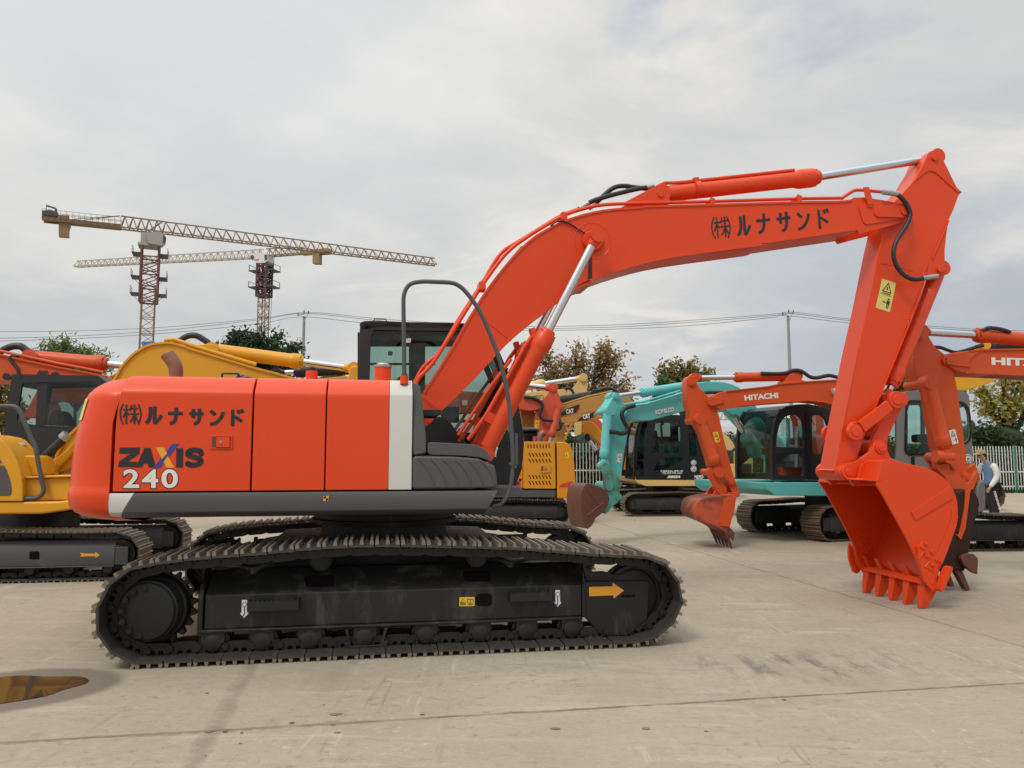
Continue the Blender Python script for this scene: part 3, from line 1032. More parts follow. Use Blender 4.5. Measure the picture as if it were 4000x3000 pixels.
    arc = [(gx - .17, flange - .03), (gx - .14, flange - .03), (gx - .115, flange - .16), (gx + .115, flange - .16), (gx + .14, flange - .03), (gx + .17, flange - .03), (gx + .135, flange - .13), (gx + .165, flange - .14), (gx + .165, flange - .215), (gx + .08, flange - .235), (gx - .08, flange - .235), (gx - .165, flange - .215), (gx - .165, flange - .14), (gx - .135, flange - .13)]
    g.prism(arc, min(vv(VN - .03), vv(VN)), max(vv(VN - .03), vv(VN)))
    g.build('chain_guide', M_FRAME, fo, bevel=.005)
    if side < 0:
        # flat black patches painted as shaded openings, steps, stickers
        g = MB()
        sl = (top - ridge) / .22     # sloping upper plate

        def onslope(a, b):
            d = VN
            for _ in range(4):
                u, ww = MX.p(a, b, d)
                d = VN + max(0, (ww - ridge)) / sl
            return (u, d - .004, ww)
        for q in (rpoly([(415, 775), (475, 770), (670, 765), (680, 855), (640, 868), (430, 870)], 30), rpoly([(1785, 735), (1830, 728), (2015, 730), (2028, 780), (2020, 820), (1800, 822)], 30)):
            pts = [onslope(*c) for c in cr(1000, 1900, K, q)]
            g.add(pts, [tuple(range(len(pts)))])
            g.build('opening_shade', M_GAP, fo, recalc=False)
            g = MB()
        g.flat(PL(cr(1000, 1900, K, rpoly([(1897, 928), (2040, 924), (2040, 1030), (1897, 1035)], 40)), VN), VN - .004)
        g.build('opening_shade', M_GAP, fo, recalc=False)
        g = MB()
        for q in ([(945, 936), (972, 936), (972, 957), (945, 957)], [(980, 936), (1028, 936), (1028, 957), (980, 957)], [(1036, 932), (1062, 932), (1062, 955), (1036, 955)]):
            g.flat(PL(cr(2000, 1900, K, rpoly(q, 6)), VN + .005), VN + .001)
        g.build('adjuster_slot_shade', M_GAP, fo, recalc=False)  # dark flats painting the shade inside the adjuster slots
        for c4, slant in ((cr(1000, 1900, K, [(0, 985), (380, 968), (385, 1048), (0, 1062)]), 0), (cr(2000, 1900, K, [(-30, 918), (322, 900), (330, 968), (-30, 980)]), 0)):
            q = PL(c4, VN)
            uL, uR = q[0][0], q[1][0]
            if slant == 0 and c4[0][0] < 1100:
                uL = MX.u(990, VN)
            wT = (q[0][1] + q[1][1]) / 2
            wB = (q[2][1] + q[3][1]) / 2
            g = MB()
            g.box(uL, uR, VN - .085, VN - .075, wB, wT)
            g.box(uL, uR, VN - .08, VN, wB, wB + .008)
            g.box(uL, uL + .01, VN - .08, VN, wB, wT + .01)
            g.box(uR - .01, uR, VN - .08, VN, wB, wT + .012)
            nt = 12
            for k in range(nt):
                c = uL + (uR - uL) * (k + .5) / nt
                g.prism([(c - .012, wT), (c + .012, wT), (c + .006, wT + .012), (c - .006, wT + .012)], VN - .085, VN - .075)
            g.build('side_step', M_FRAME, fo)
        g = MB()
        g.flat(PL(cr(2000, 1900, K, [(665, 868), (868, 862), (868, 832), (967, 898), (877, 968), (875, 940), (667, 948)]), VN + .005), VN + .001)
        g.build('direction_arrow', M_AMBER, fo, recalc=False)
        for pts in (cr(0, 1900, K, [(2090, 980), (2138, 980), (2137, 1092), (2150, 1092), (2110, 1140), (2074, 1094), (2088, 1092)]),
                    cr(2000, 1900, K, [(373, 895), (413, 895), (415, 1000), (428, 1000), (397, 1042), (362, 1000), (375, 1000)])):
            g = MB()
            q = PL(pts, VN)
            g.flat(q, VN - .003)
            g.mat(1)
            cx2 = (q[0][0] + q[1][0]) / 2
            wt = q[0][1]
            hk = [(cx2, wt - .055), (cx2 + .002, wt - .10), (cx2 - .003, wt - .115), (cx2 - .012, wt - .125), (cx2 - .006, wt - .138), (cx2 + .008, wt - .135), (cx2 + .014, wt - .122)]
            g.tube([(a, VN - .004, b) for a, b in hk], .004, 6)
            rg = circ((cx2, wt - .035), .016, 14)
            g.tube([(a, VN - .004, b) for a, b in rg + rg[:1]], .0018, 5)
            g.build('hoist_arrow_decal', [M_WHITE, M_BLUE], fo, recalc=False)
        g = MB()
        q = PL(cr(1000, 1900, K, rpoly([(1757, 957), (1888, 955), (1888, 1033), (1755, 1036)], 8)), VN)
        g.flat(q, VN - .003)
        g.mat(1)
        for ln in ([(1765, 1010), (1790, 968), (1813, 1010), (1765, 1010)], [(1826, 972), (1826, 1005), (1850, 1008), (1876, 1005), (1876, 970), (1852, 976), (1826, 972)], [(1851, 977), (1851, 1007)], [(1778, 1003), (1800, 1003)], [(1763, 1022), (1812, 1021)], [(1826, 1021), (1876, 1020)]):
            g.tube([(a, VN - .0035, b) for a, b in PL(cr(1000, 1900, K, ln), VN)], .0028, 5)
        g.build('warning_decal', [M_YLW, M_BLACK], fo, recalc=False)

# ---- car body and slewing ring
cb = MB()
cb.plan([(-1.0, -.55), (-.55, -.75), (.55, -.75), (1.0, -.55), (1.0, .55), (.55, .75), (-.55, .75), (-1.0, .55)], .48, .80)
for su in (-1, 1):
    for sv in (-1, 1):
        p0 = Vector((su * .55, sv * .55, .66))
        p1 = Vector((su * 1.15, sv * 1.12, .52))
        cb.bar(p0, p1, .34, .30)
cb.build('undercarriage_body', M_FRAME2, main, bevel=.02)
g = MB()
g.lathe((0, 0, .78), (0, 0, 1.07), [(0, .60), (.45, .60), (.46, .69), (.62, .70), (.63, .66), (.72, .66), (.73, .70), (.98, .70), (1, .6)], 64)
g.build('slewing_ring', M_FRAME, main, ang=30)

# ---- upper structure: floor frame and engine bay core (dark, seen in the seams)
wTop = MX.w(1481, -1.24, 1270)
wBev = MX.w(1537, VN, 1270)
wBot = MX.w(1915, VN, 1270)
wSk0, wSk1, wSkB = MX.w(1921, VN, 1270), MX.w(1965, VN, 1270), MX.w(2017, -1.33, 1000)
U = lambda px, v=VN: MX.u(px, v, 1700)
core = MB()
core.box(U(445), U(1273), -1.36, 1.34, wSkB + .03, wBev - .02)
core.box(U(1260), U(1640), -1.36, -.42, wSkB + .03, wBev - .02)
core.box(U(445), U(1273), -1.20, 1.2, wBev - .03, wTop - .04)
core.box(U(1273), U(1640), -1.20, -.42, wBev - .03, wTop - .05)
core.box(U(445), U(1900), -1.28, 1.28, wSkB + .015, wSkB + .16)
core.build('engine_bay', M_GAP, main)
# hood skins: one profile, cut into doors by the seams
hprof = [(VN, wBot), (VN, wBev - .015), (VN + .006, wBev + .004), (VN + .06, wBev + .062), (VN + .105, wTop - .028), (VN + .135, wTop - .010), (VN + .18, wTop), (-.55, wTop + .012), (-.55, wTop - .02), (VN + .2, wTop - .035), (VN + .05, wBev), (VN + .05, wBot)]
doors = []
w17 = MX.w(1700, VN, 450)


def seam(ww):
    """how far the rear seam has leaned forward at height ww, in photo pixels"""
    return 31 * (max(0.0, ww - w17) / (wTop - w17)) ** 2.2


hcurve = hprof[:1] + [(VN, MX.w(y_, VN, 1270)) for y_ in (1740, 1690, 1660, 1630, 1600, 1575, 1555)] + hprof[1:]
for x0, x1 in ((449, 982), (989, 1270), (1275, 1519.5)):
    g = MB()
    g.prof(hcurve, U(x0), U(x1))
    if x0 < 450:        # the seam beside the counterweight leans forward towards the top
        for i_, (a, b, c) in enumerate(g.v[:len(hcurve)]):
            g.v[i_] = (a + U(449 + seam(c)) - U(449), b, c)
    doors.append(g.build('hood_door', M_OR, main, bevel=.007))
g = MB()
g.prof(hprof, U(1520.2), U(1610))
g.build('stripe_panel', M_STRIPE, main, bevel=.005)
# far side and rest of the engine cover
g = MB()
g.prof([(-.545, wTop + .010), (-.545, wTop - .03), (1.2, wTop - .03), (1.36, wBev), (1.36, wBot), (1.41, wBot), (1.41, wBev), (1.28, wTop - .02), (1.2, wTop + .0)], U(446), U(1273))
g.build('engine_cover', M_OR, main, bevel=.006)

# ---- latch on the first door
q = PL(cr(0, 1200, K, [(1815, 1105), (2010, 1105), (2010, 1225), (1815, 1225)]), VN)
g = MB()
g.prism(rpoly(q, .008), VN - .010, VN)
lat = g.build('door_latch', M_OR, doors[0], bevel=.003)
# latch details stay within two levels: flat brown grip patch, flap and key barrel belong to the same latch mesh in their own colours
g = MB()
g.flat(PL(cr(0, 1200, K, [(1835, 1118), (1868, 1118), (1868, 1208), (1835, 1208)]), VN), VN - .0125)
g.mat(1)
g.prism(rpoly(PL(cr(0, 1200, K, [(1872, 1120), (1990, 1120), (1988, 1210), (1872, 1210)]), VN), .006), VN - .020, VN - .009)
g.mat(2)
c = MX.p(*cr(0, 1200, K, [(1913, 1165)])[0], VN)
g.cyl((c[0], VN - .026, c[1]), (c[0], VN - .018, c[1]), .0105, n=16)
g.mat(3)
for ln in ([(1872, 1120), (1992, 1120), (1988, 1212), (1872, 1212), (1872, 1120)],):
    g.tube([(a, VN - .0125, b) for a, b in PL(cr(0, 1200, K, ln), VN)], .0022, 5)
g.build('latch_flap', [M_RUST, M_OR, M_STEEL, M_GAP], doors[0])

# ---- lettering on the door and on the boom
g = MB()
for key, x0, x1, y0, y1, wd_ in (('lp', 1030, 1075, 1010, 838, .017), ('kabu', 1062, 1198, 1008, 842, .019), ('rp', 1183, 1228, 1010, 838, .017), ('ru', 1258, 1398, 1003, 860, .040), ('na', 1455, 1578, 1008, 870, .040),
                                 ('sa', 1638, 1758, 1010, 878, .040), ('n', 1812, 1938, 1018, 885, .040), ('do', 1985, 2102, 1024, 888, .038)):
    a, b, c = cr(0, 1200, K, [(x0, y0), (x1, y0), (x0, y1)])
    glyph(g, key, MX, a, b, c, VN, wd_ * .70)
g.build('katakana_lettering', M_BLACK, doors[0], ang=80)
g = MB()
zc = lambda pts: PL(cr(0, 1200, K, pts), VN)
v = VN - .003
g.flat(zc([(1035, 1212), (1212, 1212), (1203, 1268), (1106, 1335), (1188, 1335), (1175, 1382), (1020, 1382), (1032, 1330), (1128, 1266), (1030, 1266)]), v)
g.flat(zc([(1175, 1384), (1248, 1216), (1300, 1216), (1342, 1360), (1322, 1384), (1284, 1384), (1278, 1352), (1240, 1352), (1228, 1384)]), v)
g.flat(zc([(1250, 1312), (1272, 1312), (1264, 1258)]), v - .0012)
g.flat(zc([(1524, 1219), (1584, 1219), (1582, 1386), (1523, 1386)]), v)
sp = zc([(1738, 1268), (1730, 1244), (1680, 1236), (1632, 1246), (1626, 1276), (1680, 1296), (1728, 1314), (1732, 1346), (1680, 1364), (1636, 1360), (1622, 1350)])
sm_ = crv(sp, 5)
rb_ = strip(sm_, 0.0)
P = [Vector(p) for p in sm_]
wv = .0205
for i in range(len(P) - 1):
    d = (P[i + 1] - P[i]).normalized()
    nr = Vector((-d.y, d.x)) * wv
    g.flat([tuple(P[i] - nr), tuple(P[i + 1] - nr), tuple(P[i + 1] + nr), tuple(P[i] + nr)], v - .0001 * (i % 5))
for i in range(0, len(P), 2):
    g.flat(circ(P[i], wv, 10), v - .0007 - .0001 * (i % 4))
g.mat(1)
g.flat(zc([(1347, 1212), (1420, 1212), (1445, 1262), (1400, 1310)]), v - .0006)
g.flat(zc([(1452, 1288), (1508, 1387), (1440, 1387), (1415, 1335)]), v - .0006)
g.mat(2)
g.flat(zc([(1325, 1387), (1387, 1387), (1415, 1350), (1412, 1325), (1440, 1290), (1465, 1285), (1550, 1180), (1490, 1180)]), v - .0003)
g.mat(3)
g.build('model_lettering', [M_BLACK, M_AMBER, M_BLUE], doors[0], recalc=False)
g = MB()
for i, (s, x0, x1) in enumerate((('2', 1066, 1205), ('4', 1226, 1368), ('0', 1396, 1538))):
    a, b, c = cr(0, 1200, K, [(x0, 1562), (x1, 1562), (x0, 1400)])
    g.mat(0)
    lettering(g, s, MX, a, b, c, VN, .024, pad=.004)
    a, b, c = cr(0, 1200, K, [(x0 - 7, 1569), (x1 + 7, 1569), (x0 - 7, 1393)])
    g.mat(1)
    lettering(g, s, MX, a, b, c, VN, .055, pad=.0025)
g.build('model_number', [M_WHITE, M_BLACK], doors[0], recalc=False)

# ---- counterweight
lev = [(1473, .34, .20), (1474, .28, .165), (1480, .215, .125), (1490, .172, .10), (1505, .135, .065), (1525, .105, .024), (1538, .092, .004), (1555, .083, 0), (1575, .074, 0), (1600, .061, 0), (1630, .048, 0), (1660, .037, 0), (1690, .026, 0), (1740, .015, 0), (1788, .006, 0),
       (1895, 0, 0), (1912, -.004, -.003), (1922, -.010, -.012), (1940, -.010, -.012), (1981, 0, -.006), (2006, .035, .020), (2022, .09, .07), (2031, .16, .13), (2034, .24, .2)]
ubk = MX.u(264, -1.19, 1900)
vsd = -VN


def cw_plan(us, du, dv):
    rc = .34
    b = ubk + du
    vn = VN + dv
    pts = [(us, vn), (us - (us - b - rc) * .5, vn), (b + rc, vn)]
    for k in range(1, 9):
        a = math.pi / 2 * k / 9
        pts.append((b + rc - rc * math.sin(a), vn + rc - rc * math.cos(a)))
    vm = -(vn)
    for k in range(0, 7):
        f = k / 6
        pts.append((b - .14 * math.sin(math.pi * f), vn + rc + (vm - rc - vn - rc) * f))
    for k in range(8, -1, -1):
        a = math.pi / 2 * k / 9
        pts.append((b + rc - rc * math.sin(a), vm - rc + rc * math.cos(a)))
    pts += [(us, vm)]
    return pts


cw = MB()
rows = []
for y, du, dv in lev:
    ww = MX.w(y, VN + dv, 440)
    us = U(437 + seam(ww))
    if y > 1990:
        us = U(434)
    rows.append([(a, b, ww) for a, b in cw_plan(us, du, dv)])
n = len(rows[0])
fs = []
for i in range(len(rows) - 1):
    for k in range(n):
        fs.append((i * n + k, i * n + (k + 1) % n, (i + 1) * n + (k + 1) % n, (i + 1) * n + k))
fs.append(tuple(range(n)))
fs.append(tuple((len(rows) - 1) * n + k for k in range(n - 1, -1, -1)))
cw.add([p for r in rows for p in r], fs)
cw.build('counterweight', M_OR, main, ang=50)
g = MB()
dq = []
for y, du in ((1556, .083), (1600, .062), (1642, .044)):
    row = []
    for k in range(5):
        a_ = R(52 + 7 * k)
        row.append((ubk + du + .34 - .346 * math.sin(a_), VN + .34 - .346 * math.cos(a_), MX.w(y, -1.25, 300)))
    dq.append(row)
g.add([p for r in dq for p in r], [(i * 5 + k, i * 5 + k + 1, i * 5 + k + 6, i * 5 + k + 5) for i in range(2) for k in range(4)])
g.build('warning_decal', M_PALEY, main, recalc=False)

# ---- skirt below the doors, white corner piece
def skirt(name, x0, x1, m, shear0=0, shear1=0):
    pr = [(VN, wSk0), (VN - .006, wSk0 - .012), (VN - .008, wSk1), (VN + .004, wSk1 - .06), (VN + .035, wSkB + .025), (VN + .085, wSkB), (-1.1, wSkB), (-1.1, wSk0)]
    g = MB()
    g.prof(pr, U(x0), U(x1))
    for i, (a, b, c) in enumerate(g.v):
        if i < len(pr):
            g.v[i] = (a + shear0 * (wSk0 - c), b, c)
        else:
            g.v[i] = (a + shear1 * (wSk0 - c), b, c)
    return g.build(name, m, main, bevel=.006)


skirt('corner_panel', 434, 536, M_STRIPE, .05, -.56)
sk = skirt('side_skirt', 537, 1946, M_GREY, -.56, -.55)
g = MB()
q = PL(cr(1000, 1900, K, rpoly([(583, 82), (630, 80), (628, 124), (581, 126)], 5)), VN - .008)
g.flat(q, VN - .0105)
g.mat(1)
c = Vector(MX.p(*cr(1000, 1900, K, [(606, 102)])[0], VN))
for a0 in (0, math.pi):
    g.flat([tuple(c)] + circ(c, .020, 6, a0 + math.pi / 2, a0 + math.pi), VN - .0117)
g.build('lifting_decal', [M_AMBER, M_BLACK], sk, recalc=False)

# ---- grey front column and tool boxes
g = MB()
g.prism(rpoly(PL(cr(1000, 1200, K, [(1354, 645), (1400, 648), (1425, 690), (1440, 830), (1470, 1110), (1473, 1262), (1362, 1282), (1354, 1200)]), VN), .02), VN + .004, -.55)
g.v = [(a, b + (max(0, c - wBev) * .42 if b < -1 else 0), c) for a, b, c in g.v]
g.build('front_column', M_GREY, main, bevel=.018, seg=3)
g = MB()
lo = rpoly(PL(cr(1000, 1200, K, [(1352, 1300), (1378, 1284), (1700, 1290), (1930, 1308), (1965, 1332), (2060, 1365), (2076, 1420), (2090, 1562), (1348, 1574)]), VN), .03)
g.prism(lo, VN - .004, -.70)
bx = g.build('storage_box', M_GREY, main, bevel=.022, seg=3)
g = MB()
hi = rpoly(PL(cr(1000, 1200, K, [(1482, 1165), (1700, 1176), (1895, 1185), (1965, 1215), (2015, 1270), (2052, 1345), (1940, 1300), (1800, 1285), (1482, 1274)]), VN + .02), .03)
g.prism(hi, VN + .02, -.72)
g.build('step_cover', M_GREY, main, bevel=.018, seg=3)
g = MB()
for k in range(6):
    x = 1410 + k * 106
    pts = [(x, 1318 + k * 2), (x + 35, 1345 + k * 2), (x + 75, 1400 + k), (x + 112, 1470), (x + 130 - k * 2, 1530)]
    g.tube([(a, VN - .001, b) for a, b in crv(PL(cr(1000, 1200, K, pts), VN), 4)], .011, 8)
g.build('moulded_rib', M_GREY, bx)
g = MB()
g.prism(PL(cr(1000, 1200, K, [(1440, 886), (1592, 884), (1598, 910), (1570, 944), (1450, 944)]), -1.0), -1.05, -.62)
g.build('deck_step', M_CABGREY, main, bevel=.006)
# deck plate at front and handrail hoop
g = MB()
g.box(U(1900), MX.u(2028, -.9), -1.05, -.5, wSk0 - .06, wSk0 + .01)
g.box(U(1880), U(1975), -.5, 1.32, wSkB + .05, wSk0 - .02)
for k in range(60):
    a, b = random.uniform(U(1925), MX.u(2016, -.9)), random.uniform(-1.04, -.55)
    g.cyl((a, b, wSk0 + .009), (a, b, wSk0 + .016), .008, n=6)
g.build('front_deck', M_GREY, main, bevel=.008)
hv = -1.33
hp = PL([(1579, 1476), (1577.5, 1300), (1576, 1180), (1580, 1145), (1592, 1120), (1612, 1106), (1650, 1100), (1700, 1101), (1758, 1104), (1785, 1112), (1812, 1132), (1845, 1172), (1880, 1228), (1920, 1320), (1952, 1408), (1975, 1500), (1990, 1590),
         (1999, 1700), (2003, 1800), (1999, 1870), (1990, 1912), (1974, 1948), (1952, 1972), (1925, 1978)], hv)
g = MB()
g.tube([(a, hv, b) for a, b in crv(hp, 4)], .0185, 12)
c = hp[0]
g.cyl((c[0], hv, c[1] + .02), (c[0], hv, c[1] + .035), .026, n=16)
g.build('handrail', M_GREY, main, ang=50)
g = MB()
g.cyl((c[0], hv, wTop - .04), (c[0], hv, wTop + .03), .034, n=16)
g.build('handrail_base', M_OR, main)
g = MB()
hp2 = PL([(2017, 1692), (2018, 1815)], hv + .3)
g.bar((hp2[0][0], hv + .3, hp2[0][1]), (hp2[1][0], hv + .3, hp2[1][1]), .022)
for yy in (1812, 1822):
    c = MX.p(1994 if yy == 1812 else 2012, yy, hv)
    g.cyl((c[0], hv - .03, c[1]), (c[0], hv + .03, c[1]), .012, n=10)
g.build('mirror_bracket', M_GREY, main)

# ---- things on top of the hood
g = MB()
ev = -.1
ep = crv(PL(cr(0, 1200, K, [(1520, 640), (1520, 540), (1508, 495), (1480, 450), (1452, 415), (1440, 395)]), ev), 5)
g.tube([(a, ev, b) for a, b in ep], [.062] * 3 + [.064] * (len(ep) - 6) + [.06, .055, .045], 16)
g.build('exhaust_pipe', M_EXH, main, ang=60)
g = MB()
cv = -.95
a, b = MX.p(*cr(1000, 1200, K, [(1096, 560)])[0], cv)
g.lathe((a, cv, wTop - .02), (a, cv, MX.w(1422, cv, 1490)), [(0, .072), (.9, .072)], 24)
wt = MX.w(1422, cv, 1490)
g.mat(1)
g.lathe((a, cv, wt - .03), (a, cv, wt + .006), [(0, .079), (.55, .079), (.6, .06), (1, .05)], 24)
g.build('filler_neck', [M_OR, M_STEEL], main, ang=30)
g = MB()
a, b = MX.p(*cr(1000, 1200, K, [(482, 560)])[0], -.6)
g.lathe((a, -.6, wTop), (a, -.6, MX.w(1443, -.6, 1217)), [(0, .16), (.2, .14), (.25, .055), (.9, .052)], 24)
a2 = MX.p(*cr(1000, 1200, K, [(240, 605)])[0], -.6)[0]
g.lathe((a2, -.6, wTop), (a2, -.6, wTop + .035), [(0, .13), (.9, .12), (1, .09)], 24)
g.mat(1)
g.lathe((a, -.6, MX.w(1443, -.6, 1217)), (a, -.6, MX.w(1431, -.6, 1217)), [(0, .03), (.5, .03), (1, .016)], 14)
g.build('breather_cap', [M_OR, M_BLACK], main, ang=30)
g = MB()
pp = PL(cr(0, 1200, K, [(1920, 610), (1920, 578), (1932, 572), (2055, 574), (2065, 582), (2065, 612)]), -.9)
g.tube([(a, -.9, b) for a, b in pp], .009, 8)
g.build('grab_rail', M_BLACKP, main, ang=50)

# ---- cab on the far side
CV0, CV1 = .36, 1.36
cabo = PL([(1397, 1900), (1398, 1480), (1405, 1285), (1424, 1254), (1600, 1258), (1830, 1264), (1905, 1300), (1955, 1380), (1990, 1465), (2025, 1570), (2046, 1700), (2040, 1830), (2013, 1905)], CV0)
cabi = PL([(1445, 1745), (1444, 1480), (1448, 1330), (1460, 1290), (1600, 1292), (1815, 1295), (1880, 1322), (1925, 1392), (1960, 1475), (1990, 1575), (2003, 1690), (1990, 1735), (1960, 1745)], CV0)
g = MB()
ring(g, cabo, cabi, CV0, CV0 + .06)
ring(g, cabo, inset(cabo, .07), CV1 - .06, CV1)
cab = g.build('cab', M_CABGREY, main, bevel=.01)
g = MB()
rf = cabo[2:7]
g.prism(strip(crv(rf, 4), -.06), CV0 + .0, CV1)
a, b = MX.p(1485, 1246, .6)
g.tube([(a - .07, .6, b - .03), (a - .06, .6, b), (a + .06, .6, b), (a + .07, .6, b - .03)], .008, 6)
g.build('cab_roof', M_CABGREY, cab, bevel=.02)
g = MB()           # lower walls, floor, far wall header and posts
g.prism(PL([(1398, 1905), (1398, 1735), (1690, 1742), (1960, 1745), (2000, 1735), (2013, 1905)], CV0), CV0 + .005, CV0 + .05)
g.prism(PL([(1600, 1745), (1660, 1640), (1715, 1628), (1755, 1648), (1790, 1700), (1830, 1745)], CV0 + .1), CV0 + .02, CV0 + .42)
g.prism(PL([(1400, 1418), (1700, 1418), (1700, 1426), (1400, 1426)], CV1 - .3), CV1 - .32, CV1 - .28)
g.prism(PL([(1440, 1285), (1535, 1288), (1530, 1325), (1505, 1338), (1490, 1332), (1470, 1322), (1450, 1330), (1442, 1350)], CV0 + .08), CV0 + .07, CV0 + .09)
g.prism(PL([(1530, 1290), (1850, 1300), (1850, 1312), (1545, 1308)], CV0 + .1), CV0 + .08, CV0 + .5)
g.prism(PL([(1840, 1690), (1960, 1430), (1985, 1440), (1880, 1690)], CV1 - .06), CV1 - .1, CV1 - .06)
g.prism(PL([(1760, 1640), (1990, 1640), (1990, 1652), (1760, 1652)], CV1 - .06), CV1 - .1, CV1 - .06)
g.prism(PL([(1725, 1590), (1790, 1590), (1790, 1650), (1725, 1650)], CV1 - .5), CV1 - .6, CV1 - .4)
lowf = PL([(1397, 1900), (1397, 1690), (2040, 1690), (2010, 1900)], CV1)
g.prism(lowf, CV1 - .05, CV1 - .005)
g.prism(PL([(1407, 1275), (1850, 1285), (1890, 1355), (1405, 1355)], CV1), CV1 - .05, CV1 - .008)
g.prism(PL([(1597, 1340), (1660, 1340), (1660, 1700), (1597, 1700)], CV1), CV1 - .055, CV1 - .004)
g.prism(PL([(1397, 1300), (1432, 1300), (1432, 1700), (1397, 1700)], CV1), CV1 - .055, CV1 - .004)
g.box(cabo[0][0], cabo[-1][0], CV0 + .05, CV1 - .05, wSk0 - .02, wSk0 + .06)
g.box(cabo[1][0] + .005, cabo[1][0] + .05, CV0 + .06, CV1 - .06, wSk0, MX.w(1500, CV0))
g.build('cab_wall', M_CABGREY, cab, bevel=.006)
g = MB()           # headliner and front/rear posts
g.prism(PL([(1440, 1285), (1820, 1292), (1820, 1300), (1440, 1300)], CV0 + .5), CV0 + .06, CV1 - .06)
g.build('headliner', M_TRIM, cab)
g = MB()
g.flat(cabi, CV0 + .03)
g.build('side_window', G_MAIN, cab, recalc=False)
g = MB()
fp = crv(PL([(1840, 1268), (1905, 1300), (1955, 1380), (1990, 1465), (2025, 1570), (2044, 1690), (2040, 1760)], CV0), 3)
g.add([(a, CV0 + .05, b) for a, b in fp] + [(a, CV1 - .05, b) for a, b in fp], [(i, i + 1, len(fp) + i + 1, len(fp) + i) for i in range(len(fp) - 1)])
g.build('windscreen', G_MAIN, cab, recalc=False)
g = MB()
g.flat(inset(cabo, .075), CV1 - .03)
g.build('door_window', G_MAIN, cab, recalc=False)
g = MB()
rw_ = PL([(1402, 1480), (1405, 1290)], CV0)
g.add([(rw_[0][0], CV0 + .05, rw_[0][1]), (rw_[1][0], CV0 + .05, rw_[1][1]), (rw_[1][0], CV1 - .05, rw_[1][1]), (rw_[0][0], CV1 - .05, rw_[0][1])], [(0, 1, 2, 3)])
g.build('rear_window', G_MAIN, cab, recalc=False)
g = MB()
sv = .86
sp = [MX.p(1690, 1560, sv), MX.p(1640, 1560, sv)]
su = MX.u(1600, sv)
g.prism(rpoly([(su - .10, 1.45), (su + .04, 1.45), (su + .0, 2.15), (su - .16, 2.15)], .05), sv - .24, sv + .24)
g.prism(rpoly([(su - .08, 1.40), (su + .48, 1.42), (su + .50, 1.54), (su - .05, 1.54)], .05), sv - .26, sv + .26)
g.prism(rpoly([(su - .13, 2.18), (su - .03, 2.18), (su - .06, 2.42), (su - .15, 2.42)], .04), sv - .14, sv + .14)
g.build('operator_seat', M_SEAT, cab, bevel=.03)
g = MB()
g.box(su + .05, su + .6, CV0 + .08, CV0 + .28, 1.2, 1.62)
g.box(su + .75, su + .80, sv - .1, sv + .1, 1.3, 1.95)
g.tube([(su + .45, CV0 + .18, 1.6), (su + .5, CV0 + .18, 1.8), (su + .53, CV0 + .2, 1.84)], .018, 8)
g.build('control_console', M_TRIM, cab, bevel=.02)
g = MB()
for q in ([(1292, 272), (1338, 266), (1338, 305), (1293, 308)],):
    pts = PL(cr(1000, 1200, K, q), CV0 + .02)
    g.flat(pts, CV0 + .02)
pts = PL(cr(1500, 1400, 4.022, rpoly([(1228, 655), (1312, 655), (1312, 735), (1228, 735)], 12)), CV0 + .02)
g.flat(pts, CV0 + .02)
g.flat(PL(cr(1000, 1200, K, rpoly([(1140, 380), (1182, 380), (1180, 418), (1140, 418)], 8)), CV1 - .07), CV1 - .07)
g.build('window_sticker', M_STRIPE, cab, recalc=False)
# ---- boom (two-piece look: box section with flanges)
BV0, BV1 = -.29, .13
btop = (cr(1000, 1200, K, [(1440, 738)]) + [(1767, 1350), (1850, 1209)] + cr(1500, 600, K, [(900, 1150), (1100, 900), (1310, 705), (1600, 560), (1900, 485), (2212, 460)])
        + cr(2300, 500, K, [(500, 672), (1040, 657), (1800, 634)]) + cr(3000, 500, K, [(600, 630), (720, 617)]))
btop[1], btop[2] = (1755, 1371), (1835, 1232)
bbot = (cr(3000, 500, K, [(770, 885), (0, 998)]) + cr(2300, 500, K, [(1500, 1018), (750, 1120), (350, 1212), (0, 1332)])
        + cr(1500, 600, K, [(1800, 1118), (1640, 1182), (1500, 1290), (1300, 1440), (1050, 1659)]) + cr(1000, 1200, K, [(1850, 660), (1600, 900), (1500, 1010)]))
tipn = cr(3000, 500, K, [(740, 600), (830, 598), (1000, 625), (1090, 642), (1150, 662)])
pinc = cr(3000, 500, K, [(1165, 718)])[0]
tc_ = Vector(MX.p(*pinc, BV0))
tl_ = crv(PL(btop, BV0), 3)
bl_ = crv(PL(bbot, BV0), 3)
foot = PL([(1600, 1700), (1560, 1660), (1575, 1600)], BV0)
tip_poly = PL(tipn, BV0) + circ(tc_, .125, 12, 1.2, -1.5)[0:13] + PL(cr(3000, 500, K, [(1000, 860), (790, 915)]), BV0)
web = tl_ + tip_poly + bl_ + foot
g = MB()
g.prism(web, BV0, BV0 + .03)
g.prism(web, BV1 - .03, BV1)
boom = g.build('boom', M_OR, main, bevel=.004)
g = MB()
topp = tl_
botp = [tuple(q) for q in bl_]
g.prism(strip(topp, -.022), BV0 - .012, BV1 + .012)
g.prism(strip(botp, -.022), BV0 - .018, BV1 + .018)
tipb = PL(cr(3000, 500, K, [(1000, 862), (790, 918), (700, 985), (590, 995)]), BV0)
g.build('flange_plate', M_OR, boom, bevel=.004)
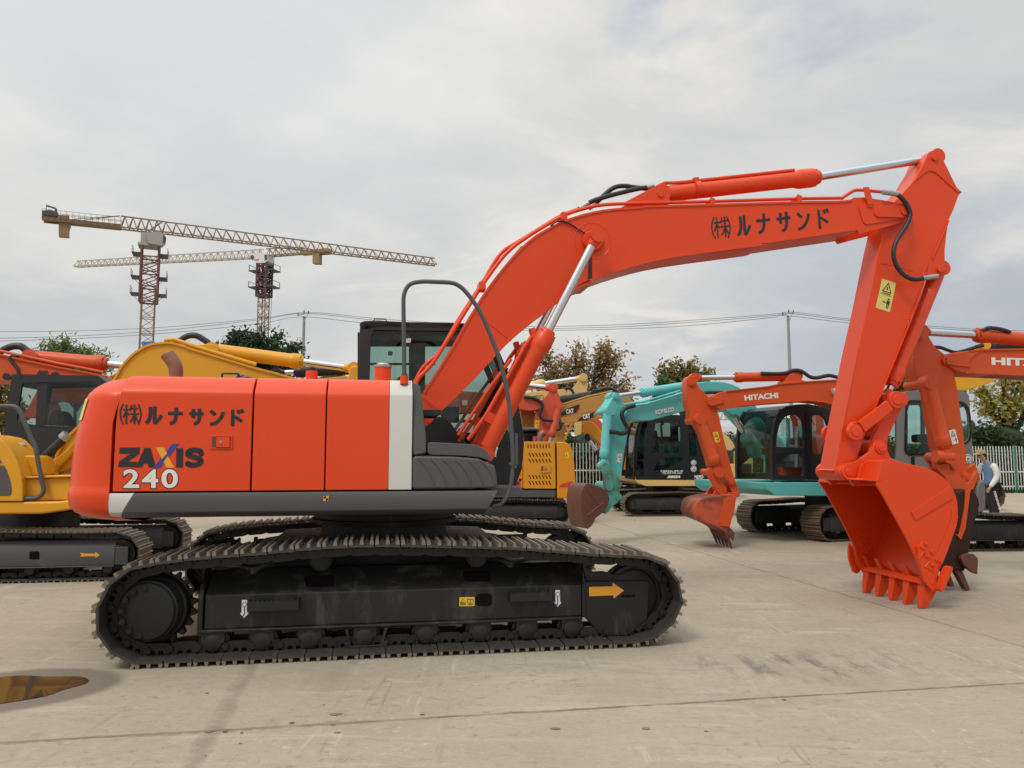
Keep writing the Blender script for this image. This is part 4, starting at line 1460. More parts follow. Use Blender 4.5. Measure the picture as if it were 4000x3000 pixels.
# thicker bearing plates at the tip, weld seams, pin bosses
g = MB()
g.prism(rpoly(PL(cr(3000, 500, K, [(785, 660), (850, 650), (1140, 655), (1180, 690), (1195, 760), (1150, 790), (845, 838), (820, 820), (785, 700)]), BV0), .03), BV0 - .014, BV0)
g.prism(hull2(MX.p(*cr(3000, 500, K, [(945, 735)])[0], BV0), .055, tuple(tc_), .085), BV0 - .034, BV0 - .01)
g.cyl((tc_.x, BV0 - .05, tc_.y), (tc_.x, BV1 + .05, tc_.y), .058, n=24)
g.build('tip_boss', M_OR, boom, bevel=.004)
g = MB()
for ln in (cr(1000, 1200, K, [(1440, 770), (1570, 880)]), cr(1000, 1200, K, [(1435, 785), (1560, 890)]), cr(1500, 600, K, [(800, 1380), (1100, 1620)])):
    q = PL(ln, BV0)
    g.bar((q[0][0], BV0 - .002, q[0][1]), (q[1][0], BV0 - .002, q[1][1]), .008, .008)
    g.build('weld_bead', M_OR, boom)
    g = MB()
pc = Vector(MX.p(*cr(1500, 600, K, [(1800, 755)])[0], BV0))
for rr in (.19, .13):
    c2 = circ(pc, rr, 36)
    g.tube([(a, BV0, b) for a, b in c2 + c2[:1]], .004, 5)
g.build('boss_ring', M_OR, boom)
g = MB()
g.lathe((pc.x, BV0 - .04, pc.y), (pc.x, BV1 + .04, pc.y), [(0, .10), (.1, .12), (.9, .12), (1, .10)], 28)
g.build('cylinder_boss', M_OR, boom, bevel=.004)
# boom nose bracket plates for the arm cylinder foot
br = PL(cr(2300, 500, K, [(305, 645), (480, 552), (560, 512), (590, 494), (640, 490), (662, 520), (690, 600), (697, 632), (690, 660), (330, 670)]), -.20)
for v0_, v1_ in ((-.215, -.175), (.015, .055)):
    g = MB()
    g.prism(br, v0_, v1_)
    g.build('cylinder_bracket', M_OR, boom, bevel=.004)
g = MB()
pa = MX.p(*cr(2300, 500, K, [(615, 575)])[0], -.2)
g.cyl((pa[0], -.235, pa[1]), (pa[0], .075, pa[1]), .036, n=20)
g.build('pivot_pin', M_OR, boom, bevel=.004)
g = MB()
for key, x0, x1, y0, y1, wd_ in (('lp', 1046, 1092, 962, 775, .017), ('kabu', 1074, 1204, 952, 775, .019), ('rp', 1178, 1222, 950, 765, .017), ('ru', 1272, 1388, 932, 765, .038), ('na', 1442, 1562, 912, 748, .038),
                                 ('sa', 1618, 1736, 896, 735, .038), ('n', 1792, 1904, 884, 725, .038), ('do', 1960, 2068, 872, 712, .036)):
    sk_ = (x1 - x0) * .10
    a, b, c = cr(2300, 500, K, [(x0 + 14, y0), (x1 + 14, y0 - sk_ * 1.1), (x0, y1)])
    glyph(g, key, MX, a, b, c, BV0, wd_ * .85)
g.build('katakana_lettering', M_BLACK, boom, ang=80)
g = MB()
ff = PL(cr(1500, 600, K, [(1766, 880), (1795, 872), (1797, 1100), (1762, 1110)]), BV0)
g.flat(ff, BV0 - .004)
g.build('fabric_strap', M_HOSE, boom, recalc=False)

# ---- pipes and hoses along the boom
pv_ = -.22
pipe = ([(1625, 1500), (1640, 1472), (1672, 1440), (1702, 1402), (1735, 1350)] + cr(1500, 600, K, [(760, 1275), (850, 1135), (1050, 870), (1250, 712), (1530, 548), (1700, 484), (1900, 442), (2212, 430)])
        + cr(2300, 500, K, [(700, 645), (1050, 635), (1800, 612), (2160, 606)]) + cr(3000, 500, K, [(640, 604), (700, 565), (755, 538), (830, 538), (990, 553)]))
g = MB()
g.tube([(a, pv_, b) for a, b in crv(PL(pipe, pv_), 4)], .019, 10)
pipe2 = [(1618, 1497), (1655, 1432), (1720, 1370), (1790, 1250)] + cr(1500, 600, K, [(850, 1115), (960, 930), (1035, 838), (1110, 790), (1200, 735), (1330, 655), (1530, 535), (1680, 478)])
g.tube([(a, .0, b) for a, b in crv(PL(pipe2, .0), 4)], .019, 10)
g.build('hydraulic_pipe', M_OR, boom, ang=60)
g = MB()
for a, b, sx in [(1882, 1118, .07), (2200, 848, .07), (2778, 792, .05), (3116, 780, .05)]:
    c = MX.p(a, b, pv_)
    g.box(c[0] - sx * .5, c[0] + sx * .5, pv_ - .05, pv_ + .10, c[1] - .045, c[1] + .035)
    g.cyl((c[0], pv_ - .01, c[1] + .02), (c[0], pv_ - .01, c[1] + .055), .014, n=6)
    g.build('pipe_clamp', M_OR, boom, bevel=.005)
    g = MB()
q = PL(cr(3000, 500, K, [(820, 512), (870, 510), (910, 660), (865, 668), (835, 590)]), BV0 - .03)
g.prism(q, BV0 - .04, BV0 - .028)
g.box(q[3][0], q[2][0], BV0 - .03, BV0, q[2][1] - .03, q[2][1] + .05)
g.build('pipe_bracket', M_OR, boom, bevel=.005)
g = MB()
h1 = cr(1500, 600, K, [(1760, 430), (1830, 400), (1960, 360), (2100, 325)]) + cr(2300, 500, K, [(330, 545), (440, 522), (500, 516)])
h2 = cr(1500, 600, K, [(1820, 440), (1880, 380), (1960, 310), (2030, 282), (2120, 282)]) + cr(2300, 500, K, [(330, 505), (420, 515), (500, 525)])
for hh, vv_ in ((h1, -.14), (h2, -.02)):
    o = MB()
    o.tube([(a, vv_, b) for a, b in crv(PL(hh, vv_), 5)], .026, 10)
    o.build('hydraulic_hose', M_HOSE, boom, ang=60)
o = MB()
for pts, vv_ in ((cr(1500, 600, K, [(1690, 478), (1765, 428)]), -.14), (cr(1500, 600, K, [(1770, 470), (1822, 436)]), -.02), (cr(2300, 500, K, [(498, 516), (560, 500)]), -.14)):
    q = PL(pts, vv_)
    o.cyl((q[0][0], vv_, q[0][1]), (q[1][0], vv_, q[1][1]), .030, n=12)
o.build('hose_fitting', M_STEEL, boom, ang=40)
hv_ = BV0 - .07
h3 = cr(3000, 500, K, [(1010, 556), (1080, 562), (1140, 592), (1195, 655), (1226, 725), (1224, 775), (1195, 845), (1145, 920), (1105, 990), (1086, 1060), (1088, 1120), (1112, 1190), (1165, 1262), (1230, 1300), (1290, 1308), (1345, 1298)])
o = MB()
o.tube([(a, hv_, b) for a, b in crv(PL(h3, hv_), 5)], .0245, 12)
o.build('hydraulic_hose', M_HOSE, boom, ang=60)
o = MB()
for pts in (cr(3000, 500, K, [(990, 553), (1120, 572)]), cr(3000, 500, K, [(1335, 1298), (1462, 1282)])):
    q = PL(pts, hv_)
    o.cyl((q[0][0], hv_, q[0][1]), (q[1][0], hv_, q[1][1]), .028, n=12)
o.build('hose_fitting', M_STEEL, boom, ang=40)
o = MB()
gl_ = cr(1500, 600, K, [(1440, 625), (1490, 590), (1540, 583), (1600, 605), (1690, 660), (1755, 702)])
o.tube([(a, BV0 - .02, b) for a, b in crv(PL(gl_, BV0 - .02), 4)], .008, 6)
gl_ = [(1700, 1500), (1760, 1392), (1830, 1270), (1905, 1140), (1960, 1060), (2040, 965)]
o.tube([(a, -.02, b) for a, b in crv(PL(gl_, -.02), 4)], .016, 8)
o.build('grease_hose', M_HOSE, boom, ang=60)

# ---- arm
AV0, AV1 = -.215, .075
arm_pts = (cr(3000, 500, K, [(1330, 330), (1370, 235), (1395, 205), (1430, 195), (1462, 205), (1490, 240), (1560, 385), (1625, 515), (1672, 560), (1650, 578), (1600, 715), (1560, 800), (1490, 955), (1410, 1130), (1370, 1270), (1220, 1659)])
           + cr(3000, 1200, K, [(1080, 520), (970, 790), (900, 915), (845, 1085), (770, 1310), (640, 1440), (560, 1412), (575, 1400), (640, 1050), (770, 400), (860, 0)]) + cr(3000, 500, K, [(950, 1100), (1000, 870), (1090, 640), (1240, 480)]))
g = MB()
g.prism(PL(arm_pts, AV0), AV0, AV1)
arm = g.build('arm', M_OR, main, bevel=.008)
brk = cr(3000, 500, K, [(1560, 800), (1545, 900), (1528, 1050), (1528, 1160), (1534, 1220), (1510, 1262), (1470, 1285), (1400, 1290), (1360, 1240), (1410, 1110), (1480, 960)])
g = MB()
for v0_, v1_ in ((AV0, AV0 + .03), (AV1 - .03, AV1)):
    b_ = MB()
    b_.prism(PL(brk, AV0), v0_, v1_)
    b_.build('cylinder_lug', M_OR, arm, bevel=.004)
topb = cr(3000, 500, K, [(1330, 330), (1370, 235), (1395, 205), (1430, 195), (1462, 205), (1490, 240), (1625, 515), (1672, 560), (1640, 560), (1440, 385), (1400, 372), (1360, 385), (1250, 475)])
g.prism(PL(topb, AV0), AV0 - .012, AV0 + .006)
for c, rr in ((cr(3000, 500, K, [(1430, 262)])[0], .038), (cr(3000, 500, K, [(1478, 1222)])[0], .040)):
    q = MX.p(*c, AV0)
    b_ = MB()
    b_.cyl((q[0], AV0 - .035, q[1]), (q[0], AV1 + .035, q[1]), rr, n=22)
    b_.build('pivot_pin', M_OR, arm, bevel=.004)
g.build('top_bracket', M_OR, arm, bevel=.004)
g = MB()
pk = cr(3000, 1200, K, [(748, 1068)])[0]
q = MX.p(*pk, AV0)
g.lathe((q[0], AV0 - .03, q[1]), (q[0], AV1 + .03, q[1]), [(0, .085), (.06, .10), (.94, .10), (1, .085)], 26)
g.build('pin_boss', M_OR, arm, bevel=.004)
g = MB()
fl = cr(3000, 1200, K, [(785, 345), (778, 400), (695, 830), (650, 1050), (630, 1200), (655, 1080), (700, 850), (780, 420)])
for (x0, y0), (x1, y1) in (((1370, 1270), (1220, 1659)), ((1560, 800), (1410, 1130))):
    a, b = PL(cr(3000, 500, K, [(x0, y0), (x1, y1)]), AV0)
    g.bar((a[0], AV0 - .003, a[1]), (b[0], AV0 - .003, b[1]), .030, .012)
a, b = PL(cr(3000, 1200, K, [(1275, 0), (905, 905)]), AV0)
g.bar((a[0], AV0 - .003, a[1]), (b[0], AV0 - .003, b[1]), .030, .012)
a, b = PL(cr(3000, 1200, K, [(780, 350), (640, 1060)]), AV0)
g.bar((a[0], AV0 - .002, a[1]), (b[0], AV0 - .002, b[1]), .014, .010)
for c0, c1 in (([(975, 1170), (1090, 1190)]), ([(1090, 1190), (1250, 1240)])):
    a, b = PL(cr(3000, 500, K, [c0, c1]), AV0)
    g.bar((a[0], AV0 - .001, a[1]), (b[0], AV0 - .001, b[1]), .008, .006)
g.build('weld_bead', M_OR, arm, bevel=.002)
warn_label(MX, cr(3000, 500, K, [(985, 1300), (1105, 1342), (1052, 1593), (928, 1552)]), AV0, arm, M_PALEY)

# ---- cylinders
vb = [(2331, 923), (2142, 1290), (1893, 1775)]
for v_ in (-.53, .37):
    pt, ph, pb = (MX.p(a, b, -.53) for a, b in vb)
    cy = cylinder_parts(main, (pb[0], v_, pb[1]), (ph[0], v_, ph[1]), (pt[0], v_, pt[1]), .078, .043, M_OR, head=.20, name='boom_cylinder')
    g = MB()
    d = Vector((ph[0] - pb[0], 0, ph[1] - pb[1])).normalized()
    sd_ = Vector((-d.z, 0, d.x))
    b0 = Vector((pb[0], v_ + .02, pb[1]))
    h0 = Vector((ph[0], v_ + .02, ph[1]))
    g.tube([b0 + d * .05 + sd_ * .20, b0 + d * .35 + sd_ * .155, h0 - d * .45 + sd_ * .135, h0 - d * .25 + sd_ * .13, h0 - d * .12 + sd_ * .11], .021, 10)
    g.tube([b0 + d * .05 + sd_ * .30 + Vector((0, .05, 0)), h0 - d * .75 + sd_ * .24 + Vector((0, .05, 0)), h0 - d * .42 + sd_ * .19], .017, 10)
    g.bar(h0 - d * .16 + sd_ * .06, h0 - d * .06 + sd_ * .15, .09, .05)
    g.bar(b0 + d * .33 + sd_ * .05, b0 + d * .33 + sd_ * .15, .06, .10)
    c0 = b0 + d * .33
    g.lathe(c0 - d * .035, c0 + d * .035, [(0, .084), (1, .084)], 24)
    g.build('cylinder_pipe', M_OR, cy, ang=50)
pt, ph, pb = MX.p(*cr(3000, 500, K, [(1430, 262)])[0], -.07), MX.p(*cr(2300, 500, K, [(1985, 424)])[0], -.07), MX.p(*cr(2300, 500, K, [(615, 577)])[0], -.07)
cy = cylinder_parts(main, (pb[0], -.07, pb[1]), (ph[0], -.07, ph[1]), (pt[0], -.07, pt[1]), .088, .044, M_OR, head=.27, name='arm_cylinder', head_k=1.22)
g = MB()
d = Vector((ph[0] - pb[0], 0, ph[1] - pb[1]))
L_ = d.length
d.normalize()
sd_ = Vector((-d.z, 0, d.x))
p0 = Vector((pb[0], -.10, pb[1]))
g.tube([p0 + sd_ * .085 - d * .02, p0 + sd_ * .115 + d * .06, p0 + sd_ * .105 + d * .16, p0 + sd_ * .10 + d * .3, p0 + sd_ * .10 + d * (L_ - .3)], .02, 8)
c0 = p0 + d * .42
g.lathe(c0 - d * .03, c0 + d * .03, [(0, .092), (1, .092)], 24)
g.bar(c0 + sd_ * .08, c0 + sd_ * .13, .06, .06)
g.build('cylinder_pipe', M_OR, cy, ang=50)
pb, ph, pt = MX.p(*cr(3000, 500, K, [(1478, 1222)])[0], -.07), MX.p(*cr(3000, 1200, K, [(1062, 680)])[0], -.07), MX.p(*cr(3000, 1200, K, [(1085, 815)])[0], -.07)
pt = MX.p(*cr(3000, 1200, K, [(1010, 800)])[0], -.07)
cylinder_parts(main, (pb[0], -.07, pb[1]), (ph[0], -.07, ph[1]), (pt[0], -.07, pt[1]), .080, .042, M_OR, head=.20, name='bucket_cylinder', head_k=1.15)

g = MB()
g.prism(PL(cr(1850, 1450, 4.424, [(345, 1480), (375, 1490), (400, 1360), (415, 1330), (395, 1305), (380, 1330)]), -.56), -.60, -.57)
g.build('white_tag', M_STRIPE, main, bevel=.005)

# ---- bucket link
LV = -.33
lp0 = Vector(MX.p(*cr(3000, 1200, K, [(758, 1080)])[0], LV))
lp1 = Vector(MX.p(*cr(3000, 1200, K, [(1120, 800)])[0], LV))
for v0_, v1_ in ((LV, LV + .05), (.14, .19)):
    g = MB()
    mid = (lp0 + lp1) / 2
    body = hull2(tuple(lp0), .092, tuple(lp1), .095)
    dd = (lp1 - lp0).normalized()
    nn = Vector((-dd.y, dd.x))
    bodyw = []
    for p in body:
        q = Vector(p)
        t = (q - lp0).dot(dd) / (lp1 - lp0).length
        bodyw.append(tuple(q))
    wst = [tuple(lp0 + dd * .10 + nn * .065), tuple(lp1 - dd * .10 + nn * .06), tuple(lp1 - dd * .10 - nn * .06), tuple(lp0 + dd * .10 - nn * .065)]
    g.prism(circ(lp0, .086, 22), v0_, v1_)
    g.prism(circ(lp1, .094, 22), v0_, v1_)
    g.prism(wst, v0_ + .002, v1_ - .002)
    for c, rr in ((lp0, .048), (lp1, .055)):
        g.cyl((c.x, v0_ - .012, c.y), (c.x, v1_ + .01, c.y), rr, n=22)
    g.build('bucket_link', M_OR, main, bevel=.006)
bp2 = Vector(MX.p(*cr(3000, 1200, K, [(968, 1215)])[0], -.29))
lpc = Vector(MX.p(*cr(3000, 1200, K, [(1120, 800)])[0], -.2))
g = MB()
dd = (bp2 - lpc).normalized()
nn = Vector((-dd.y, dd.x))
for v0_, v1_ in ((-.22, -.16), (.02, .08)):
    g.prism([tuple(lpc + nn * .075), tuple(bp2 + nn * .075), tuple(bp2 - nn * .075), tuple(lpc - nn * .075)], v0_, v1_)
g.prism([tuple(lpc + nn * .05 + dd * .1), tuple(bp2 + nn * .05 - dd * .12), tuple(bp2 - nn * .05 - dd * .12), tuple(lpc - nn * .05 + dd * .1)], -.16, .02)
g.cyl((lpc.x, -.27, lpc.y), (lpc.x, .13, lpc.y), .082, n=24)
g.cyl((bp2.x, -.235, bp2.y), (bp2.x, .095, bp2.y), .09, n=24)
g.build('push_link', M_OR, main, bevel=.006)

# ---- bucket
KV0, KV1 = -.60, .46
bk = cr(3000, 1700, K, [(985, 228), (1020, 208), (1060, 205), (1120, 222), (1190, 245), (1265, 258), (1340, 272), (1400, 295), (1460, 325), (1515, 365), (1560, 410), (1595, 460), (1620, 515), (1636, 575), (1643, 640), (1640, 710), (1622, 790),
                           (1590, 890), (1540, 1020), (1495, 1130), (1440, 1290), (1415, 1335)])
mouth = cr(3000, 1700, K, [(1330, 1250), (1280, 1060), (1165, 830), (985, 505), (935, 432)])
kp = PL(bk, KV0)
km = PL(mouth, KV0)
g = MB()
side = kp + km
g.prism(side, KV0, KV0 + .025)
g.prism(side, KV1 - .025, KV1)
shell = kp[1:] + PL(cr(3000, 1700, K, [(1400, 1345), (1340, 1300)]), KV0)
g.prism(strip(kp[2:], -.024), KV0 + .01, KV1 - .01)
fl_ = PL(cr(3000, 1700, K, [(1420, 1300), (1480, 1130), (1530, 1010), (1565, 915)]), KV0)
fb_ = MB()
fb_.prism(strip(fl_, -.031), KV0 + .03, KV1 - .03)
lipo = PL(cr(3000, 1700, K, [(1445, 1262), (1425, 1320), (1345, 1290), (1385, 1245)]), KV0)
g.prism(lipo, KV0 + .012, KV1 - .012)
# top plate and stiffening strips on the side
tpq = PL(cr(3000, 1700, K, [(935, 432), (985, 228), (1020, 208), (1060, 205), (1010, 235), (960, 440)]), KV0)
g.prism(tpq, KV0 + .01, KV1 - .01)
bucket = g.build('bucket', M_OR, main, bevel=.005)
fb_.build('floor_plate', mat('scuffed_orange_floor', (.46, .075, .035), .5, var=.2, scale=3, dirt=((.20, .075, .05), .35, 3)), bucket)
g = MB()
g.prism(PL(cr(3000, 1700, K, [(1230, 660), (1560, 442), (1582, 470), (1592, 545), (1270, 735)]), KV0), KV0 - .012, KV0)
g.build('wear_plate', M_OR, bucket, bevel=.003)
g = MB()
g.prism(PL(cr(3000, 1700, K, [(1448, 1062), (1580, 735), (1585, 640), (1640, 700), (1622, 790), (1540, 1020), (1500, 1115)]), KV0), KV0 - .010, KV0)
g.build('wear_plate', M_OR, bucket, bevel=.003)
for (a, b) in ((cr(3000, 1700, K, [(1340, 935), (1388, 1002), (1430, 1070), (1310, 965), (1355, 1042), (1395, 1118)]), KV0),):
    for c in a:
        q = MX.p(*c, b)
        g = MB()
        g.cyl((q[0], b - .055, q[1]), (q[0], b - .02, q[1]), .017, n=6)
        g.cyl((q[0], KV1 - .045, q[1]), (q[0], KV1 + .05, q[1]), .019, n=6)
        g.build('cutter_bolt', M_OR, bucket, bevel=.003)
sc = PL(cr(3000, 1700, K, [(1278, 960), (1318, 918), (1348, 916), (1368, 945), (1408, 1000), (1450, 1075), (1452, 1150), (1425, 1325), (1400, 1342), (1318, 1235), (1300, 1130), (1280, 1045)]), KV0)
g = MB()
g.prism(sc, KV0 - .035, KV0)
wing = PL(cr(3000, 1700, K, [(1428, 1322), (1455, 1215), (1495, 1130), (1520, 1122), (1534, 1138), (1510, 1200), (1470, 1290), (1436, 1338)]), KV0)
g.prism(wing, KV0 - .11, KV0 - .03)
rim = PL(cr(3000, 1700, K, [(1290, 1060), (1330, 995), (1330, 1030), (1372, 1085), (1335, 1130), (1405, 1165), (1420, 1200), (1400, 1280)]), KV0)
g.tube([(a, KV0 - .036, b) for a, b in rim], .009, 6)
g.build('side_cutter', M_OR, bucket, bevel=.006)
g = MB()
scf = PL(cr(3000, 1700, K, [(690, 925), (684, 1000), (685, 1060), (700, 1115), (722, 1175), (748, 1194), (772, 1182), (790, 1150), (803, 1120), (760, 1040), (720, 975)]), KV1 + .1)
g.prism(scf, KV1 + .06, KV1 + .10)
g.prism(sc, KV1, KV1 + .03)
g.build('side_cutter', M_OR, bucket, bevel=.006)
# ears and hinge bosses
e1 = Vector(MX.p(*cr(3000, 1200, K, [(688, 1425)])[0], -.30))
e2 = Vector(MX.p(*cr(3000, 1200, K, [(968, 1215)])[0], -.30))
ear = (circ(e1, .088, 14, math.pi * .62, math.pi * 1.6) + PL(cr(3000, 1700, K, [(745, 440), (900, 438), (945, 440), (985, 228), (1062, 206)]), -.3) + circ(e2, .085, 12, -.25, math.pi * .72)
       + PL(cr(3000, 1200, K, [(885, 1245), (830, 1290), (760, 1335)]), -.3))
for v0_, v1_ in ((-.305, -.255), (.115, .165)):
    g = MB()
    g.prism(ear, v0_, v1_)
    for c, r0_ in ((e1, .078), (e2, .062)):
        g.cyl((c.x, v0_ - .022, c.y), (c.x, v1_ + .022, c.y), r0_, n=26)
    for c, r0_ in ((e1, .042), (e2, .040)):
        g.cyl((c.x, v0_ - .035, c.y), (c.x, v1_ + .035, c.y), r0_, n=22)
    g.build('hinge_ear', M_OR, bucket, bevel=.005)
g = MB()
g.prism(PL(cr(3000, 1700, K, [(735, 385), (745, 368), (918, 390), (915, 402)]), -.45), -.60, -.31)
g.prism(rpoly(PL(cr(3000, 1700, K, [(785, 370), (800, 270), (830, 235), (985, 232), (940, 430), (735, 438), (735, 385)]), -.35), .03), -.345, -.31)
g.build('gusset_plate', M_OR, bucket, bevel=.004)
g = MB()
q = MX.p(*cr(3000, 1200, K, [(520, 1450)])[0], -.22)
g.cyl((e1.x, AV0 - .04, e1.y), (e1.x, AV1 + .045, e1.y), .092, n=30)
g.build('arm_end_bush', M_OR, arm, ang=30)
# teeth
tooth = PL(cr(3000, 1700, K, [(1322, 1312), (1345, 1262), (1395, 1240), (1452, 1330), (1440, 1352), (1372, 1502), (1345, 1508), (1312, 1500), (1314, 1400)]), KV0 + .06)
lo_w = min(b for a, b in tooth)
src = None
cen = [KV0 + .075 + k * (KV1 - KV0 - .15) / 4 for k in range(5)]
tip_pts = [(a, max(b, 0.004)) for a, b in tooth]
for k, vc in enumerate(cen):
    if src is None:
        g = MB()
        adp = PL(cr(3000, 1700, K, [(1330, 1310), (1350, 1250), (1300, 1140), (1395, 1225), (1450, 1315), (1440, 1340)]), KV0 + .06)
        g.prism(adp, -.030, .030)
        up_ = [tip_pts[0], tip_pts[2], tip_pts[3], tip_pts[4]]
        top4 = PL(cr(3000, 1700, K, [(1330, 1285), (1446, 1326)]), KV0 + .06)
        bot4 = [(a, max(b, .004)) for a, b in PL(cr(3000, 1700, K, [(1313, 1502), (1366, 1506)]), KV0 + .06)]
        midl = PL(cr(3000, 1700, K, [(1314, 1420), (1404, 1418)]), KV0 + .06)
        vs = []
        for (pts, hw) in ((top4, .050), (midl, .040), (bot4, .025)):
            for (a, b) in pts:
                vs += [(a, -hw, b), (a, hw, b)]
        fs = [(0, 1, 3, 2), (8, 10, 11, 9)]
        for i in (0, 4):
            fs += [(i, i + 4, i + 5, i + 1), (i + 2, i + 3, i + 7, i + 6), (i, i + 2, i + 6, i + 4), (i + 1, i + 5, i + 7, i + 3)]
        g.add(vs, fs)
        c = MX.p(*cr(3000, 1700, K, [(1405, 1362)])[0], KV0 + .02)
        g.cyl((c[0] - .01, -.058, c[1] + .0), (c[0] - .01, .058, c[1] + .0), .012, n=10)
        src = g.build('bucket_tooth', M_OR, bucket, bevel=.005, loc=(0, vc, 0))
    else:
        o = copy_part(src, bucket)
        o.location = (0, vc, 0)
# ================================================================== background machines
from mathutils.geometry import tessellate_polygon
A1, A2, A3, A4 = (0, 1200, K), (1000, 1200, K), (2000, 1200, K), (3000, 1200, K)
C1, C2, C3, C4 = (0, 1900, K), (1000, 1900, K), (2000, 1900, K), (3000, 1700, K)
KQ = 4.424
Q1, Q2, Q3, Q4, Q6, Q7, Q8 = (0, 1300, KQ), (0, 1650, KQ), (1850, 1450, KQ), (1850, 1700, KQ), (3500, 1500, KQ), (3500, 1800, KQ), (2800, 1500, KQ)
Q5 = (2350, 1600, 3.687)


def T(fr, crop, pts, v):
    return fr.poly(cr(*crop, pts), v) if crop else fr.poly(pts, v)


def plate_holes(mb, outer, holes, v0, v1):
    """flat wall with openings"""
    loops = [list(outer)] + [list(h) for h in holes]
    flat = [p for lp in loops for p in lp]
    tris = tessellate_polygon([[Vector((a, b, 0)) for a, b in lp] for lp in loops])
    n = len(flat)
    vs = [(a, v0, b) for a, b in flat] + [(a, v1, b) for a, b in flat]
    fs = [tuple(tr) for tr in tris] + [tuple(n + i for i in reversed(tr)) for tr in tris]
    k = 0
    for lp in loops:
        m = len(lp)
        for i in range(m):
            fs.append((k + i, k + (i + 1) % m, n + k + (i + 1) % m, n + k + i))
        k += m
    mb.add(vs, fs)


def slab(root, name, poly, v0, v1, m, bevel=.012, seg=2):
    g = MB()
    g.prism(poly, v0, v1)
    return g.build(name, m, root, bevel=bevel, seg=seg)


def box_boom(root, name, poly, v0, v1, m, lip=.012):
    """boom or arm of a far machine: box section whose flanges stand a little proud of the side plates"""
    g = MB()
    g.prism(poly, v0, v1)
    return g.build(name, m, root, bevel=.018)


def pins(root, name, cs, r, v0, v1, m):
    for c in cs:
        g = MB()
        g.cyl((c[0], v0, c[1]), (c[0], v1, c[1]), r, n=18)
        g.cyl((c[0], v0 - .012, c[1]), (c[0], v1 + .012, c[1]), r * .55, n=14)
        g.build(name, m, root, ang=30)


def hose(root, pts, v, r, m=None, name='hydraulic_hose'):
    g = MB()
    g.tube([(a, v, b) for a, b in crv(pts, 5)], r, 8)
    return g.build(name, m or M_HOSE, root, ang=60)


def ram(root, base, head, tip, v, r, rod, m, name='hydraulic_cylinder'):
    return cylinder_parts(root, (base[0], v, base[1]), (head[0], v, head[1]), (tip[0], v, tip[1]), r, rod, m, head=r * 1.8, name=name, head_k=1.12)


def sign_text(parent, name, s, fr, crop, bl, br, tl, v, m, offset=.03, shear=0.0, label=None):
    g = MB()
    a, b, c = cr(*crop, [bl, br, tl])
    lettering(g, s, fr, a, b, c, v, offset, shear, pad=.004)
    return g.build(name, m, parent, recalc=False)


def simple_cab(root, fr, side, v0, v1, holes, m, glass, roof_idx, front_idx, seat_u=None, floor=None, rear_glass=False):
    """cab with real walls, openings and panes; side outline runs clockwise"""
    g = MB()
    plate_holes(g, side, holes, v0, v0 + .05)
    plate_holes(g, side, holes, v1 - .05, v1)
    cab_ = g.build('cab', m, root, ang=30)
    g = MB()
    i0, i1 = roof_idx
    g.prism(strip(side[i0:i1 + 1], -.05), v0 + .04, v1 - .04)
    g.build('cab_roof', m, cab_, bevel=.012)
    fp_ = side[front_idx[0]:front_idx[1] + 1]
    g = MB()
    d = .03
    g.add([(a, v0 + .045, b) for a, b in fp_] + [(a, v1 - .045, b) for a, b in fp_], [(i, i + 1, len(fp_) + i + 1, len(fp_) + i) for i in range(len(fp_) - 1)])
    g.build('windscreen', glass, cab_, recalc=False)
    g = MB()
    lo = min(b for a, b in side)
    u0, u1 = min(a for a, b in side), max(a for a, b in side)
    g.box(u0 + .05, u1 - .05, v0 + .05, v1 - .05, lo + .01, lo + .12)
    # corner posts beside the windscreen
    for vv_ in (v0 + .03, v1 - .03):
        for i in range(len(fp_) - 1):
            g.bar((fp_[i][0], vv_, fp_[i][1]), (fp_[i + 1][0], vv_, fp_[i + 1][1]), .06, .06)
    g.build('cab_post', m, cab_)
    for h in holes:
        for vv_ in (v0 + .025, v1 - .025):
            g = MB()
            g.flat(h, vv_)
            g.build('side_window', glass, cab_, recalc=False)
    if seat_u is not None:
        g = MB()
        vm = (v0 + v1) / 2
        sw = lo + .45
        g.prism(rpoly([(seat_u - .24, sw), (seat_u + .24, sw), (seat_u + .24, sw + .14), (seat_u - .24, sw + .14)], .05), vm - .24, vm + .24)
        s_ = 1 if seat_u > (u0 + u1) / 2 else -1
        g.prism(rpoly([(seat_u + s_ * .18, sw + .1), (seat_u + s_ * .30, sw + .1), (seat_u + s_ * .36, sw + .78), (seat_u + s_ * .25, sw + .78)], .04), vm - .22, vm + .22)
        g.prism(rpoly([(seat_u + s_ * .28, sw + .80), (seat_u + s_ * .35, sw + .80), (seat_u + s_ * .37, sw + .98), (seat_u + s_ * .30, sw + .98)], .03), vm - .13, vm + .13)
        g.build('operator_seat', M_SEAT, cab_, bevel=.03)
    return cab_


MT = [M_SHOE, M_WORN, M_LINK]
MTR = [M_SHOER, M_WORN, M_LINK]

# ---------------------------------------------------------------- yellow excavator behind the counterweight
FB = fr_at(150, 2277, 8.5, -1.25)
yx = thing('crawler_excavator', 'clean yellow excavator with black cab, tail hidden behind the orange counterweight', 'excavator', FB)
uR = FB.u(556, -1.25, 2150)
hB = FB.w(2072, -1.25, 400)
fo = bg_track(yx, uR - 3.6, uR, -1.25, -.75, hB, 40, MT, M_FRAME2, near=True)
bg_track(yx, uR - 3.6, uR, .75, 1.25, hB, 40, MT, M_FRAME2)
g = MB()
g.flat(T(FB, C1, [(690, 572), (727, 576), (728, 580), (822, 580), (822, 566), (865, 592), (826, 618), (824, 604), (730, 604), (692, 610), (706, 592)], -1.19), -1.194)
g.build('direction_arrow', M_AMBER, fo, recalc=False)
g = MB()
g.flat(T(FB, C1, rpoly([(255, 562), (340, 560), (340, 628), (255, 630)], 12), -1.19), -1.194)
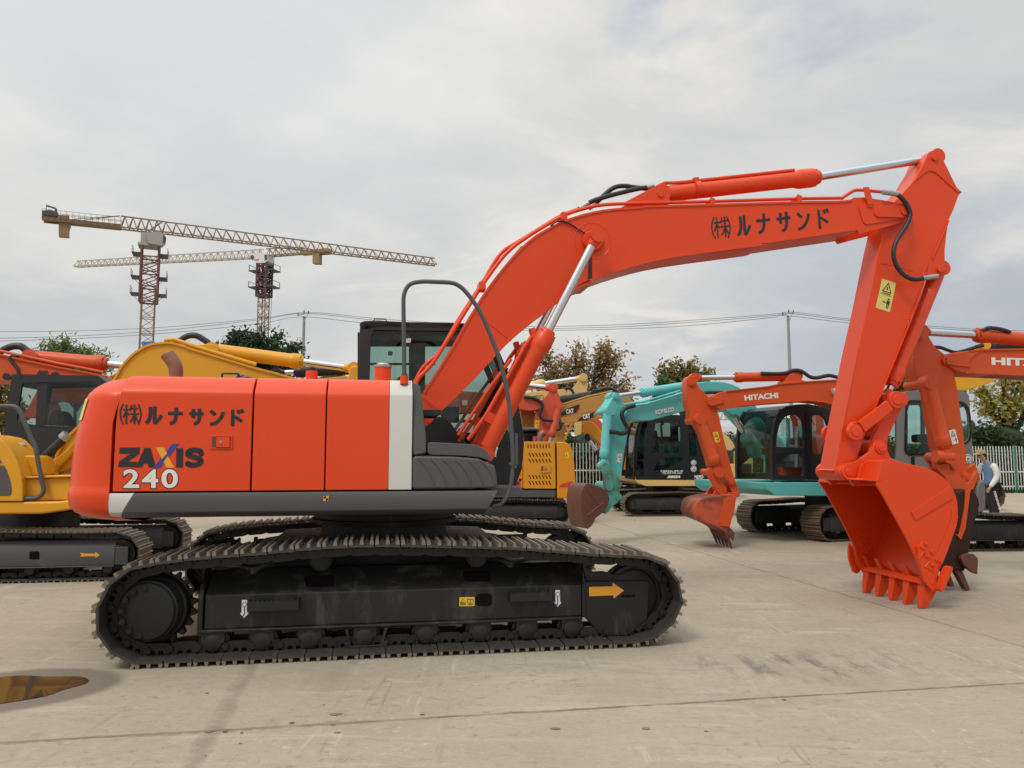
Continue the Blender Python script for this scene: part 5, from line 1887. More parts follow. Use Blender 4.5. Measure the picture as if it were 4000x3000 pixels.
g.build('opening_shade', M_GAP, fo, recalc=False)  # flat black patch painted for a shaded hole in the frame
g = MB()
g.cyl((uR - 1.8, 0, hB * .7), (uR - 1.8, 0, FB.w(2008, -.6, 200)), .55, n=40)
g.box(uR - 2.6, uR - 1.0, -.75, .75, hB * .35, hB * .72)
g.build('slewing_ring', M_FRAME, yx)
yl = FB.w(2007, -1.15, 100)
body = T(FB, Q2, [(-200, 1375), (1000, 1365), (1175, 1345), (1300, 1340), (1300, 1490), (1175, 1520), (900, 1560), (700, 1585), (-200, 1590)], -1.15)
slab(yx, 'lower_frame', body, -1.15, 1.15, M_KOM, .03, 3)
pn = T(FB, Q2, [(-300, 200), (-60, 250), (20, 285), (120, 380), (230, 520), (300, 640), (350, 780), (388, 930), (406, 1080), (410, 1200), (402, 1362), (-300, 1365)], -1.15)
pnl = slab(yx, 'side_panel', pn, -1.17, -.5, M_KOM, .015)
g = MB()
g.prism(rpoly(T(FB, Q2, [(-300, 742), (76, 742), (125, 850), (165, 960), (190, 1060), (203, 1170), (198, 1225), (180, 1266), (-300, 1266)], -1.17), .02), -1.178, -1.16)
g.build('dark_inset', M_GREY, pnl, bevel=.005)
g = MB()
g.flat(T(FB, Q2, [(-40, 560), (38, 705), (-40, 712)], -1.17), -1.174)
g.build('blue_decal', M_BLUE, pnl, recalc=False)
slab(yx, 'tool_box', rpoly(T(FB, Q2, [(300, 572), (590, 572), (640, 625), (690, 925), (410, 940), (330, 760)], -.9), .05), -.9, -.4, M_KOM, .02)
g = MB()
c = FB.p(*cr(*Q2, [(262, 500)])[0], -.7)
g.cyl((c[0], -.7, c[1] - .12), (c[0], -.7, c[1] + .09), .10, n=20)
g.mat(1)
g.cyl((c[0], -.7, c[1] + .08), (c[0], -.7, c[1] + .115), .125, .11, n=20)
g.build('filler_neck', [M_KOM, M_STRIPE], yx, ang=30)
g = MB()
c = FB.p(*cr(*Q2, [(372, 545)])[0], -.7)
g.tube([(c[0] + .05 * math.cos(a), -.7, c[1] + .09 * math.sin(a)) for a in [math.pi * k / 8 for k in range(9)]], .02, 8)
g.build('lifting_eye', M_KOM, yx, ang=50)
slab(yx, 'front_box', rpoly(T(FB, Q2, [(415, 968), (1300, 950), (1300, 1345), (500, 1362), (415, 1330)], -1.05), .03), -1.05, -.1, M_KOM, .03, 3)
slab(yx, 'deck_plate', T(FB, Q2, [(430, 940), (720, 920), (1300, 910), (1300, 945), (450, 968)], -1.08), -1.10, -.05, M_KOM, .01)
g = MB()
hv = -1.12
hr = T(FB, A1, [(-60, 885), (-20, 860), (60, 855), (130, 862), (170, 900), (215, 1000), (268, 1130), (300, 1190), (318, 1270), (340, 1390), (365, 1520), (378, 1575), (360, 1620), (320, 1645), (280, 1652), (210, 1650)], hv)
g.tube([(a, hv, b) for a, b in crv(hr, 4)], .028, 10)
g.build('handrail', M_GREY, yx, ang=60)
# boom
ybt = T(FB, A1, [(480, 1290), (560, 1140), (700, 1000), (870, 800), (990, 610), (1050, 505), (1140, 408), (1240, 342), (1300, 318), (1370, 306), (1480, 301), (1560, 320), (1700, 366), (2000, 456), (2212, 520)], -.22) + T(FB, A2, [(160, 560), (300, 600), (420, 632), (700, 700), (820, 735)], -.22)
ybb = T(FB, A2, [(850, 800), (700, 880), (300, 800), (0, 740)], -.22) + T(FB, A1, [(1900, 690), (1600, 640), (1400, 680), (1180, 860), (900, 1140), (700, 1330), (560, 1420), (480, 1440), (400, 1430), (370, 1390)], -.22)
yb = box_boom(yx, 'boom', ybt + ybb, -.22, .22, M_KOM)
g = MB()
g.prism(strip(crv(ybt, 3), -.03), -.25, .25)
hp_ = T(FB, A1, [(1420, 296), (1500, 292), (1560, 310), (1700, 356), (2000, 446), (2212, 508)], -.2)
g.tube([(a, -.2, b + .02) for a, b in crv(hp_, 4)], .03, 8)
g.build('flange_plate', M_KOM, yb, ang=40)
slab(yb, 'cylinder_bracket', T(FB, A1, [(1600, 332), (1700, 322), (1850, 318), (1880, 345), (1890, 410), (1870, 430)], -.2), -.2, .2, M_KOM)
slab(yx, 'boom_foot', T(FB, Q2, [(700, 770), (760, 705), (850, 685), (930, 740), (985, 860), (1000, 912), (720, 912)], -.3), -.36, -.24, M_KOM)
pins(yx, 'foot_pin', [FB.p(*cr(*Q2, [(820, 790)])[0], -.36)], .11, -.40, .3, M_KOM)
g = MB()
bl2 = T(FB, Q2, [(870, 690), (1150, 470), (1300, 300), (1300, 480), (1080, 720), (985, 800)], -.3)
g.prism(bl2, -.30, -.2)
g.build('boom_rib', M_KOM, yb, bevel=.02)
pb, ph, pt = FB.p(*cr(*A1, [(1840, 370)])[0], 0), FB.p(*cr(*A2, [(410, 474)])[0], 0), FB.p(*cr(*A2, [(850, 535)])[0], 0)
ram(yx, pb, ph, pt, 0, .10, .052, M_KOM, 'arm_cylinder')
ar = T(FB, A2, [(815, 515), (870, 505), (900, 540), (1000, 640), (1150, 640), (1500, 660), (1400, 900), (1200, 1300), (1000, 1350), (900, 900), (780, 640), (800, 590)], -.18)
slab(yx, 'arm', ar, -.18, .18, M_KOM, .02)
hose(yx, T(FB, A1, [(1500, 305), (1560, 285), (1600, 258), (1640, 245), (1690, 245), (1730, 262), (1805, 310)], 0), 0, .045)
sign_text(yb, 'brand_lettering', 'KOMATSU', FB, A1, (2010, 640), (2460, 745), (2040, 572), -.255, M_BLUE, .05, .25)
hose(yx, T(FB, Q2, [(720, 700), (770, 610), (850, 520), (960, 420), (1100, 280)], -.45), -.45, .06)
g = MB()
q = T(FB, Q2, [(1090, 285), (1170, 205)], -.45)
g.cyl((q[0][0], -.45, q[0][1]), (q[1][0], -.45, q[1][1]), .075, n=14)
g.build('hose_fitting', M_STEEL, yx)
# cab
side = T(FB, Q1, [(60, 2000), (75, 1660), (130, 1240), (180, 900), (190, 760), (215, 715), (300, 712), (1000, 728), (1700, 740), (1900, 900), (2000, 1400), (2000, 2300), (60, 2300)], .35)
win = [rpoly(T(FB, Q1, [(380, 860), (1960 - 300, 840), (1700, 1100), (1730, 1560), (1050, 1640), (760, 1640), (280, 1520), (330, 1180)], .35), .04)]
cb_ = simple_cab(yx, FB, side, .35, 1.35, win, M_CABGREY, G_DARK, (3, 9), (9, 11))
g = MB()
for q in ([(640, 850), (830, 850), (770, 1650), (600, 1650)], [(100, 1560), (1700, 1640), (1900, 2250), (60, 2250)]):
    g.prism(T(FB, Q1, q, .36), .37, .41)
g.build('cab_post', M_CABGREY, cb_, bevel=.01)
g = MB()
c = FB.p(*cr(*Q1, [(1060, 1500)])[0], .85)
g.prism(rpoly(T(FB, Q1, [(880, 1680), (960, 1400), (1010, 1350), (1080, 1350), (1150, 1400), (1200, 1500), (1230, 1700)], .85), .05), .65, 1.05)
g.build('operator_seat', M_SEAT, cb_, bevel=.04)
g = MB()
c = FB.p(*cr(*Q1, [(160, 760)])[0], .4)
g.cyl((c[0] - .03, .38, c[1]), (c[0] - .03, .42, c[1]), .055, n=14)
g.build('lamp_bracket', M_CABGREY, cb_)

# ---------------------------------------------------------------- orange boom above the yellow machine's cab
FC = Fr(-7.5, 15.2, 8)
ox = thing('crawler_excavator', 'orange excavator standing outside the frame, boom reaching in above the black cab roof', 'excavator', FC)
ob = box_boom(ox, 'boom', T(FC, Q1, [(-2200, 900), (-1500, 520), (-900, 330), (-400, 310), (0, 370), (400, 465), (1000, 590), (1500, 680), (1850, 748), (1950, 800), (1900, 850), (1500, 860), (1000, 850), (500, 850), (180, 845), (0, 840), (-400, 860), (-900, 1000), (-1500, 1500), (-2100, 2100), (-2500, 1900)], -.25), -.25, .25, M_OR2)
g = MB()
g.prism(strip(T(FC, Q1, [(-900, 325), (-400, 300), (0, 358), (400, 455), (1000, 580), (1500, 672), (1850, 742)], -.25), -.04), -.29, .29)
g.tube([(a, -.27, b + .06) for a, b in T(FC, Q1, [(-400, 310), (0, 370), (400, 455), (1000, 585), (1500, 678), (1800, 740)], -.25)], .03, 8)
g.prism(rpoly(T(FC, Q1, [(250, 430), (420, 380), (510, 352), (585, 362), (610, 420), (598, 500), (480, 480)], -.2), .05), -.2, .2)
c = FC.p(*cr(*Q1, [(540, 430)])[0], -.2)
g.cyl((c[0], -.24, c[1]), (c[0], .24, c[1]), .12, n=20)
g.build('cylinder_bracket', M_OR2, ob, bevel=.01)
ram(ox, FC.p(*cr(*Q1, [(560, 430)])[0], 0), FC.p(*cr(*Q1, [(1860, 540)])[0], 0), FC.p(*cr(*Q1, [(2350, 585)])[0], 0), 0, .145, .07, M_OR2, 'arm_cylinder')
slab(ox, 'arm', T(FC, Q1, [(2300, 500), (2420, 560), (2500, 800), (2300, 1800), (2200, 1800), (2100, 900), (1900, 760)], -.2), -.2, .2, M_OR2)
hose(ox, T(FC, Q1, [(-120, 350), (0, 325), (100, 275), (200, 238), (290, 228), (370, 240), (440, 290), (540, 345), (700, 365)], 0), 0, .07)
hose(ox, T(FC, Q1, [(330, 400), (250, 397), (195, 410), (175, 450), (210, 510), (270, 580), (310, 640), (322, 720)], -.27), -.27, .03)
g = MB()
for key, x0, x1, y0, y1, w_ in (('lp', 640, 690, 790, 645, .03), ('kabu', 665, 800, 790, 650, .036), ('rp', 785, 835, 790, 650, .03)):
    a, b, c = cr(*Q1, [(x0, y0), (x1, y0 + 12), (x0 + 10, y1)])
    glyph(g, key, FC, a, b, c, -.25, w_)
a, b, c = cr(*Q1, [(880, 800), (1010, 815), (895, 672)])
glyph(g, 'na', FC, a, b, c, -.25, .07)
g.build('katakana_lettering', M_BLACK, ob, ang=80)

# ---------------------------------------------------------------- another orange machine seen through that cab's window
FC2 = Fr(-9.8, 21, 8)
o2 = thing('crawler_excavator', 'distant orange excavator whose bent boom shows through the yellow machine\'s cab windows', 'excavator', FC2)
box_boom(o2, 'boom', T(FC2, Q1, [(820, 1060), (900, 990), (1000, 935), (1200, 935), (1500, 965), (2000, 1010), (2000, 1200), (1500, 1180), (1300, 1215), (1100, 1195), (960, 1165), (880, 1190), (860, 1300), (780, 1350), (780, 1200)], -.25), -.25, .25, M_OR2)
slab(o2, 'arm', T(FC2, Q1, [(400, 1420), (520, 1220), (640, 1000), (700, 960), (760, 1000), (700, 1250), (590, 1470), (480, 1470)], -.2), -.2, .2, M_OR2)
ram(o2, FC2.p(*cr(*Q1, [(700, 1760)])[0], 0), FC2.p(*cr(*Q1, [(760, 1640)])[0], 0), FC2.p(*cr(*Q1, [(905, 1320)])[0], 0), 0, .16, .09, M_OR2, 'boom_cylinder')
slab(o2, 'upper_body', T(FC2, None, [(100, 1800), (420, 1800), (420, 2000), (100, 2000)], -1.1), -1.1, 1.1, M_OR2, .05)

# ---------------------------------------------------------------- ochre machine behind the cab (black ram in front of its boom)
FO = Fr(-4.2, 18.5, 5)
oc = thing('crawler_excavator', 'ochre excavator mostly hidden behind the orange hood, black ram above its boom', 'excavator', FO)
ob = box_boom(oc, 'boom', T(FO, A2, [(-700, 640), (-200, 600), (300, 640), (700, 600), (830, 590), (900, 640), (830, 700), (600, 720), (0, 760), (-700, 800)], -.22), -.22, .22, M_CAT)
ram(oc, FO.p(*cr(*A2, [(900, 535)])[0], 0), FO.p(*cr(*A2, [(330, 562)])[0], 0), FO.p(*cr(*A2, [(180, 568)])[0], 0), 0, .125, .06, M_BLACKP, 'arm_cylinder')
slab(oc, 'upper_body', rpoly(T(FO, None, [(1180, 1560), (1560, 1470), (1680, 1500), (1700, 1950), (1180, 1950)], -1.1), .08), -1.1, 1.1, M_PALEO, .05)

# ---------------------------------------------------------------- amber compact excavator (slotted engine door)
FD = fr_at(2060, 2052, 3, -1.08)
sx = thing('crawler_excavator', 'amber yellow compact excavator with slotted engine door and red tail reflectors', 'excavator', FD)
vS = -1.08
slots = []
for k in range(8):
    x = 940 + k * 52
    slots.append(rpoly(T(FD, Q4, [(x - 9, 155), (x + 9, 155), (x + 11, 226), (x - 7, 226)], vS), .02, 3))
for y in (303, 403, 685, 787):
    for k in range(7):
        x = 955 + k * 57.5
        slots.append(rpoly(T(FD, Q4, [(x - 9, y + 6), (x + 8, y), (x + 40, y + 64), (x + 26, y + 74)], vS), .02, 3))
door = rpoly(T(FD, Q4, [(875, 112), (1406, 112), (1412, 420), (1420, 925), (856, 922), (855, 440)], vS), .03)
dr = slab(sx, 'engine_door', door, vS, vS + .06, M_SANY, .01)
for sl in slots:
    g = MB()
    g.flat(sl, vS - .003)
    g.build('slot_shade', M_GAP, dr, recalc=False)  # shade of each slot laid on the solid door as a dark flat
g = MB()
g.prism(rpoly(T(FD, Q4, [(1140, 510), (1330, 508), (1335, 640), (1145, 650)], vS), .03), vS - .02, vS)
g.mat(1)
g.flat(T(FD, Q4, [(1168, 535), (1202, 535), (1202, 615), (1168, 615)], vS), vS - .024)
g.mat(2)
c = FD.p(*cr(*Q4, [(1238, 572)])[0], vS)
g.cyl((c[0], vS - .04, c[1]), (c[0], vS - .02, c[1]), .03, n=12)
g.build('door_latch', [M_SANY, M_RUST, M_STEEL], dr)
inner = T(FD, Q4, [(880, 120), (1420, 120), (1420, 915), (860, 915)], vS)
slab(sx, 'engine_bay', inner, vS + .10, 1.0, M_GAP, 0)
cwp = rpoly(T(FD, Q4, [(1428, 118), (1560, 122), (1625, 150), (1672, 210), (1700, 300), (1718, 420), (1738, 640), (1752, 820), (1756, 930), (1735, 1020), (1690, 1065), (1600, 1085), (1432, 1085)], vS + .15), .03)
g = MB()
g.prism(cwp, vS, 1.05)
cwt = g.build('counterweight', M_SANY, sx, bevel=.16, seg=5)
g = MB()
g.flat(T(FD, Q4, [(1478, 898), (1482, 872), (1522, 845), (1610, 818), (1712, 795), (1716, 900)], vS), vS - .006)
g.build('reflector', M_REDD, cwt, recalc=False)
g = MB()
g.flat(T(FD, Q4, [(1582, 295), (1645, 295), (1647, 392), (1586, 392)], vS), vS - .006)
g.mat(1)
g.flat(T(FD, Q4, [(1595, 372), (1606, 320), (1618, 372)], vS), vS - .01)
g.build('warning_decal', [M_YLW, M_BLACK], cwt, recalc=False)
slab(sx, 'side_panel', T(FD, Q4, [(850, 440), (850, 920), (705, 918), (780, 830), (835, 700), (830, 560)], vS), vS + .01, vS + .5, M_SANY, .01)
g = MB()
c = FD.p(*cr(*Q4, [(758, 832)])[0], vS - .02)
g.flat(T(FD, Q4, [(720, 880), (760, 880), (838, 750), (790, 750)], vS), vS - .005)
g.mat(1)
for rr in (.055,):
    q = circ(c, rr, 20)
    g.tube([(a, vS - .015, b) for a, b in q + q[:1]], .016, 6)
g.build('badge', [M_BLACK, M_REDD], sx, recalc=False)
slab(sx, 'lower_frame', T(FD, Q4, [(300, 940), (1422, 940), (1422, 1080), (300, 1080)], vS), vS + .03, 1.0, M_GREY, .02)
slab(sx, 'upper_body', T(FD, Q4, [(-500, 250), (860, 250), (860, 940), (-500, 940)], vS), vS + .4, 1.0, M_SANY, .04)
hose(sx, T(FD, Q3, [(1135, 1225), (1135, 1170), (1150, 1120), (1180, 1085), (1222, 1062)], vS + .5), vS + .5, .075, M_EXH, 'exhaust_pipe')
g = MB()
c = FD.p(*cr(*Q3, [(945, 1000)])[0], vS + .7)
pr = [(0, .11), (.35, .11), (.36, .24), (.5, .25), (.55, .21), (.72, .25), (.75, .27), (.85, .26), (1, .10)]
g.lathe((c[0], vS + .7, FD.w(1724, vS + .7)), (c[0], vS + .7, FD.w(1668, vS + .7)), pr, 24)
g.build('air_precleaner', M_BLACKP, sx, ang=40)
uR = FD.u(2234, -1.08, 2010)
bg_track(sx, uR - 2.6, uR, -1.08, -.63, .58, 34, MT, M_FRAME)
bg_track(sx, uR - 2.75, uR - .15, .63, 1.08, .58, 34, MT, M_FRAME)
g = MB()
g.cyl((uR - 1.3, 0, .35), (uR - 1.3, 0, FD.w(1945, -.5)), .42, n=30)
g.box(uR - 1.8, uR - .8, -.7, .7, .2, .45)
g.build('slewing_ring', M_FRAME, sx)

# ---------------------------------------------------------------- pinkish orange excavator: arm and bucket behind the amber one
FE = Fr(-.3, 21.2, 0)
ex = thing('crawler_excavator', 'sun-faded orange excavator with raised arm right behind the amber engine hood', 'excavator', FE)
arm_ = T(FE, Q3, [(1315, 310), (1330, 268), (1355, 250), (1390, 247), (1420, 265), (1440, 310), (1455, 365), (1490, 430), (1508, 555), (1502, 615), (1460, 640), (1415, 655), (1385, 755), (1335, 930), (1270, 1240), (1270, 1500), (1000, 1500), (1000, 1215), (1040, 900), (1068, 690), (1120, 580), (1165, 505), (1240, 440), (1290, 385)], -.2)
am = slab(ex, 'arm', arm_, -.2, .2, M_OR3, .02)
slab(ex, 'boom', rpoly(T(FE, Q3, [(-900, 300), (400, 380), (815, 428), (900, 442), (1040, 478), (1150, 540), (1182, 590), (1160, 645), (1100, 670), (990, 686), (860, 668), (815, 655), (300, 700), (-900, 760)], -.28), .05), -.28, .28, M_OR3, .015)
pins(ex, 'boss', [FE.p(*cr(*Q3, [(1140, 612)])[0], -.28), FE.p(*cr(*Q3, [(1370, 295)])[0], -.2), FE.p(*cr(*Q3, [(1472, 600)])[0], -.2)], .10, -.24, .24, M_OR3)
ram(ex, FE.p(*cr(*Q3, [(400, 200)])[0], 0), FE.p(*cr(*Q3, [(900, 245)])[0], 0), FE.p(*cr(*Q3, [(1370, 295)])[0], 0), 0, .14, .08, M_OR3, 'arm_cylinder')
ram(ex, FE.p(*cr(*Q3, [(1472, 605)])[0], 0), FE.p(*cr(*Q3, [(1330, 1150)])[0], 0), FE.p(*cr(*Q3, [(1240, 1500)])[0], 0), -.3, .10, .07, M_OR3, 'bucket_cylinder')
hose(ex, T(FE, Q3, [(870, 440), (1000, 455), (1100, 490), (1170, 545), (1190, 610), (1160, 680), (1145, 750), (1180, 815), (1260, 845), (1350, 855), (1400, 870)], -.34), -.34, .045)
warn_label(FE, cr(*Q3, [(1072, 848), (1138, 850), (1122, 988), (1056, 985)]), -.2, am, M_YLW)
bkt = slab(ex, 'bucket', rpoly(T(FE, Q4, [(1080, 900), (1540, 900), (1545, 1100), (1592, 1120), (1592, 1300), (1560, 1290), (1545, 1245), (1450, 1260), (1300, 1250), (1220, 1240), (1160, 1130), (1110, 1040)], -.55), .03), -.55, .55, M_RUST, .03)
for x in (-.38, -.13, .12, .37):
    g = MB()
    c = FE.p(*cr(*Q4, [(1250, 1250)])[0], -.5)
    g.prism([(c[0] - .05, c[1] + .05), (c[0] + .25, c[1] + .02), (c[0] + .2, c[1] - .1)], x - .06, x + .06)
    g.build('bucket_tooth', M_RUST, bkt)

# ---------------------------------------------------------------- ochre booms to the right of it
FY = Fr(.5, 28, 0)
fy = thing('crawler_excavator', 'far yellow excavator, boom with black kanji rising behind the faded orange arm', 'excavator', FY)
fb = slab(fy, 'boom', rpoly(T(FY, Q3, [(-600, 560), (400, 430), (870, 372), (1100, 345), (1300, 332), (1560, 308), (1680, 342), (1706, 385), (1660, 430), (1560, 455), (1400, 490), (1000, 545), (400, 640), (-600, 760)], -.3), .05), -.3, .3, M_PALEO, .02)
slab(fy, 'arm', rpoly(T(FY, Q3, [(1835, 130), (1870, 92), (1905, 88), (1935, 115), (1965, 175), (1982, 225), (1945, 395), (1900, 500), (1860, 1100), (1760, 1100), (1740, 520), (1690, 380), (1700, 310)], -.25), .05), -.25, .25, M_PALEO, .02)
ram(fy, FY.p(*cr(*Q3, [(500, 320)])[0], 0), FY.p(*cr(*Q3, [(1235, 215)])[0], 0), FY.p(*cr(*Q3, [(1890, 118)])[0], 0), 0, .16, .09, M_PALEO, 'arm_cylinder')
sign_text(fb, 'kanji_lettering', '建設(株)', FY, Q3, (1010, 492), (1215, 470), (1005, 425), -.3, M_BLACK, .04)
hose(fy, T(FY, Q3, [(1580, 300), (1640, 290), (1690, 320), (1720, 370), (1722, 430), (1690, 480), (1640, 540)], -.34), -.34, .05)
pins(fy, 'boss', [FY.p(*cr(*Q3, [(1672, 372)])[0], -.3), FY.p(*cr(*Q3, [(1893, 118)])[0], -.25)], .14, -.34, .34, M_PALEO)

FG = fr_at(2450, 2018, 4, -1.1)
gx = thing('crawler_excavator', 'ochre excavator with black cab and small white phone number lettering behind the teal arm', 'excavator', FG)
vG = .35
bm_ = slab(gx, 'boom', T(FG, None, [(2060, 1640), (2190, 1586), (2300, 1553), (2393, 1532), (2430, 1536), (2456, 1550), (2480, 1575), (2505, 1620), (2530, 1680), (2600, 1800), (2520, 1800), (2487, 1702), (2455, 1640), (2425, 1612), (2380, 1600), (2350, 1601), (2182, 1632), (2070, 1670)], vG), vG, vG + .42, M_CAT, .02)
g = MB()
g.prism(strip(T(FG, None, [(2060, 1668), (2182, 1631), (2350, 1600), (2400, 1602), (2440, 1625)], vG), .03), vG - .03, vG + .45)
g.tube([(a, vG + .03, b) for a, b in T(FG, None, [(2100, 1612), (2190, 1582), (2300, 1548), (2393, 1528)], vG)], .03, 8)
g.build('flange_plate', M_CAT, bm_, ang=40)
g = MB()
g.flat(T(FG, Q3, [(1485, 772), (1510, 722), (1600, 660), (1700, 615), (1826, 568), (1832, 610), (1762, 722)], vG), vG - .01)
g.mat(1)
g.flat(T(FG, Q3, [(1832, 605), (1840, 632), (1790, 718), (1764, 722)], vG), vG - .012)
g.build('logo_panel', [M_BLACK, M_REDD], bm_, recalc=False)
sign_text(bm_, 'logo_lettering', 'CAT', FG, Q3, (1600, 738), (1738, 718), (1588, 662), vG - .012, M_WHITE, .06)
slab(gx, 'arm', T(FG, Q3, [(800, 620), (900, 640), (1060, 700), (1060, 1100), (960, 1600), (860, 1600), (840, 900)], vG + .05), vG + .05, vG + .37, M_CAT, .02)
ram(gx, FG.p(*cr(*Q3, [(2160, 388)])[0], 0), FG.p(*cr(*Q3, [(1500, 505)])[0], 0), FG.p(*cr(*Q3, [(900, 610)])[0], 0), vG + .2, .145, .07, M_BLACKP, 'arm_cylinder')
hose(gx, T(FG, A3, [(720, 725), (780, 708), (840, 700), (890, 720), (905, 735), (960, 760), (1050, 815)], vG + .1), vG + .1, .05)
side = T(FG, Q5, [(470, 1005), (480, 720), (492, 400), (520, 260), (560, 165), (605, 125), (760, 90), (940, 74), (1240, 78), (1420, 110), (1500, 220), (1560, 500), (1600, 700), (1620, 1010)], -1.05)
holes = [rpoly(T(FG, Q5, [(782, 186), (870, 168), (1130, 166), (1142, 400), (1136, 622), (718, 622), (745, 380)], -1.05), .04), rpoly(T(FG, Q5, [(1250, 225), (1345, 240), (1372, 670), (1266, 675)], -1.05), .03),
         rpoly(T(FG, Q5, [(830, 690), (1172, 690), (1160, 735), (930, 850), (750, 885)], -1.05), .03), rpoly(T(FG, Q5, [(500, 735), (602, 742), (612, 960), (496, 962)], -1.05), .02), rpoly(T(FG, Q5, [(582, 185), (665, 178), (610, 722), (508, 722), (545, 380)], -1.05), .03)]
gc = simple_cab(gx, FG, side, -1.05, -.05, holes, M_BLACKP, G_DARK, (4, 10), (0, 4), seat_u=FG.u(2690, -.5, 1780))
sign_text(gc, 'address_lettering', '新潟県魚沼市青島1180', FG, Q5, (850, 902), (1172, 899), (850, 872), -1.05, M_WHITE, .02)
sign_text(gc, 'phone_lettering', 'TEL.025-792-1221', FG, Q5, (872, 928), (1155, 926), (872, 903), -1.05, M_WHITE, .02)
sign_text(gc, 'rental_lettering', 'REGA', FG, Q5, (942, 988), (1132, 986), (948, 950), -1.05, M_WHITE, .07, .3)
sign_text(gc, 'model_lettering', '307D', FG, Q5, (1332, 998), (1466, 996), (1332, 946), -1.05, M_WHITE, .05)
for y, r_ in ((766, 40), (855, 44)):
    g = MB()
    c = FG.p(*cr(*Q5, [(1325, y)])[0], -1.05)
    rr = r_ / 3.687 / 3000 * 20
    g.flat(circ(c, rr, 24), -1.056)
    g.mat(1)
    g.flat(circ(c, rr * .82, 24), -1.062)
    g.mat(0)
    g.flat(circ(c, rr * .62, 20), -1.068)
    g.mat(1)
    g.flat(rpoly([(c[0] - rr * .35, c[1] - rr * .3), (c[0] + rr * .4, c[1] - rr * .35), (c[0] + rr * .3, c[1] + rr * .2), (c[0] - rr * .1, c[1] + rr * .1)], .02), -1.074)
    g.build('round_sticker', [M_WHITE, mat('pale_blue_decal', (.09, .22, .40), .5)], gc, recalc=False)
slab(gx, 'lower_frame', rpoly(T(FG, Q5, [(480, 970), (500, 1012), (1940, 1018), (1940, 1095), (640, 1100), (505, 1050)], -1.1), .02), -1.1, 1.0, M_PALEO, .02)
slab(gx, 'engine_cover', rpoly(T(FG, Q5, [(1600, 780), (1922, 782), (1932, 985), (1600, 1010)], -1.08), .03), -1.08, .9, M_PALEO, .02)
gp = slab(gx, 'tail_panel', rpoly(T(FG, Q5, [(1922, 602), (2160, 602), (2180, 700), (2180, 980), (1932, 985), (1926, 780)], -1.08), .03), -1.09, .9, M_PALEO, .03)
g = MB()
g.flat(T(FG, Q5, [(1928, 778), (2160, 778), (2160, 935), (2030, 932)], -1.09), -1.096)
g.mat(1)
g.flat(T(FG, Q5, [(1930, 810), (1935, 850), (2000, 928), (2026, 930)], -1.09), -1.10)
g.build('black_band', [M_BLACK, M_REDD], gp, recalc=False)
g = MB()
for key, x0, x1 in (('lp', 1965, 1985), ('kabu', 1976, 2020), ('rp', 2012, 2032), ('shi', 2036, 2072)):
    a, b, c = cr(*Q5, [(x0, 715), (x1, 715), (x0, 660)])
    glyph(g, key, FG, a, b, c, -1.09, .035 if key != 'shi' else .06)
g.build('katakana_lettering', M_BLACK, gp, ang=80)
slab(gx, 'hood', rpoly(T(FG, Q5, [(1600, 400), (1690, 330), (1760, 335), (1830, 390), (1890, 470), (1922, 525), (1915, 600), (1872, 655), (1835, 600), (1700, 560)], -.9), .05), -.9, .6, M_PALEO, .05, 4)
slab(gx, 'engine_bay', T(FG, Q5, [(1600, 560), (1840, 590), (1930, 520), (2060, 600), (1930, 785), (1600, 785)], -.8), -.95, .6, M_TRIM, .02)
u0 = FG.u(2434, -1.1, 1970)
bg_track(gx, u0, u0 + 2.9, -1.1, -.65, .62, 36, MTR, M_FRAME)
bg_track(gx, u0 + .05, u0 + 2.95, .75, 1.2, .62, 36, MTR, M_FRAME)
g = MB()
g.cyl((u0 + 1.4, 0, .4), (u0 + 1.4, 0, FG.w(1898, -.5, 2600)), .5, n=30)
g.box(u0 + .8, u0 + 2.0, -.7, .8, .2, .5)
g.build('slewing_ring', M_FRAME, gx)

FG2 = Fr(3.6, 25.5, 3)
g2 = thing('crawler_excavator', 'second ochre excavator, boom with white slashed black logo just under the first', 'excavator', FG2)
b2 = slab(g2, 'boom', T(FG2, Q3, [(1440, 800), (1560, 790), (1800, 745), (2212, 672), (2500, 640), (2700, 800), (2900, 1200), (2700, 1200), (2560, 900), (2400, 800), (2212, 812), (1800, 872), (1580, 905), (1480, 880)], -.3), -.3, .15, M_CAT, .02)
g = MB()
g.prism(strip(T(FG2, Q3, [(1580, 903), (1800, 872), (2212, 812), (2400, 800)], -.3), .04), -.34, .19)
g.build('flange_plate', M_CAT, b2)
slab(g2, 'arm', T(FG2, Q3, [(1400, 860), (1470, 800), (1560, 795), (1580, 1000), (1595, 1600), (1440, 1600), (1365, 1200), (1380, 1000)], -.22), -.22, .1, M_CAT, .02)
slab(g2, 'link', T(FG2, Q3, [(1690, 915), (1722, 900), (1600, 1190), (1580, 1150)], -.6), -.45, -.36, M_SANY, .01)
g = MB()
g.flat(T(FG2, Q3, [(1795, 862), (1830, 812), (1950, 745), (2095, 700), (2055, 800), (1960, 842)], -.3), -.35)
g.mat(1)
g.flat(T(FG2, Q3, [(2062, 795), (2100, 705), (2092, 740), (2040, 815)], -.3), -.353)
g.build('logo_panel', [M_BLACK, M_WHITE], b2, recalc=False)
sign_text(b2, 'logo_lettering', 'CAT', FG2, Q3, (1895, 832), (2018, 808), (1885, 752), -.352, M_WHITE, .06)
hose(g2, T(FG2, Q3, [(1480, 810), (1470, 860), (1500, 920), (1490, 980), (1450, 1005), (1400, 990)], -.36), -.36, .06)
cabs = rpoly(T(FG2, Q5, [(280, 1050), (300, 800), (350, 500), (390, 280), (460, 290), (800, 300), (900, 1050)], -1.1), .05)
sc_ = slab(g2, 'cab', cabs, -1.1, -.1, M_BLACKP, .03)
g = MB()
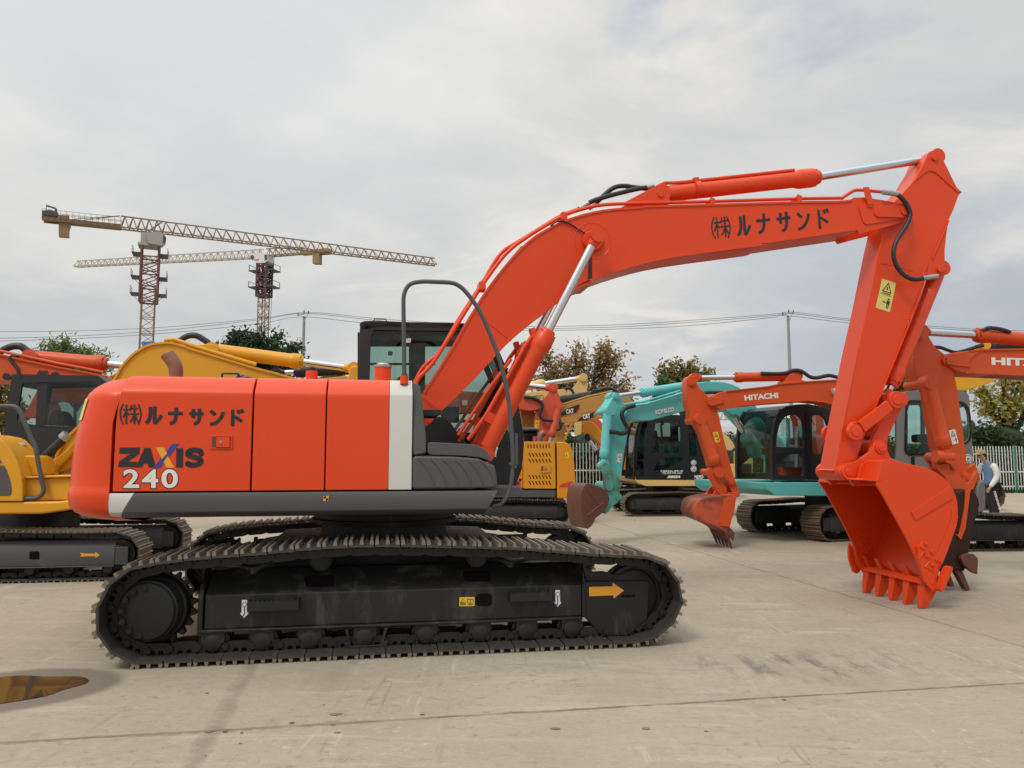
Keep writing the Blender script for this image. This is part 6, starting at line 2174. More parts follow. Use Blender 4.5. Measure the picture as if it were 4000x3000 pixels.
g.prism(rpoly(T(FG2, Q5, [(375, 490), (390, 560), (332, 850), (390, 850), (388, 895), (315, 860)], -1.1), .02), -1.14, -1.1)
g.build('orange_trim', M_SANY, sc_)
bg_track(g2, FG2.u(2379, -1.1, 1970), FG2.u(2379, -1.1, 1970) + 3.2, -1.1, -.55, .75, 36, MTR, M_FRAME)

FS = Fr(3.2, 29, 0)
sn = thing('crawler_excavator', 'far amber excavator, arched boom with black and red logo above the white fence', 'excavator', FS)
sb = slab(sn, 'boom', T(FS, Q3, [(1540, 925), (1700, 888), (1900, 860), (2010, 862), (2090, 895), (2150, 960), (2260, 1120), (2400, 1330), (2500, 1560), (2350, 1560), (2212, 1295), (2130, 1205), (2050, 1130), (1950, 1075), (1800, 1048), (1580, 1055)], -.3), -.3, .3, M_SANY, .03)
g = MB()
g.flat(T(FS, Q3, [(1570, 1040), (1615, 945), (1885, 926), (1832, 1030)], -.3), -.31)
g.mat(1)
g.flat(T(FS, Q3, [(1870, 928), (1892, 926), (1838, 1032), (1815, 1034)], -.3), -.315)
g.build('logo_panel', [M_BLACK, M_REDD], sb, recalc=False)
sign_text(sb, 'logo_lettering', 'SANY', FS, Q3, (1585, 1025), (1790, 1015), (1605, 962), -.315, M_WHITE, .05)
ram(sn, FS.p(*cr(*Q3, [(2330, 1660)])[0], 0), FS.p(*cr(*Q3, [(2100, 1370)])[0], 0), FS.p(*cr(*Q3, [(1935, 1140)])[0], 0), -.5, .11, .065, M_BLACKP, 'boom_cylinder')
FR_ = Fr(3.9, 30.5, 0)
ro = thing('crawler_excavator', 'red orange boom peeping out behind the arched amber boom', 'excavator', FR_)
slab(ro, 'boom', T(FR_, Q3, [(2020, 840), (2160, 820), (2230, 900), (2320, 1080), (2400, 1300), (2480, 1560), (2330, 1600), (2100, 1310), (2130, 1280), (2180, 1300), (2150, 1050)], -.3), -.3, .3, M_OR3, .03)

# ---------------------------------------------------------------- teal excavator
FF = fr_at(3222, 2120, 22, -1.15)
tx = thing('crawler_excavator', 'teal excavator with dark cab, arm lowered and rust brown bucket on the ground', 'excavator', FF)
vT = .10
tb = T(FF, A3, [(1000, 870), (1030, 845), (1150, 835), (1300, 800), (1500, 738), (1580, 672), (1600, 650), (1680, 642), (1750, 640), (1830, 645), (1900, 662), (1960, 690), (2010, 730), (2130, 880), (2300, 1100), (2420, 1280), (2350, 1400), (2200, 1240), (2060, 1062), (1960, 950), (1900, 880), (1830, 862), (1760, 868), (1600, 880), (1500, 897), (1200, 980), (1060, 985), (1000, 975), (965, 930)], vT)
tbm = slab(tx, 'boom', tb, vT, vT + .36, M_TEAL, .02)
g = MB()
tpi = T(FF, A3, [(990, 865), (1060, 850), (1160, 838), (1300, 795), (1480, 742)], vT - .05)
g.tube([(a, vT - .05, b) for a, b in tpi], .022, 8)
g.tube([(a, vT + .05, b + .05) for a, b in tpi], .022, 8)
g.build('hydraulic_pipe', M_TEAL, tbm, ang=60)
sign_text(tbm, 'brand_lettering', 'KOBELCO', FF, A3, (1240, 928), (1400, 900), (1238, 890), vT - .01, M_WHITE, .05)
ram(tx, FF.p(*cr(*A3, [(1560, 672)])[0], vT), FF.p(*cr(*A3, [(1155, 735)])[0], vT), FF.p(*cr(*A3, [(905, 768)])[0], vT), vT + .18, .085, .045, M_TEAL, 'arm_cylinder')
ram(tx, FF.p(*cr(*Q8, [(560, 1180)])[0], 0), FF.p(*cr(*Q8, [(405, 860)])[0], 0), FF.p(*cr(*Q8, [(165, 440)])[0], 0), -.12, .11, .06, M_TEAL, 'boom_cylinder')
slab(tx, 'cylinder_lug', rpoly(T(FF, Q8, [(40, 420), (300, 400), (330, 450), (240, 470), (170, 480), (100, 470)], 0), .03), -.15, vT + .3, M_TEAL, .02)
ta = T(FF, A3, [(868, 775), (885, 748), (910, 740), (932, 755), (950, 800), (968, 850), (985, 895), (1000, 950), (1004, 1010), (995, 1100), (965, 1260), (935, 1520), (912, 1545), (880, 1520), (845, 1440), (848, 1200), (855, 1040), (848, 950), (800, 905), (805, 870), (838, 830)], vT + .05)
tam = slab(tx, 'arm', ta, vT + .03, vT + .31, M_TEAL, .015)
pins(tx, 'boss', [FF.p(*cr(*A3, [(905, 768)])[0], vT), FF.p(*cr(*A3, [(1008, 935)])[0], vT), FF.p(*cr(*A3, [(832, 900)])[0], vT)], .06, vT - .01, vT + .34, M_TEAL)
warn_label(FF, cr(*A3, [(914, 1264), (951, 1268), (942, 1342), (906, 1338)]), vT + .03, tam, M_WHITE)
ram(tx, FF.p(*cr(*A3, [(830, 895)])[0], vT), FF.p(*cr(*A3, [(797, 1310)])[0], vT), FF.p(*cr(*A3, [(790, 1370)])[0], vT), vT + .0, .085, .05, M_TEAL, 'bucket_cylinder')
hose(tx, T(FF, A3, [(1060, 850), (1000, 865), (960, 895), (950, 945), (975, 1000), (998, 1045), (985, 1080), (940, 1092), (890, 1080), (840, 1075)], vT - .08), vT - .08, .04)
slab(tx, 'bucket_link', hull2(FF.p(*cr(*A3, [(792, 1370)])[0], vT), .09, FF.p(*cr(*A3, [(900, 1530)])[0], vT), .09), vT - .06, vT + .0, M_TEALW, .015)
slab(tx, 'push_link', hull2(FF.p(*cr(*A3, [(788, 1375)])[0], vT), .08, FF.p(*cr(*A3, [(815, 1540)])[0], vT), .1), vT - .10, vT - .06, M_TEALW, .015)
slab(tx, 'quick_coupler', rpoly(T(FF, A3, [(795, 1520), (830, 1505), (870, 1550), (920, 1590), (925, 1650), (900, 1690), (850, 1720), (830, 1760), (790, 1790), (770, 1700), (785, 1620)], vT), .04), vT - .06, vT + .36, M_TEALW, .02)
pins(tx, 'boss', [FF.p(*cr(*A3, [(828, 1535)])[0], vT), FF.p(*cr(*A3, [(905, 1638)])[0], vT)], .06, vT - .09, vT + .36, M_TEALW)
tk = T(FF, Q4, [(1832, 1150), (1838, 1040), (1850, 960), (1875, 890), (1905, 850), (1950, 830), (2040, 842), (2212, 910), (2300, 1000), (2330, 1100), (2300, 1220), (2212, 1340), (2085, 1440), (2060, 1510), (2020, 1570), (1955, 1622), (1905, 1590), (1875, 1480), (1850, 1380), (1838, 1270)], vT - .15)
bkk = slab(tx, 'bucket', tk, vT - .2, vT + .38, M_RUST, .02)
g = MB()
g.tube([(a, vT - .2, b) for a, b in T(FF, Q4, [(1960, 930), (2060, 1080), (2150, 1200)], vT - .2)], .012, 6)
g.tube([(a, vT - .2, b) for a, b in T(FF, Q4, [(2230, 1180), (2100, 1280), (1980, 1380)], vT - .2)], .012, 6)
g.build('wear_plate', M_RUST, bkk, ang=50)
# teal cab
vc0 = -1.05
side = T(FF, Q8, [(985, 1660), (975, 1200), (985, 900), (1020, 690), (1060, 540), (1110, 440), (1200, 385), (1400, 352), (1560, 345), (1760, 378), (1930, 440), (2040, 560), (2080, 800), (2090, 1650)], vc0)
holes = [rpoly(T(FF, Q8, [(1022, 1088), (1040, 900), (1085, 700), (1160, 585), (1270, 528), (1420, 545), (1490, 640), (1508, 800), (1512, 1105)], vc0), .05), rpoly(T(FF, Q8, [(1030, 1420), (1140, 1330), (1250, 1212), (1500, 1215), (1505, 1590), (1060, 1575)], vc0), .05),
         rpoly(T(FF, Q8, [(1645, 550), (1800, 535), (1880, 600), (1925, 740), (1890, 1000), (1810, 1218), (1690, 1215), (1650, 1150)], vc0), .05)]
tcab = simple_cab(tx, FF, side, vc0, -.02, holes, M_NAVY, G_CAB, (5, 10), (0, 5), seat_u=FF.u(3180, -.5, 1750))
g = MB()
g.prism(T(FF, Q8, [(985, 1200), (1560, 1130), (1560, 1150), (1500, 1180), (1250, 1190), (1100, 1350), (985, 1400)], vc0), vc0 - .006, vc0)
g.prism(T(FF, Q8, [(1530, 480), (1600, 470), (1640, 1640), (1540, 1640)], vc0), vc0 - .01, vc0)
g.build('door_panel', M_BLACKP, tcab, bevel=.01)
g = MB()
gr_ = T(FF, Q8, [(1010, 570), (930, 570), (890, 600), (865, 680), (845, 820), (850, 1000)], vc0 - .06)
g.tube([(a, vc0 - .06, b) for a, b in crv(gr_, 3)], .018, 8)
g.build('grab_handle', M_NAVY, tcab, ang=60)
sign_text(tcab, 'badge_lettering', 'ITCS', FF, C4, (54, 424), (104, 424), (54, 402), vc0, M_WHITE, .02)
slab(tx, 'lower_frame', rpoly(T(FF, None, [(2995, 1884), (3420, 1884), (3460, 1900), (3460, 1935), (3420, 1940), (3030, 1936), (3000, 1915)], -1.12), .03), -1.12, 1.05, M_TEAL, .03)
slab(tx, 'tail_cover', rpoly(T(FF, Q8, [(1980, 1650), (1980, 900), (2300, 820), (2500, 900), (2560, 1650)], -.95), .08), -.95, .95, M_TEAL, .05, 3)
slab(tx, 'engine_hood', rpoly(T(FF, Q8, [(1400, 1100), (1440, 960), (1700, 780), (1900, 700), (2300, 700), (2300, 1500), (1400, 1500)], 0.2), .05), .15, 1.0, M_TEAL, .04)
uF = FF.u(3196, -1.15, 2060)
bg_track(tx, uF, uF + 2.9, -1.15, -.68, .66, 36, MTR, M_FRAME2)
uA_ = FF.u(2932, .72, 2030)
bg_track(tx, uF, uF + 2.9, .72, 1.18, .66, 36, MTR, M_FRAME2)
g = MB()
g.cyl((uF + 1.45, 0, .4), (uF + 1.45, 0, FF.w(1936, -.6, 3100)), .5, n=30)
g.box(uF + .9, uF + 2.0, -.8, .8, .22, .5)
g.build('slewing_ring', M_FRAME, tx)

# ---------------------------------------------------------------- mid-size orange excavator with the grey cab
FJ = fr_at(3900, 2155, 4, -1.15)
jx = thing('crawler_excavator', 'mid-size orange excavator with grey cab and worn bucket, white lettering on its boom', 'excavator', FJ)
vJ = -.28
jb = FJ.poly(cr(*A3, [(1695, 800), (1720, 780), (1780, 740), (1850, 722), (2000, 705), (2212, 680)]) + cr(*A4, [(100, 660), (185, 640), (300, 640), (500, 628), (610, 622), (800, 640), (900, 720), (1000, 900), (1060, 1150), (1060, 1300), (900, 1300), (850, 1050), (700, 860), (620, 850), (560, 845), (480, 825), (340, 812), (0, 835)])
             + cr(*A3, [(2000, 855), (1900, 870), (1800, 885), (1740, 860), (1700, 835)]), vJ)
jbm = slab(jx, 'boom', jb, vJ, vJ + .40, M_OR2, .015)
g = MB()
g.prism(strip(FJ.poly(cr(*A3, [(1850, 722), (2000, 705), (2212, 682)]) + cr(*A4, [(100, 660), (300, 642), (600, 624)]), vJ), -.02), vJ - .02, vJ + .42)
g.prism(strip(FJ.poly(cr(*A3, [(1800, 885), (1900, 868), (2000, 853)]) + cr(*A4, [(0, 833), (340, 810), (480, 823), (560, 845)]), vJ), .02), vJ - .02, vJ + .42)
g.build('flange_plate', M_OR2, jbm)
sign_text(jbm, 'brand_lettering', 'HITACHI', FJ, Q8, (482, 290), (1064, 243), (470, 193), vJ, M_WHITE, .045)
slab(jbm, 'tip_plate', hull2(FJ.p(*cr(*A3, [(1725, 812)])[0], vJ), .085, FJ.p(*cr(*Q8, [(60, 290)])[0], vJ), .05), vJ - .03, vJ, M_OR2, .008)
g = MB()
q = FJ.poly(cr(*Q8, [(1985, 85), (2060, 70), (2060, 130), (2040, 190), (2010, 170)]), vJ - .05)
g.prism(q, vJ - .12, vJ)
g.build('work_lamp', M_STRIPE, jbm, bevel=.01)
slab(jbm, 'cylinder_bracket', rpoly(FJ.poly(cr(*A4, [(130, 670), (180, 600), (205, 572), (240, 568), (272, 588), (300, 625), (400, 650)]), vJ), .03), vJ + .05, vJ + .35, M_OR2, .01)
ram(jx, FJ.p(*cr(*A4, [(225, 600)])[0], 0), FJ.p(*cr(*A3, [(1905, 610)])[0], 0), FJ.p(*cr(*A3, [(1560, 615)])[0], 0), vJ + .2, .085, .045, M_OR2, 'arm_cylinder')
hose(jx, FJ.poly(cr(*A4, [(-60, 572), (50, 575), (150, 570), (200, 550), (260, 545), (310, 565), (360, 600), (420, 610), (520, 590), (600, 605)]), vJ + .1), vJ + .1, .035)
hose(jx, FJ.poly(cr(*A3, [(1660, 742), (1700, 735), (1760, 735), (1830, 735)]), vJ + .1), vJ + .1, .03)
ja = FJ.poly(cr(*A3, [(1506, 650), (1512, 615), (1530, 596), (1556, 590), (1580, 597), (1592, 620), (1600, 655), (1625, 695), (1690, 765), (1720, 800), (1750, 850), (1775, 895), (1800, 990), (1830, 1130), (1870, 1290), (1910, 1440), (1962, 1590), (1945, 1625), (1905, 1610), (1860, 1520), (1800, 1430), (1720, 1380), (1700, 1300), (1640, 1100), (1590, 1010), (1550, 1000), (1535, 960), (1540, 900), (1512, 850)]), vJ + .05)
jam = slab(jx, 'arm', ja, vJ + .05, vJ + .33, M_OR2, .012)
warn_label(FJ, cr(*A3, [(1732, 1082), (1778, 1076), (1798, 1162), (1756, 1172)]), vJ + .05, jam, M_YLW)
pins(jx, 'boss', [FJ.p(*cr(*A3, [(1556, 650)])[0], vJ), FJ.p(*cr(*A3, [(1725, 812)])[0], vJ), FJ.p(*cr(*A3, [(1573, 978)])[0], vJ), FJ.p(*cr(*Q5, [(1645, 900)])[0], vJ), FJ.p(*cr(*Q5, [(1560, 905)])[0], vJ), FJ.p(*cr(*Q5, [(1730, 1158)])[0], vJ), FJ.p(*cr(*Q5, [(1945, 1215)])[0], vJ), FJ.p(*cr(*Q5, [(1885, 1038)])[0], vJ)], .062, vJ + .01, vJ + .36, M_OR2)
ram(jx, FJ.p(*cr(*A3, [(1573, 975)])[0], 0), FJ.p(*cr(*Q5, [(1560, 800)])[0], 0), FJ.p(*cr(*Q5, [(1585, 895)])[0], 0), vJ - .05, .095, .05, M_OR2, 'bucket_cylinder')
for a, b, r_, v0_ in (((1560, 905), (1720, 1160), .085, vJ - .06), ((1650, 900), (1885, 1040), .06, vJ + .34)):
    slab(jx, 'bucket_link', hull2(FJ.p(*cr(*Q5, [a])[0], vJ), r_, FJ.p(*cr(*Q5, [b])[0], vJ), r_), v0_, v0_ + .06, M_OR2, .01)
jk = FJ.poly(cr(*C3, [(1574, 235), (1578, 190), (1590, 150), (1612, 118), (1660, 100), (1720, 88), (1830, 72), (1900, 66), (1935, 85), (1925, 180), (1895, 300), (1880, 360), (1868, 420), (1800, 370), (1720, 330), (1620, 290), (1590, 265)]), vJ - .20)
jbk = slab(jx, 'bucket', jk, vJ - .2, vJ + .62, M_RUSTO, .02)
slab(jbk, 'side_cutter', FJ.poly(cr(*C3, [(1872, 350), (1918, 398), (1908, 472), (1868, 420)]), vJ - .2), vJ - .24, vJ - .2, M_RUST, .005)
slab(jbk, 'side_plate', FJ.poly(cr(*C3, [(1830, 110), (1935, 85), (1925, 180), (1880, 352), (1800, 340), (1790, 260)]), vJ - .2), vJ - .215, vJ - .2, M_OR2, .005)
for k in range(5):
    g = MB()
    vv_ = vJ - .15 + .72 * k / 4
    q = FJ.poly(cr(*C3, [(1838, 400), (1876, 420), (1908, 540), (1895, 520)]), vJ - .2)
    g.prism(q, vv_ - .045, vv_ + .045)
    g.build('bucket_tooth', M_RUST, jbk, bevel=.005)
slab(jbk, 'hinge_ear', rpoly(FJ.poly(cr(*Q5, [(1500, 1230), (1600, 1230), (1640, 1150), (1700, 1110), (1780, 1170), (1850, 1190), (1960, 1180), (1985, 1220), (1960, 1260), (1560, 1285)]), vJ), .02), vJ - .02, vJ + .03, M_OR2, .008)
slab(jbk, 'hinge_ear', rpoly(FJ.poly(cr(*Q5, [(1500, 1230), (1600, 1230), (1640, 1150), (1700, 1110), (1780, 1170), (1850, 1190), (1960, 1180), (1985, 1220), (1960, 1260), (1560, 1285)]), vJ), .02), vJ + .34, vJ + .39, M_OR2, .008)
# cab and body
vc0 = -1.1
side = FJ.poly(cr(*A4, [(1000, 1400), (1010, 1100), (1060, 900), (1120, 800), (1170, 740)]) + cr(*Q6, [(150, 140), (300, 112), (600, 98), (1060, 98), (1150, 112), (1220, 150), (1262, 210), (1272, 320), (1300, 800), (1332, 1250), (1240, 1420), (600, 1460)]), vc0)
holes = [rpoly(FJ.poly(cr(*Q6, [(200, 320), (1000, 300), (1010, 700), (1010, 1195), (215, 1200), (175, 1160), (180, 800)]), vc0), .06), rpoly(FJ.poly(cr(*Q6, [(1060, 325), (1150, 335), (1215, 400), (1252, 520), (1272, 750), (1268, 900), (1235, 985), (1150, 1020), (1070, 1030)]), vc0), .05),
         rpoly(FJ.poly(cr(*A4, [(1065, 940), (1110, 900), (1112, 1180), (1105, 1320), (1030, 1290), (1030, 1180)]), vc0), .03)]
jc = simple_cab(jx, FJ, side, vc0, -.15, holes, M_CABG, G_CAB, (4, 11), (0, 4), seat_u=FJ.u(3640, -.6, 1750))
g = MB()
fr1 = holes[0]
ring(g, inset(fr1, -.035), fr1, vc0 - .012, vc0)
fr2 = holes[1]
ring(g, inset(fr2, -.03), fr2, vc0 - .012, vc0)
g.prism(rpoly(FJ.poly(cr(*Q6, [(258, 1258), (310, 1258), (310, 1395), (262, 1395)]), vc0), .01), vc0 - .02, vc0)
g.build('window_seal', M_BLACKP, jc)
g = MB()
c = FJ.p(*cr(*Q6, [(1240, 1290)])[0], vc0)
for rr, mi, o_ in ((.075, 0, .004), (.062, 1, .008), (.046, 0, .012)):
    g.mat(mi)
    g.flat(circ(c, rr, 24), vc0 - o_)
g.mat(2)
for dxx in (-.014, .0, .014):
    g.flat([(c[0] + dxx - .005, c[1] - .024), (c[0] + dxx + .005, c[1] - .024), (c[0] + dxx + .005, c[1] + .02), (c[0] + dxx - .005, c[1] + .02)], vc0 - .016)
g.build('round_sticker', [M_WHITE, MATS['pale_blue_decal'], M_GREENP], jc, recalc=False)
slab(jx, 'tail_cover', rpoly(FJ.poly(cr(*Q7, [(800, 100), (1235, 95), (1330, 40), (1370, 60), (1405, 150), (1450, 250), (1440, 300), (1390, 400), (1340, 500), (1200, 520), (800, 520)]), vc0), .05), vc0 - .02, 1.0, M_OR2, .04, 3)
slab(jx, 'lower_frame', FJ.poly([(3480, 1880), (3800, 1890), (3805, 1975), (3480, 1975)], vc0), vc0 + .05, 1.0, M_GREY, .03)
slab(jx, 'rubber_fender', rpoly(FJ.poly(cr(*Q7, [(1370, 480), (1400, 380), (1450, 345), (1500, 352), (1520, 450), (1522, 820), (1480, 885), (1405, 905), (1360, 700)]), vc0), .06), vc0 - .05, vc0 + .5, M_CABG, .06, 4)
uJ = FJ.u(3560, -1.15, 2100)
bg_track(jx, uJ, uJ + 2.35, -1.15, -.68, .60, 34, MT, M_FRAME)
bg_track(jx, uJ, uJ + 2.35, .68, 1.15, .60, 34, MT, M_FRAME)
g = MB()
g.cyl((uJ + 1.1, 0, .35), (uJ + 1.1, 0, FJ.w(1975, -.6, 3600)), .45, n=30)
g.build('slewing_ring', M_FRAME, jx)

# ---------------------------------------------------------------- orange excavator outside the right edge
FI = fr_at(3790, 2305, 5, -.30)
ix = thing('crawler_excavator', 'orange excavator standing beyond the right edge, dark worn bucket behind the big one', 'excavator', FI)
vI = -.12
ib = FI.poly(cr(*A4, [(1515, 450), (1540, 415), (1580, 395), (1740, 375), (1850, 365), (2212, 358), (2500, 352), (2900, 400), (3200, 600), (3500, 1000), (3700, 1600), (3400, 1600), (3200, 1100), (2900, 750), (2600, 640), (2400, 605), (2212, 592), (1950, 580), (1700, 572), (1620, 545), (1560, 500), (1525, 490)]), vI)
ibm = slab(ix, 'boom', ib, vI, vI + .38, M_OR2, .015)
g = MB()
g.prism(strip(FI.poly(cr(*A4, [(1740, 374), (1850, 364), (2212, 357), (2500, 352)]), vI), -.018), vI - .02, vI + .40)
g.prism(strip(FI.poly(cr(*A4, [(1700, 570), (1950, 580), (2212, 592), (2400, 605)]), vI), .018), vI - .02, vI + .40)
g.build('flange_plate', M_OR2, ibm)
slab(ibm, 'tip_plate', rpoly(FI.poly(cr(*A4, [(1535, 430), (1570, 412), (1830, 385), (1770, 420), (1730, 470), (1745, 520), (1600, 505), (1540, 490)]), vI), .02), vI - .02, vI, M_OR2, .006)
sign_text(ibm, 'brand_lettering', 'HITACHI', FI, A4, (1930, 500), (2620, 520), (1928, 432), vI, M_WHITE, .045)
ia = FI.poly(cr(*A4, [(1300, 200), (1310, 165), (1335, 150), (1360, 165), (1372, 200), (1400, 270), (1450, 345), (1530, 410), (1610, 565), (1640, 720), (1665, 900), (1690, 1080), (1715, 1300), (1742, 1560), (1720, 1600), (1690, 1570), (1600, 1400), (1560, 1330), (1500, 1200), (1455, 950), (1420, 720), (1400, 695), (1330, 690), (1300, 640), (1262, 500), (1256, 350), (1290, 280)]), vI + .05)
iam = slab(ix, 'arm', ia, vI + .05, vI + .31, M_OR2, .012)
warn_label(FI, cr(*A4, [(1560, 1066), (1615, 1052), (1645, 1172), (1592, 1188)]), vI + .05, iam, M_WHITE)
pins(ix, 'boss', [FI.p(*cr(*A4, [(1580, 458)])[0], vI), FI.p(*cr(*A4, [(1328, 243)])[0], vI), FI.p(*cr(*A4, [(1345, 660)])[0], vI), FI.p(*cr(*Q6, [(870, 1262)])[0], vI), FI.p(*cr(*Q7, [(1230, 282)])[0], vI)], .055, vI - .01, vI + .34, M_OR2)
ram(ix, FI.p(*cr(*A4, [(2420, 285)])[0], 0), FI.p(*cr(*A4, [(1812, 234)])[0], 0), FI.p(*cr(*A4, [(1328, 205)])[0], 0), vI + .18, .085, .045, M_OR2, 'arm_cylinder')
hose(ix, FI.poly(cr(*A4, [(1850, 205), (1900, 180), (1960, 182), (2030, 195), (2090, 215)]), vI + .1), vI + .1, .025)
hose(ix, FI.poly(cr(*A4, [(1440, 345), (1490, 348), (1550, 370), (1620, 390), (1700, 375), (1780, 350), (1860, 330)]), vI + .1), vI + .1, .022)
ram(ix, FI.p(*cr(*A4, [(1300, 665)])[0], 0), FI.p(*cr(*A4, [(1442, 1225)])[0], 0), FI.p(*cr(*A4, [(1455, 1290)])[0], 0), vI - .06, .085, .05, M_OR2, 'bucket_cylinder')
for a, b, r_, v0_ in (((870, 1262), (1200, 1780), .05, vI + .32),):
    slab(ix, 'bucket_link', hull2(FI.p(*cr(*Q6, [a])[0], vI), r_, FI.p(*cr(*Q6, [b])[0], vI), r_), v0_, v0_ + .05, M_OR2, .01)
g = MB()
q0, q1 = FI.p(*cr(*Q6, [(600, 1250)])[0], vI), FI.p(*cr(*Q6, [(880, 1262)])[0], vI)
g.cyl((q0[0], vI - .08, q0[1]), (q1[0], vI - .08, q1[1]), .075, n=18)
g.build('cross_pin', M_OR2, ix)
slab(ix, 'push_link', FI.poly(cr(*Q6, [(610, 1300), (640, 1300), (690, 1390), (860, 1360), (880, 1480), (960, 1500), (1140, 1660), (1260, 1900), (900, 1900), (780, 1600), (660, 1480), (640, 1450)]), vI), vI - .06, vI + .02, M_OR2, .01)
ik = FI.poly(cr(*C4, [(1380, 520), (1560, 510), (1680, 478), (1745, 470), (1790, 492), (1822, 545), (1832, 600), (1815, 680), (1790, 760), (1760, 900), (1740, 1010), (1720, 1120), (1700, 1180), (1620, 1160), (1480, 1170), (1400, 1050), (1360, 800)]), vI - .28)
ibk = slab(ix, 'bucket', ik, vI - .28, vI + .62, mat('dark_worn_bucket', (.032, .014, .009), .6, spec=.25, var=.35, dirt=((.36, .07, .03), .22, 2.2)), .02)
slab(ibk, 'hinge_ear', FI.poly(cr(*C4, [(1420, 480), (1560, 380), (1640, 430), (1720, 400), (1790, 300), (1800, 330), (1760, 470), (1600, 500)]), vI), vI - .04, vI + .02, M_OR2, .01)
slab(ibk, 'stiffening_bar', FI.poly(cr(*C4, [(1700, 472), (1742, 470), (1720, 640), (1700, 800), (1660, 905), (1610, 850), (1640, 860), (1660, 780), (1690, 620)]), vI - .28), vI - .30, vI - .28, M_OR2, .004)
slab(ibk, 'side_cutter', FI.poly(cr(*C4, [(1640, 1060), (1660, 1030), (1700, 1015), (1750, 1022), (1787, 1060), (1780, 1198), (1740, 1180), (1700, 1150), (1660, 1110)]), vI - .30), vI - .36, vI - .30, M_RUST, .008)
for k, q in enumerate(([(1590, 1120), (1650, 1130), (1690, 1190), (1752, 1338), (1715, 1340), (1660, 1240)], [(1520, 1130), (1580, 1150), (1640, 1315), (1605, 1318)], [(1440, 1140), (1500, 1150), (1540, 1290), (1500, 1290)])):
    qq = FI.poly(cr(*C4, q), vI - .25)
    g = MB()
    g.prism([(a, max(.004, b)) for a, b in qq], vI - .25 + k * .05, vI - .16 + k * .05)
    g.build('bucket_tooth', MATS['rusty_bucket_steel'], ibk, bevel=.006)

# ---------------------------------------------------------------- yellow machine far right
FK = Fr(9.6, 18.5, 0)
kx = thing('crawler_excavator', 'yellow excavator behind the grey cab, boom underside and black ram at the right edge', 'excavator', FK)
slab(kx, 'boom', FK.poly(cr(*A4, [(1500, 560), (1900, 500), (2300, 470), (2700, 520), (3000, 800), (2800, 800), (2500, 600), (2212, 560), (2100, 592), (2000, 622), (1850, 680), (1700, 722), (1600, 722)]), -.25), -.25, .25, M_KOM, .02)
ram(kx, FK.p(*cr(*A4, [(1610, 830)])[0], 0), FK.p(*cr(*A4, [(1655, 725)])[0], 0), FK.p(*cr(*A4, [(1730, 555)])[0], 0), -.1, .12, .075, M_BLACKP, 'boom_cylinder')
ram(kx, FK.p(*cr(*A4, [(1880, 352)])[0], 0), FK.p(*cr(*A4, [(2500, 290)])[0], 0), FK.p(*cr(*A4, [(2900, 250)])[0], 0), .0, .13, .07, M_BLACKP, 'arm_cylinder')
slab(kx, 'cylinder_bracket', rpoly(FK.poly(cr(*A4, [(1840, 320), (1905, 308), (1910, 340), (1890, 370), (1840, 365)]), -.1), .03), -.2, .2, M_KOM, .01)
hose(kx, FK.poly(cr(*A4, [(1740, 372), (1790, 345), (1850, 325), (1920, 330), (1960, 345)]), -.1), -.1, .04)
FK2 = fr_at(3880, 1993, 12, -1.1)
k2 = thing('crawler_excavator', 'dark worn crawler track end showing behind the man in the cap', 'excavator', FK2)
uK = FK2.u(3931, -1.1, 1940)
bg_track(k2, uK - 3.0, uK, -1.1, -.55, .86, 30, MTR, M_FRAME)


# ---------------------------------------------------------------- carriers of the machines whose booms reach in from behind or outside
def carrier(root, fr, px, paint, face, k=1.0, cab_m=None):
    """tracks, slewing ring, house, counterweight and cab; face = -1 when the boom points left"""
    u = fr.u(px, 0)
    for v0_ in (-1.35 * k, .8 * k):
        bg_track(root, u - 1.9 * k, u + 1.9 * k, v0_, v0_ + .55 * k, .85 * k, 26, MT, M_FRAME)
    g = MB()
    g.cyl((u, 0, .4 * k), (u, 0, 1.0 * k), .6 * k, n=28)
    g.box(u - .8 * k, u + .8 * k, -.85 * k, .85 * k, .3 * k, .6 * k)
    g.build('slewing_ring', M_FRAME, root)
    f = -face
    a, b = sorted((u - f * 1.4 * k, u + f * 1.5 * k))
    g = MB()
    g.box(a, b, -1.25 * k, 1.25 * k, 1.0 * k, 1.25 * k)
    g.build('house_floor', M_GREY, root, bevel=.03)
    a, b = sorted((u + f * .2 * k, u + f * 1.7 * k))
    g = MB()
    g.box(a, b, -1.22 * k, 1.22 * k, 1.25 * k, 2.05 * k)
    g.build('engine_cover', paint, root, bevel=.06)
    a, b = sorted((u + f * 1.72 * k, u + f * 2.4 * k))
    g = MB()
    g.box(a, b, -1.25 * k, 1.25 * k, 1.0 * k, 2.0 * k)
    g.build('counterweight', paint, root, bevel=.2, seg=4)
    vs_ = (-1.25 * k, -.3 * k) if face < 0 else (.3 * k, 1.25 * k)
    a, b = u - f * 1.45 * k, u + f * .15 * k
    side = [(a, 1.27 * k), (a - f * .0, 1.9 * k), (a + f * .25 * k, 2.75 * k), (a + f * .4 * k, 2.85 * k), (b, 2.85 * k), (b, 1.27 * k)]
    win_ = [(a + f * .15 * k, 1.75 * k), (a + f * .42 * k, 2.65 * k), (b - f * .12 * k, 2.65 * k), (b - f * .12 * k, 1.75 * k)]
    simple_cab(root, fr, side, vs_[0], vs_[1], [win_], cab_m or M_CABGREY, G_DARK, (3, 4), (1, 3))


carrier(ix, FI, 4760, M_OR2, -1, .9)
carrier(kx, FK, 4700, M_KOM, -1, 1.0)
carrier(ox, FC, -640, M_OR2, 1, 1.0)
carrier(ex, FE, 1640, M_OR3, 1, .8)
carrier(fy, FY, 1640, M_PALEO, 1, .9)
carrier(sn, FS, 2610, M_SANY, -1, .8)
carrier(ro, FR_, 2690, M_OR3, -1, .75)
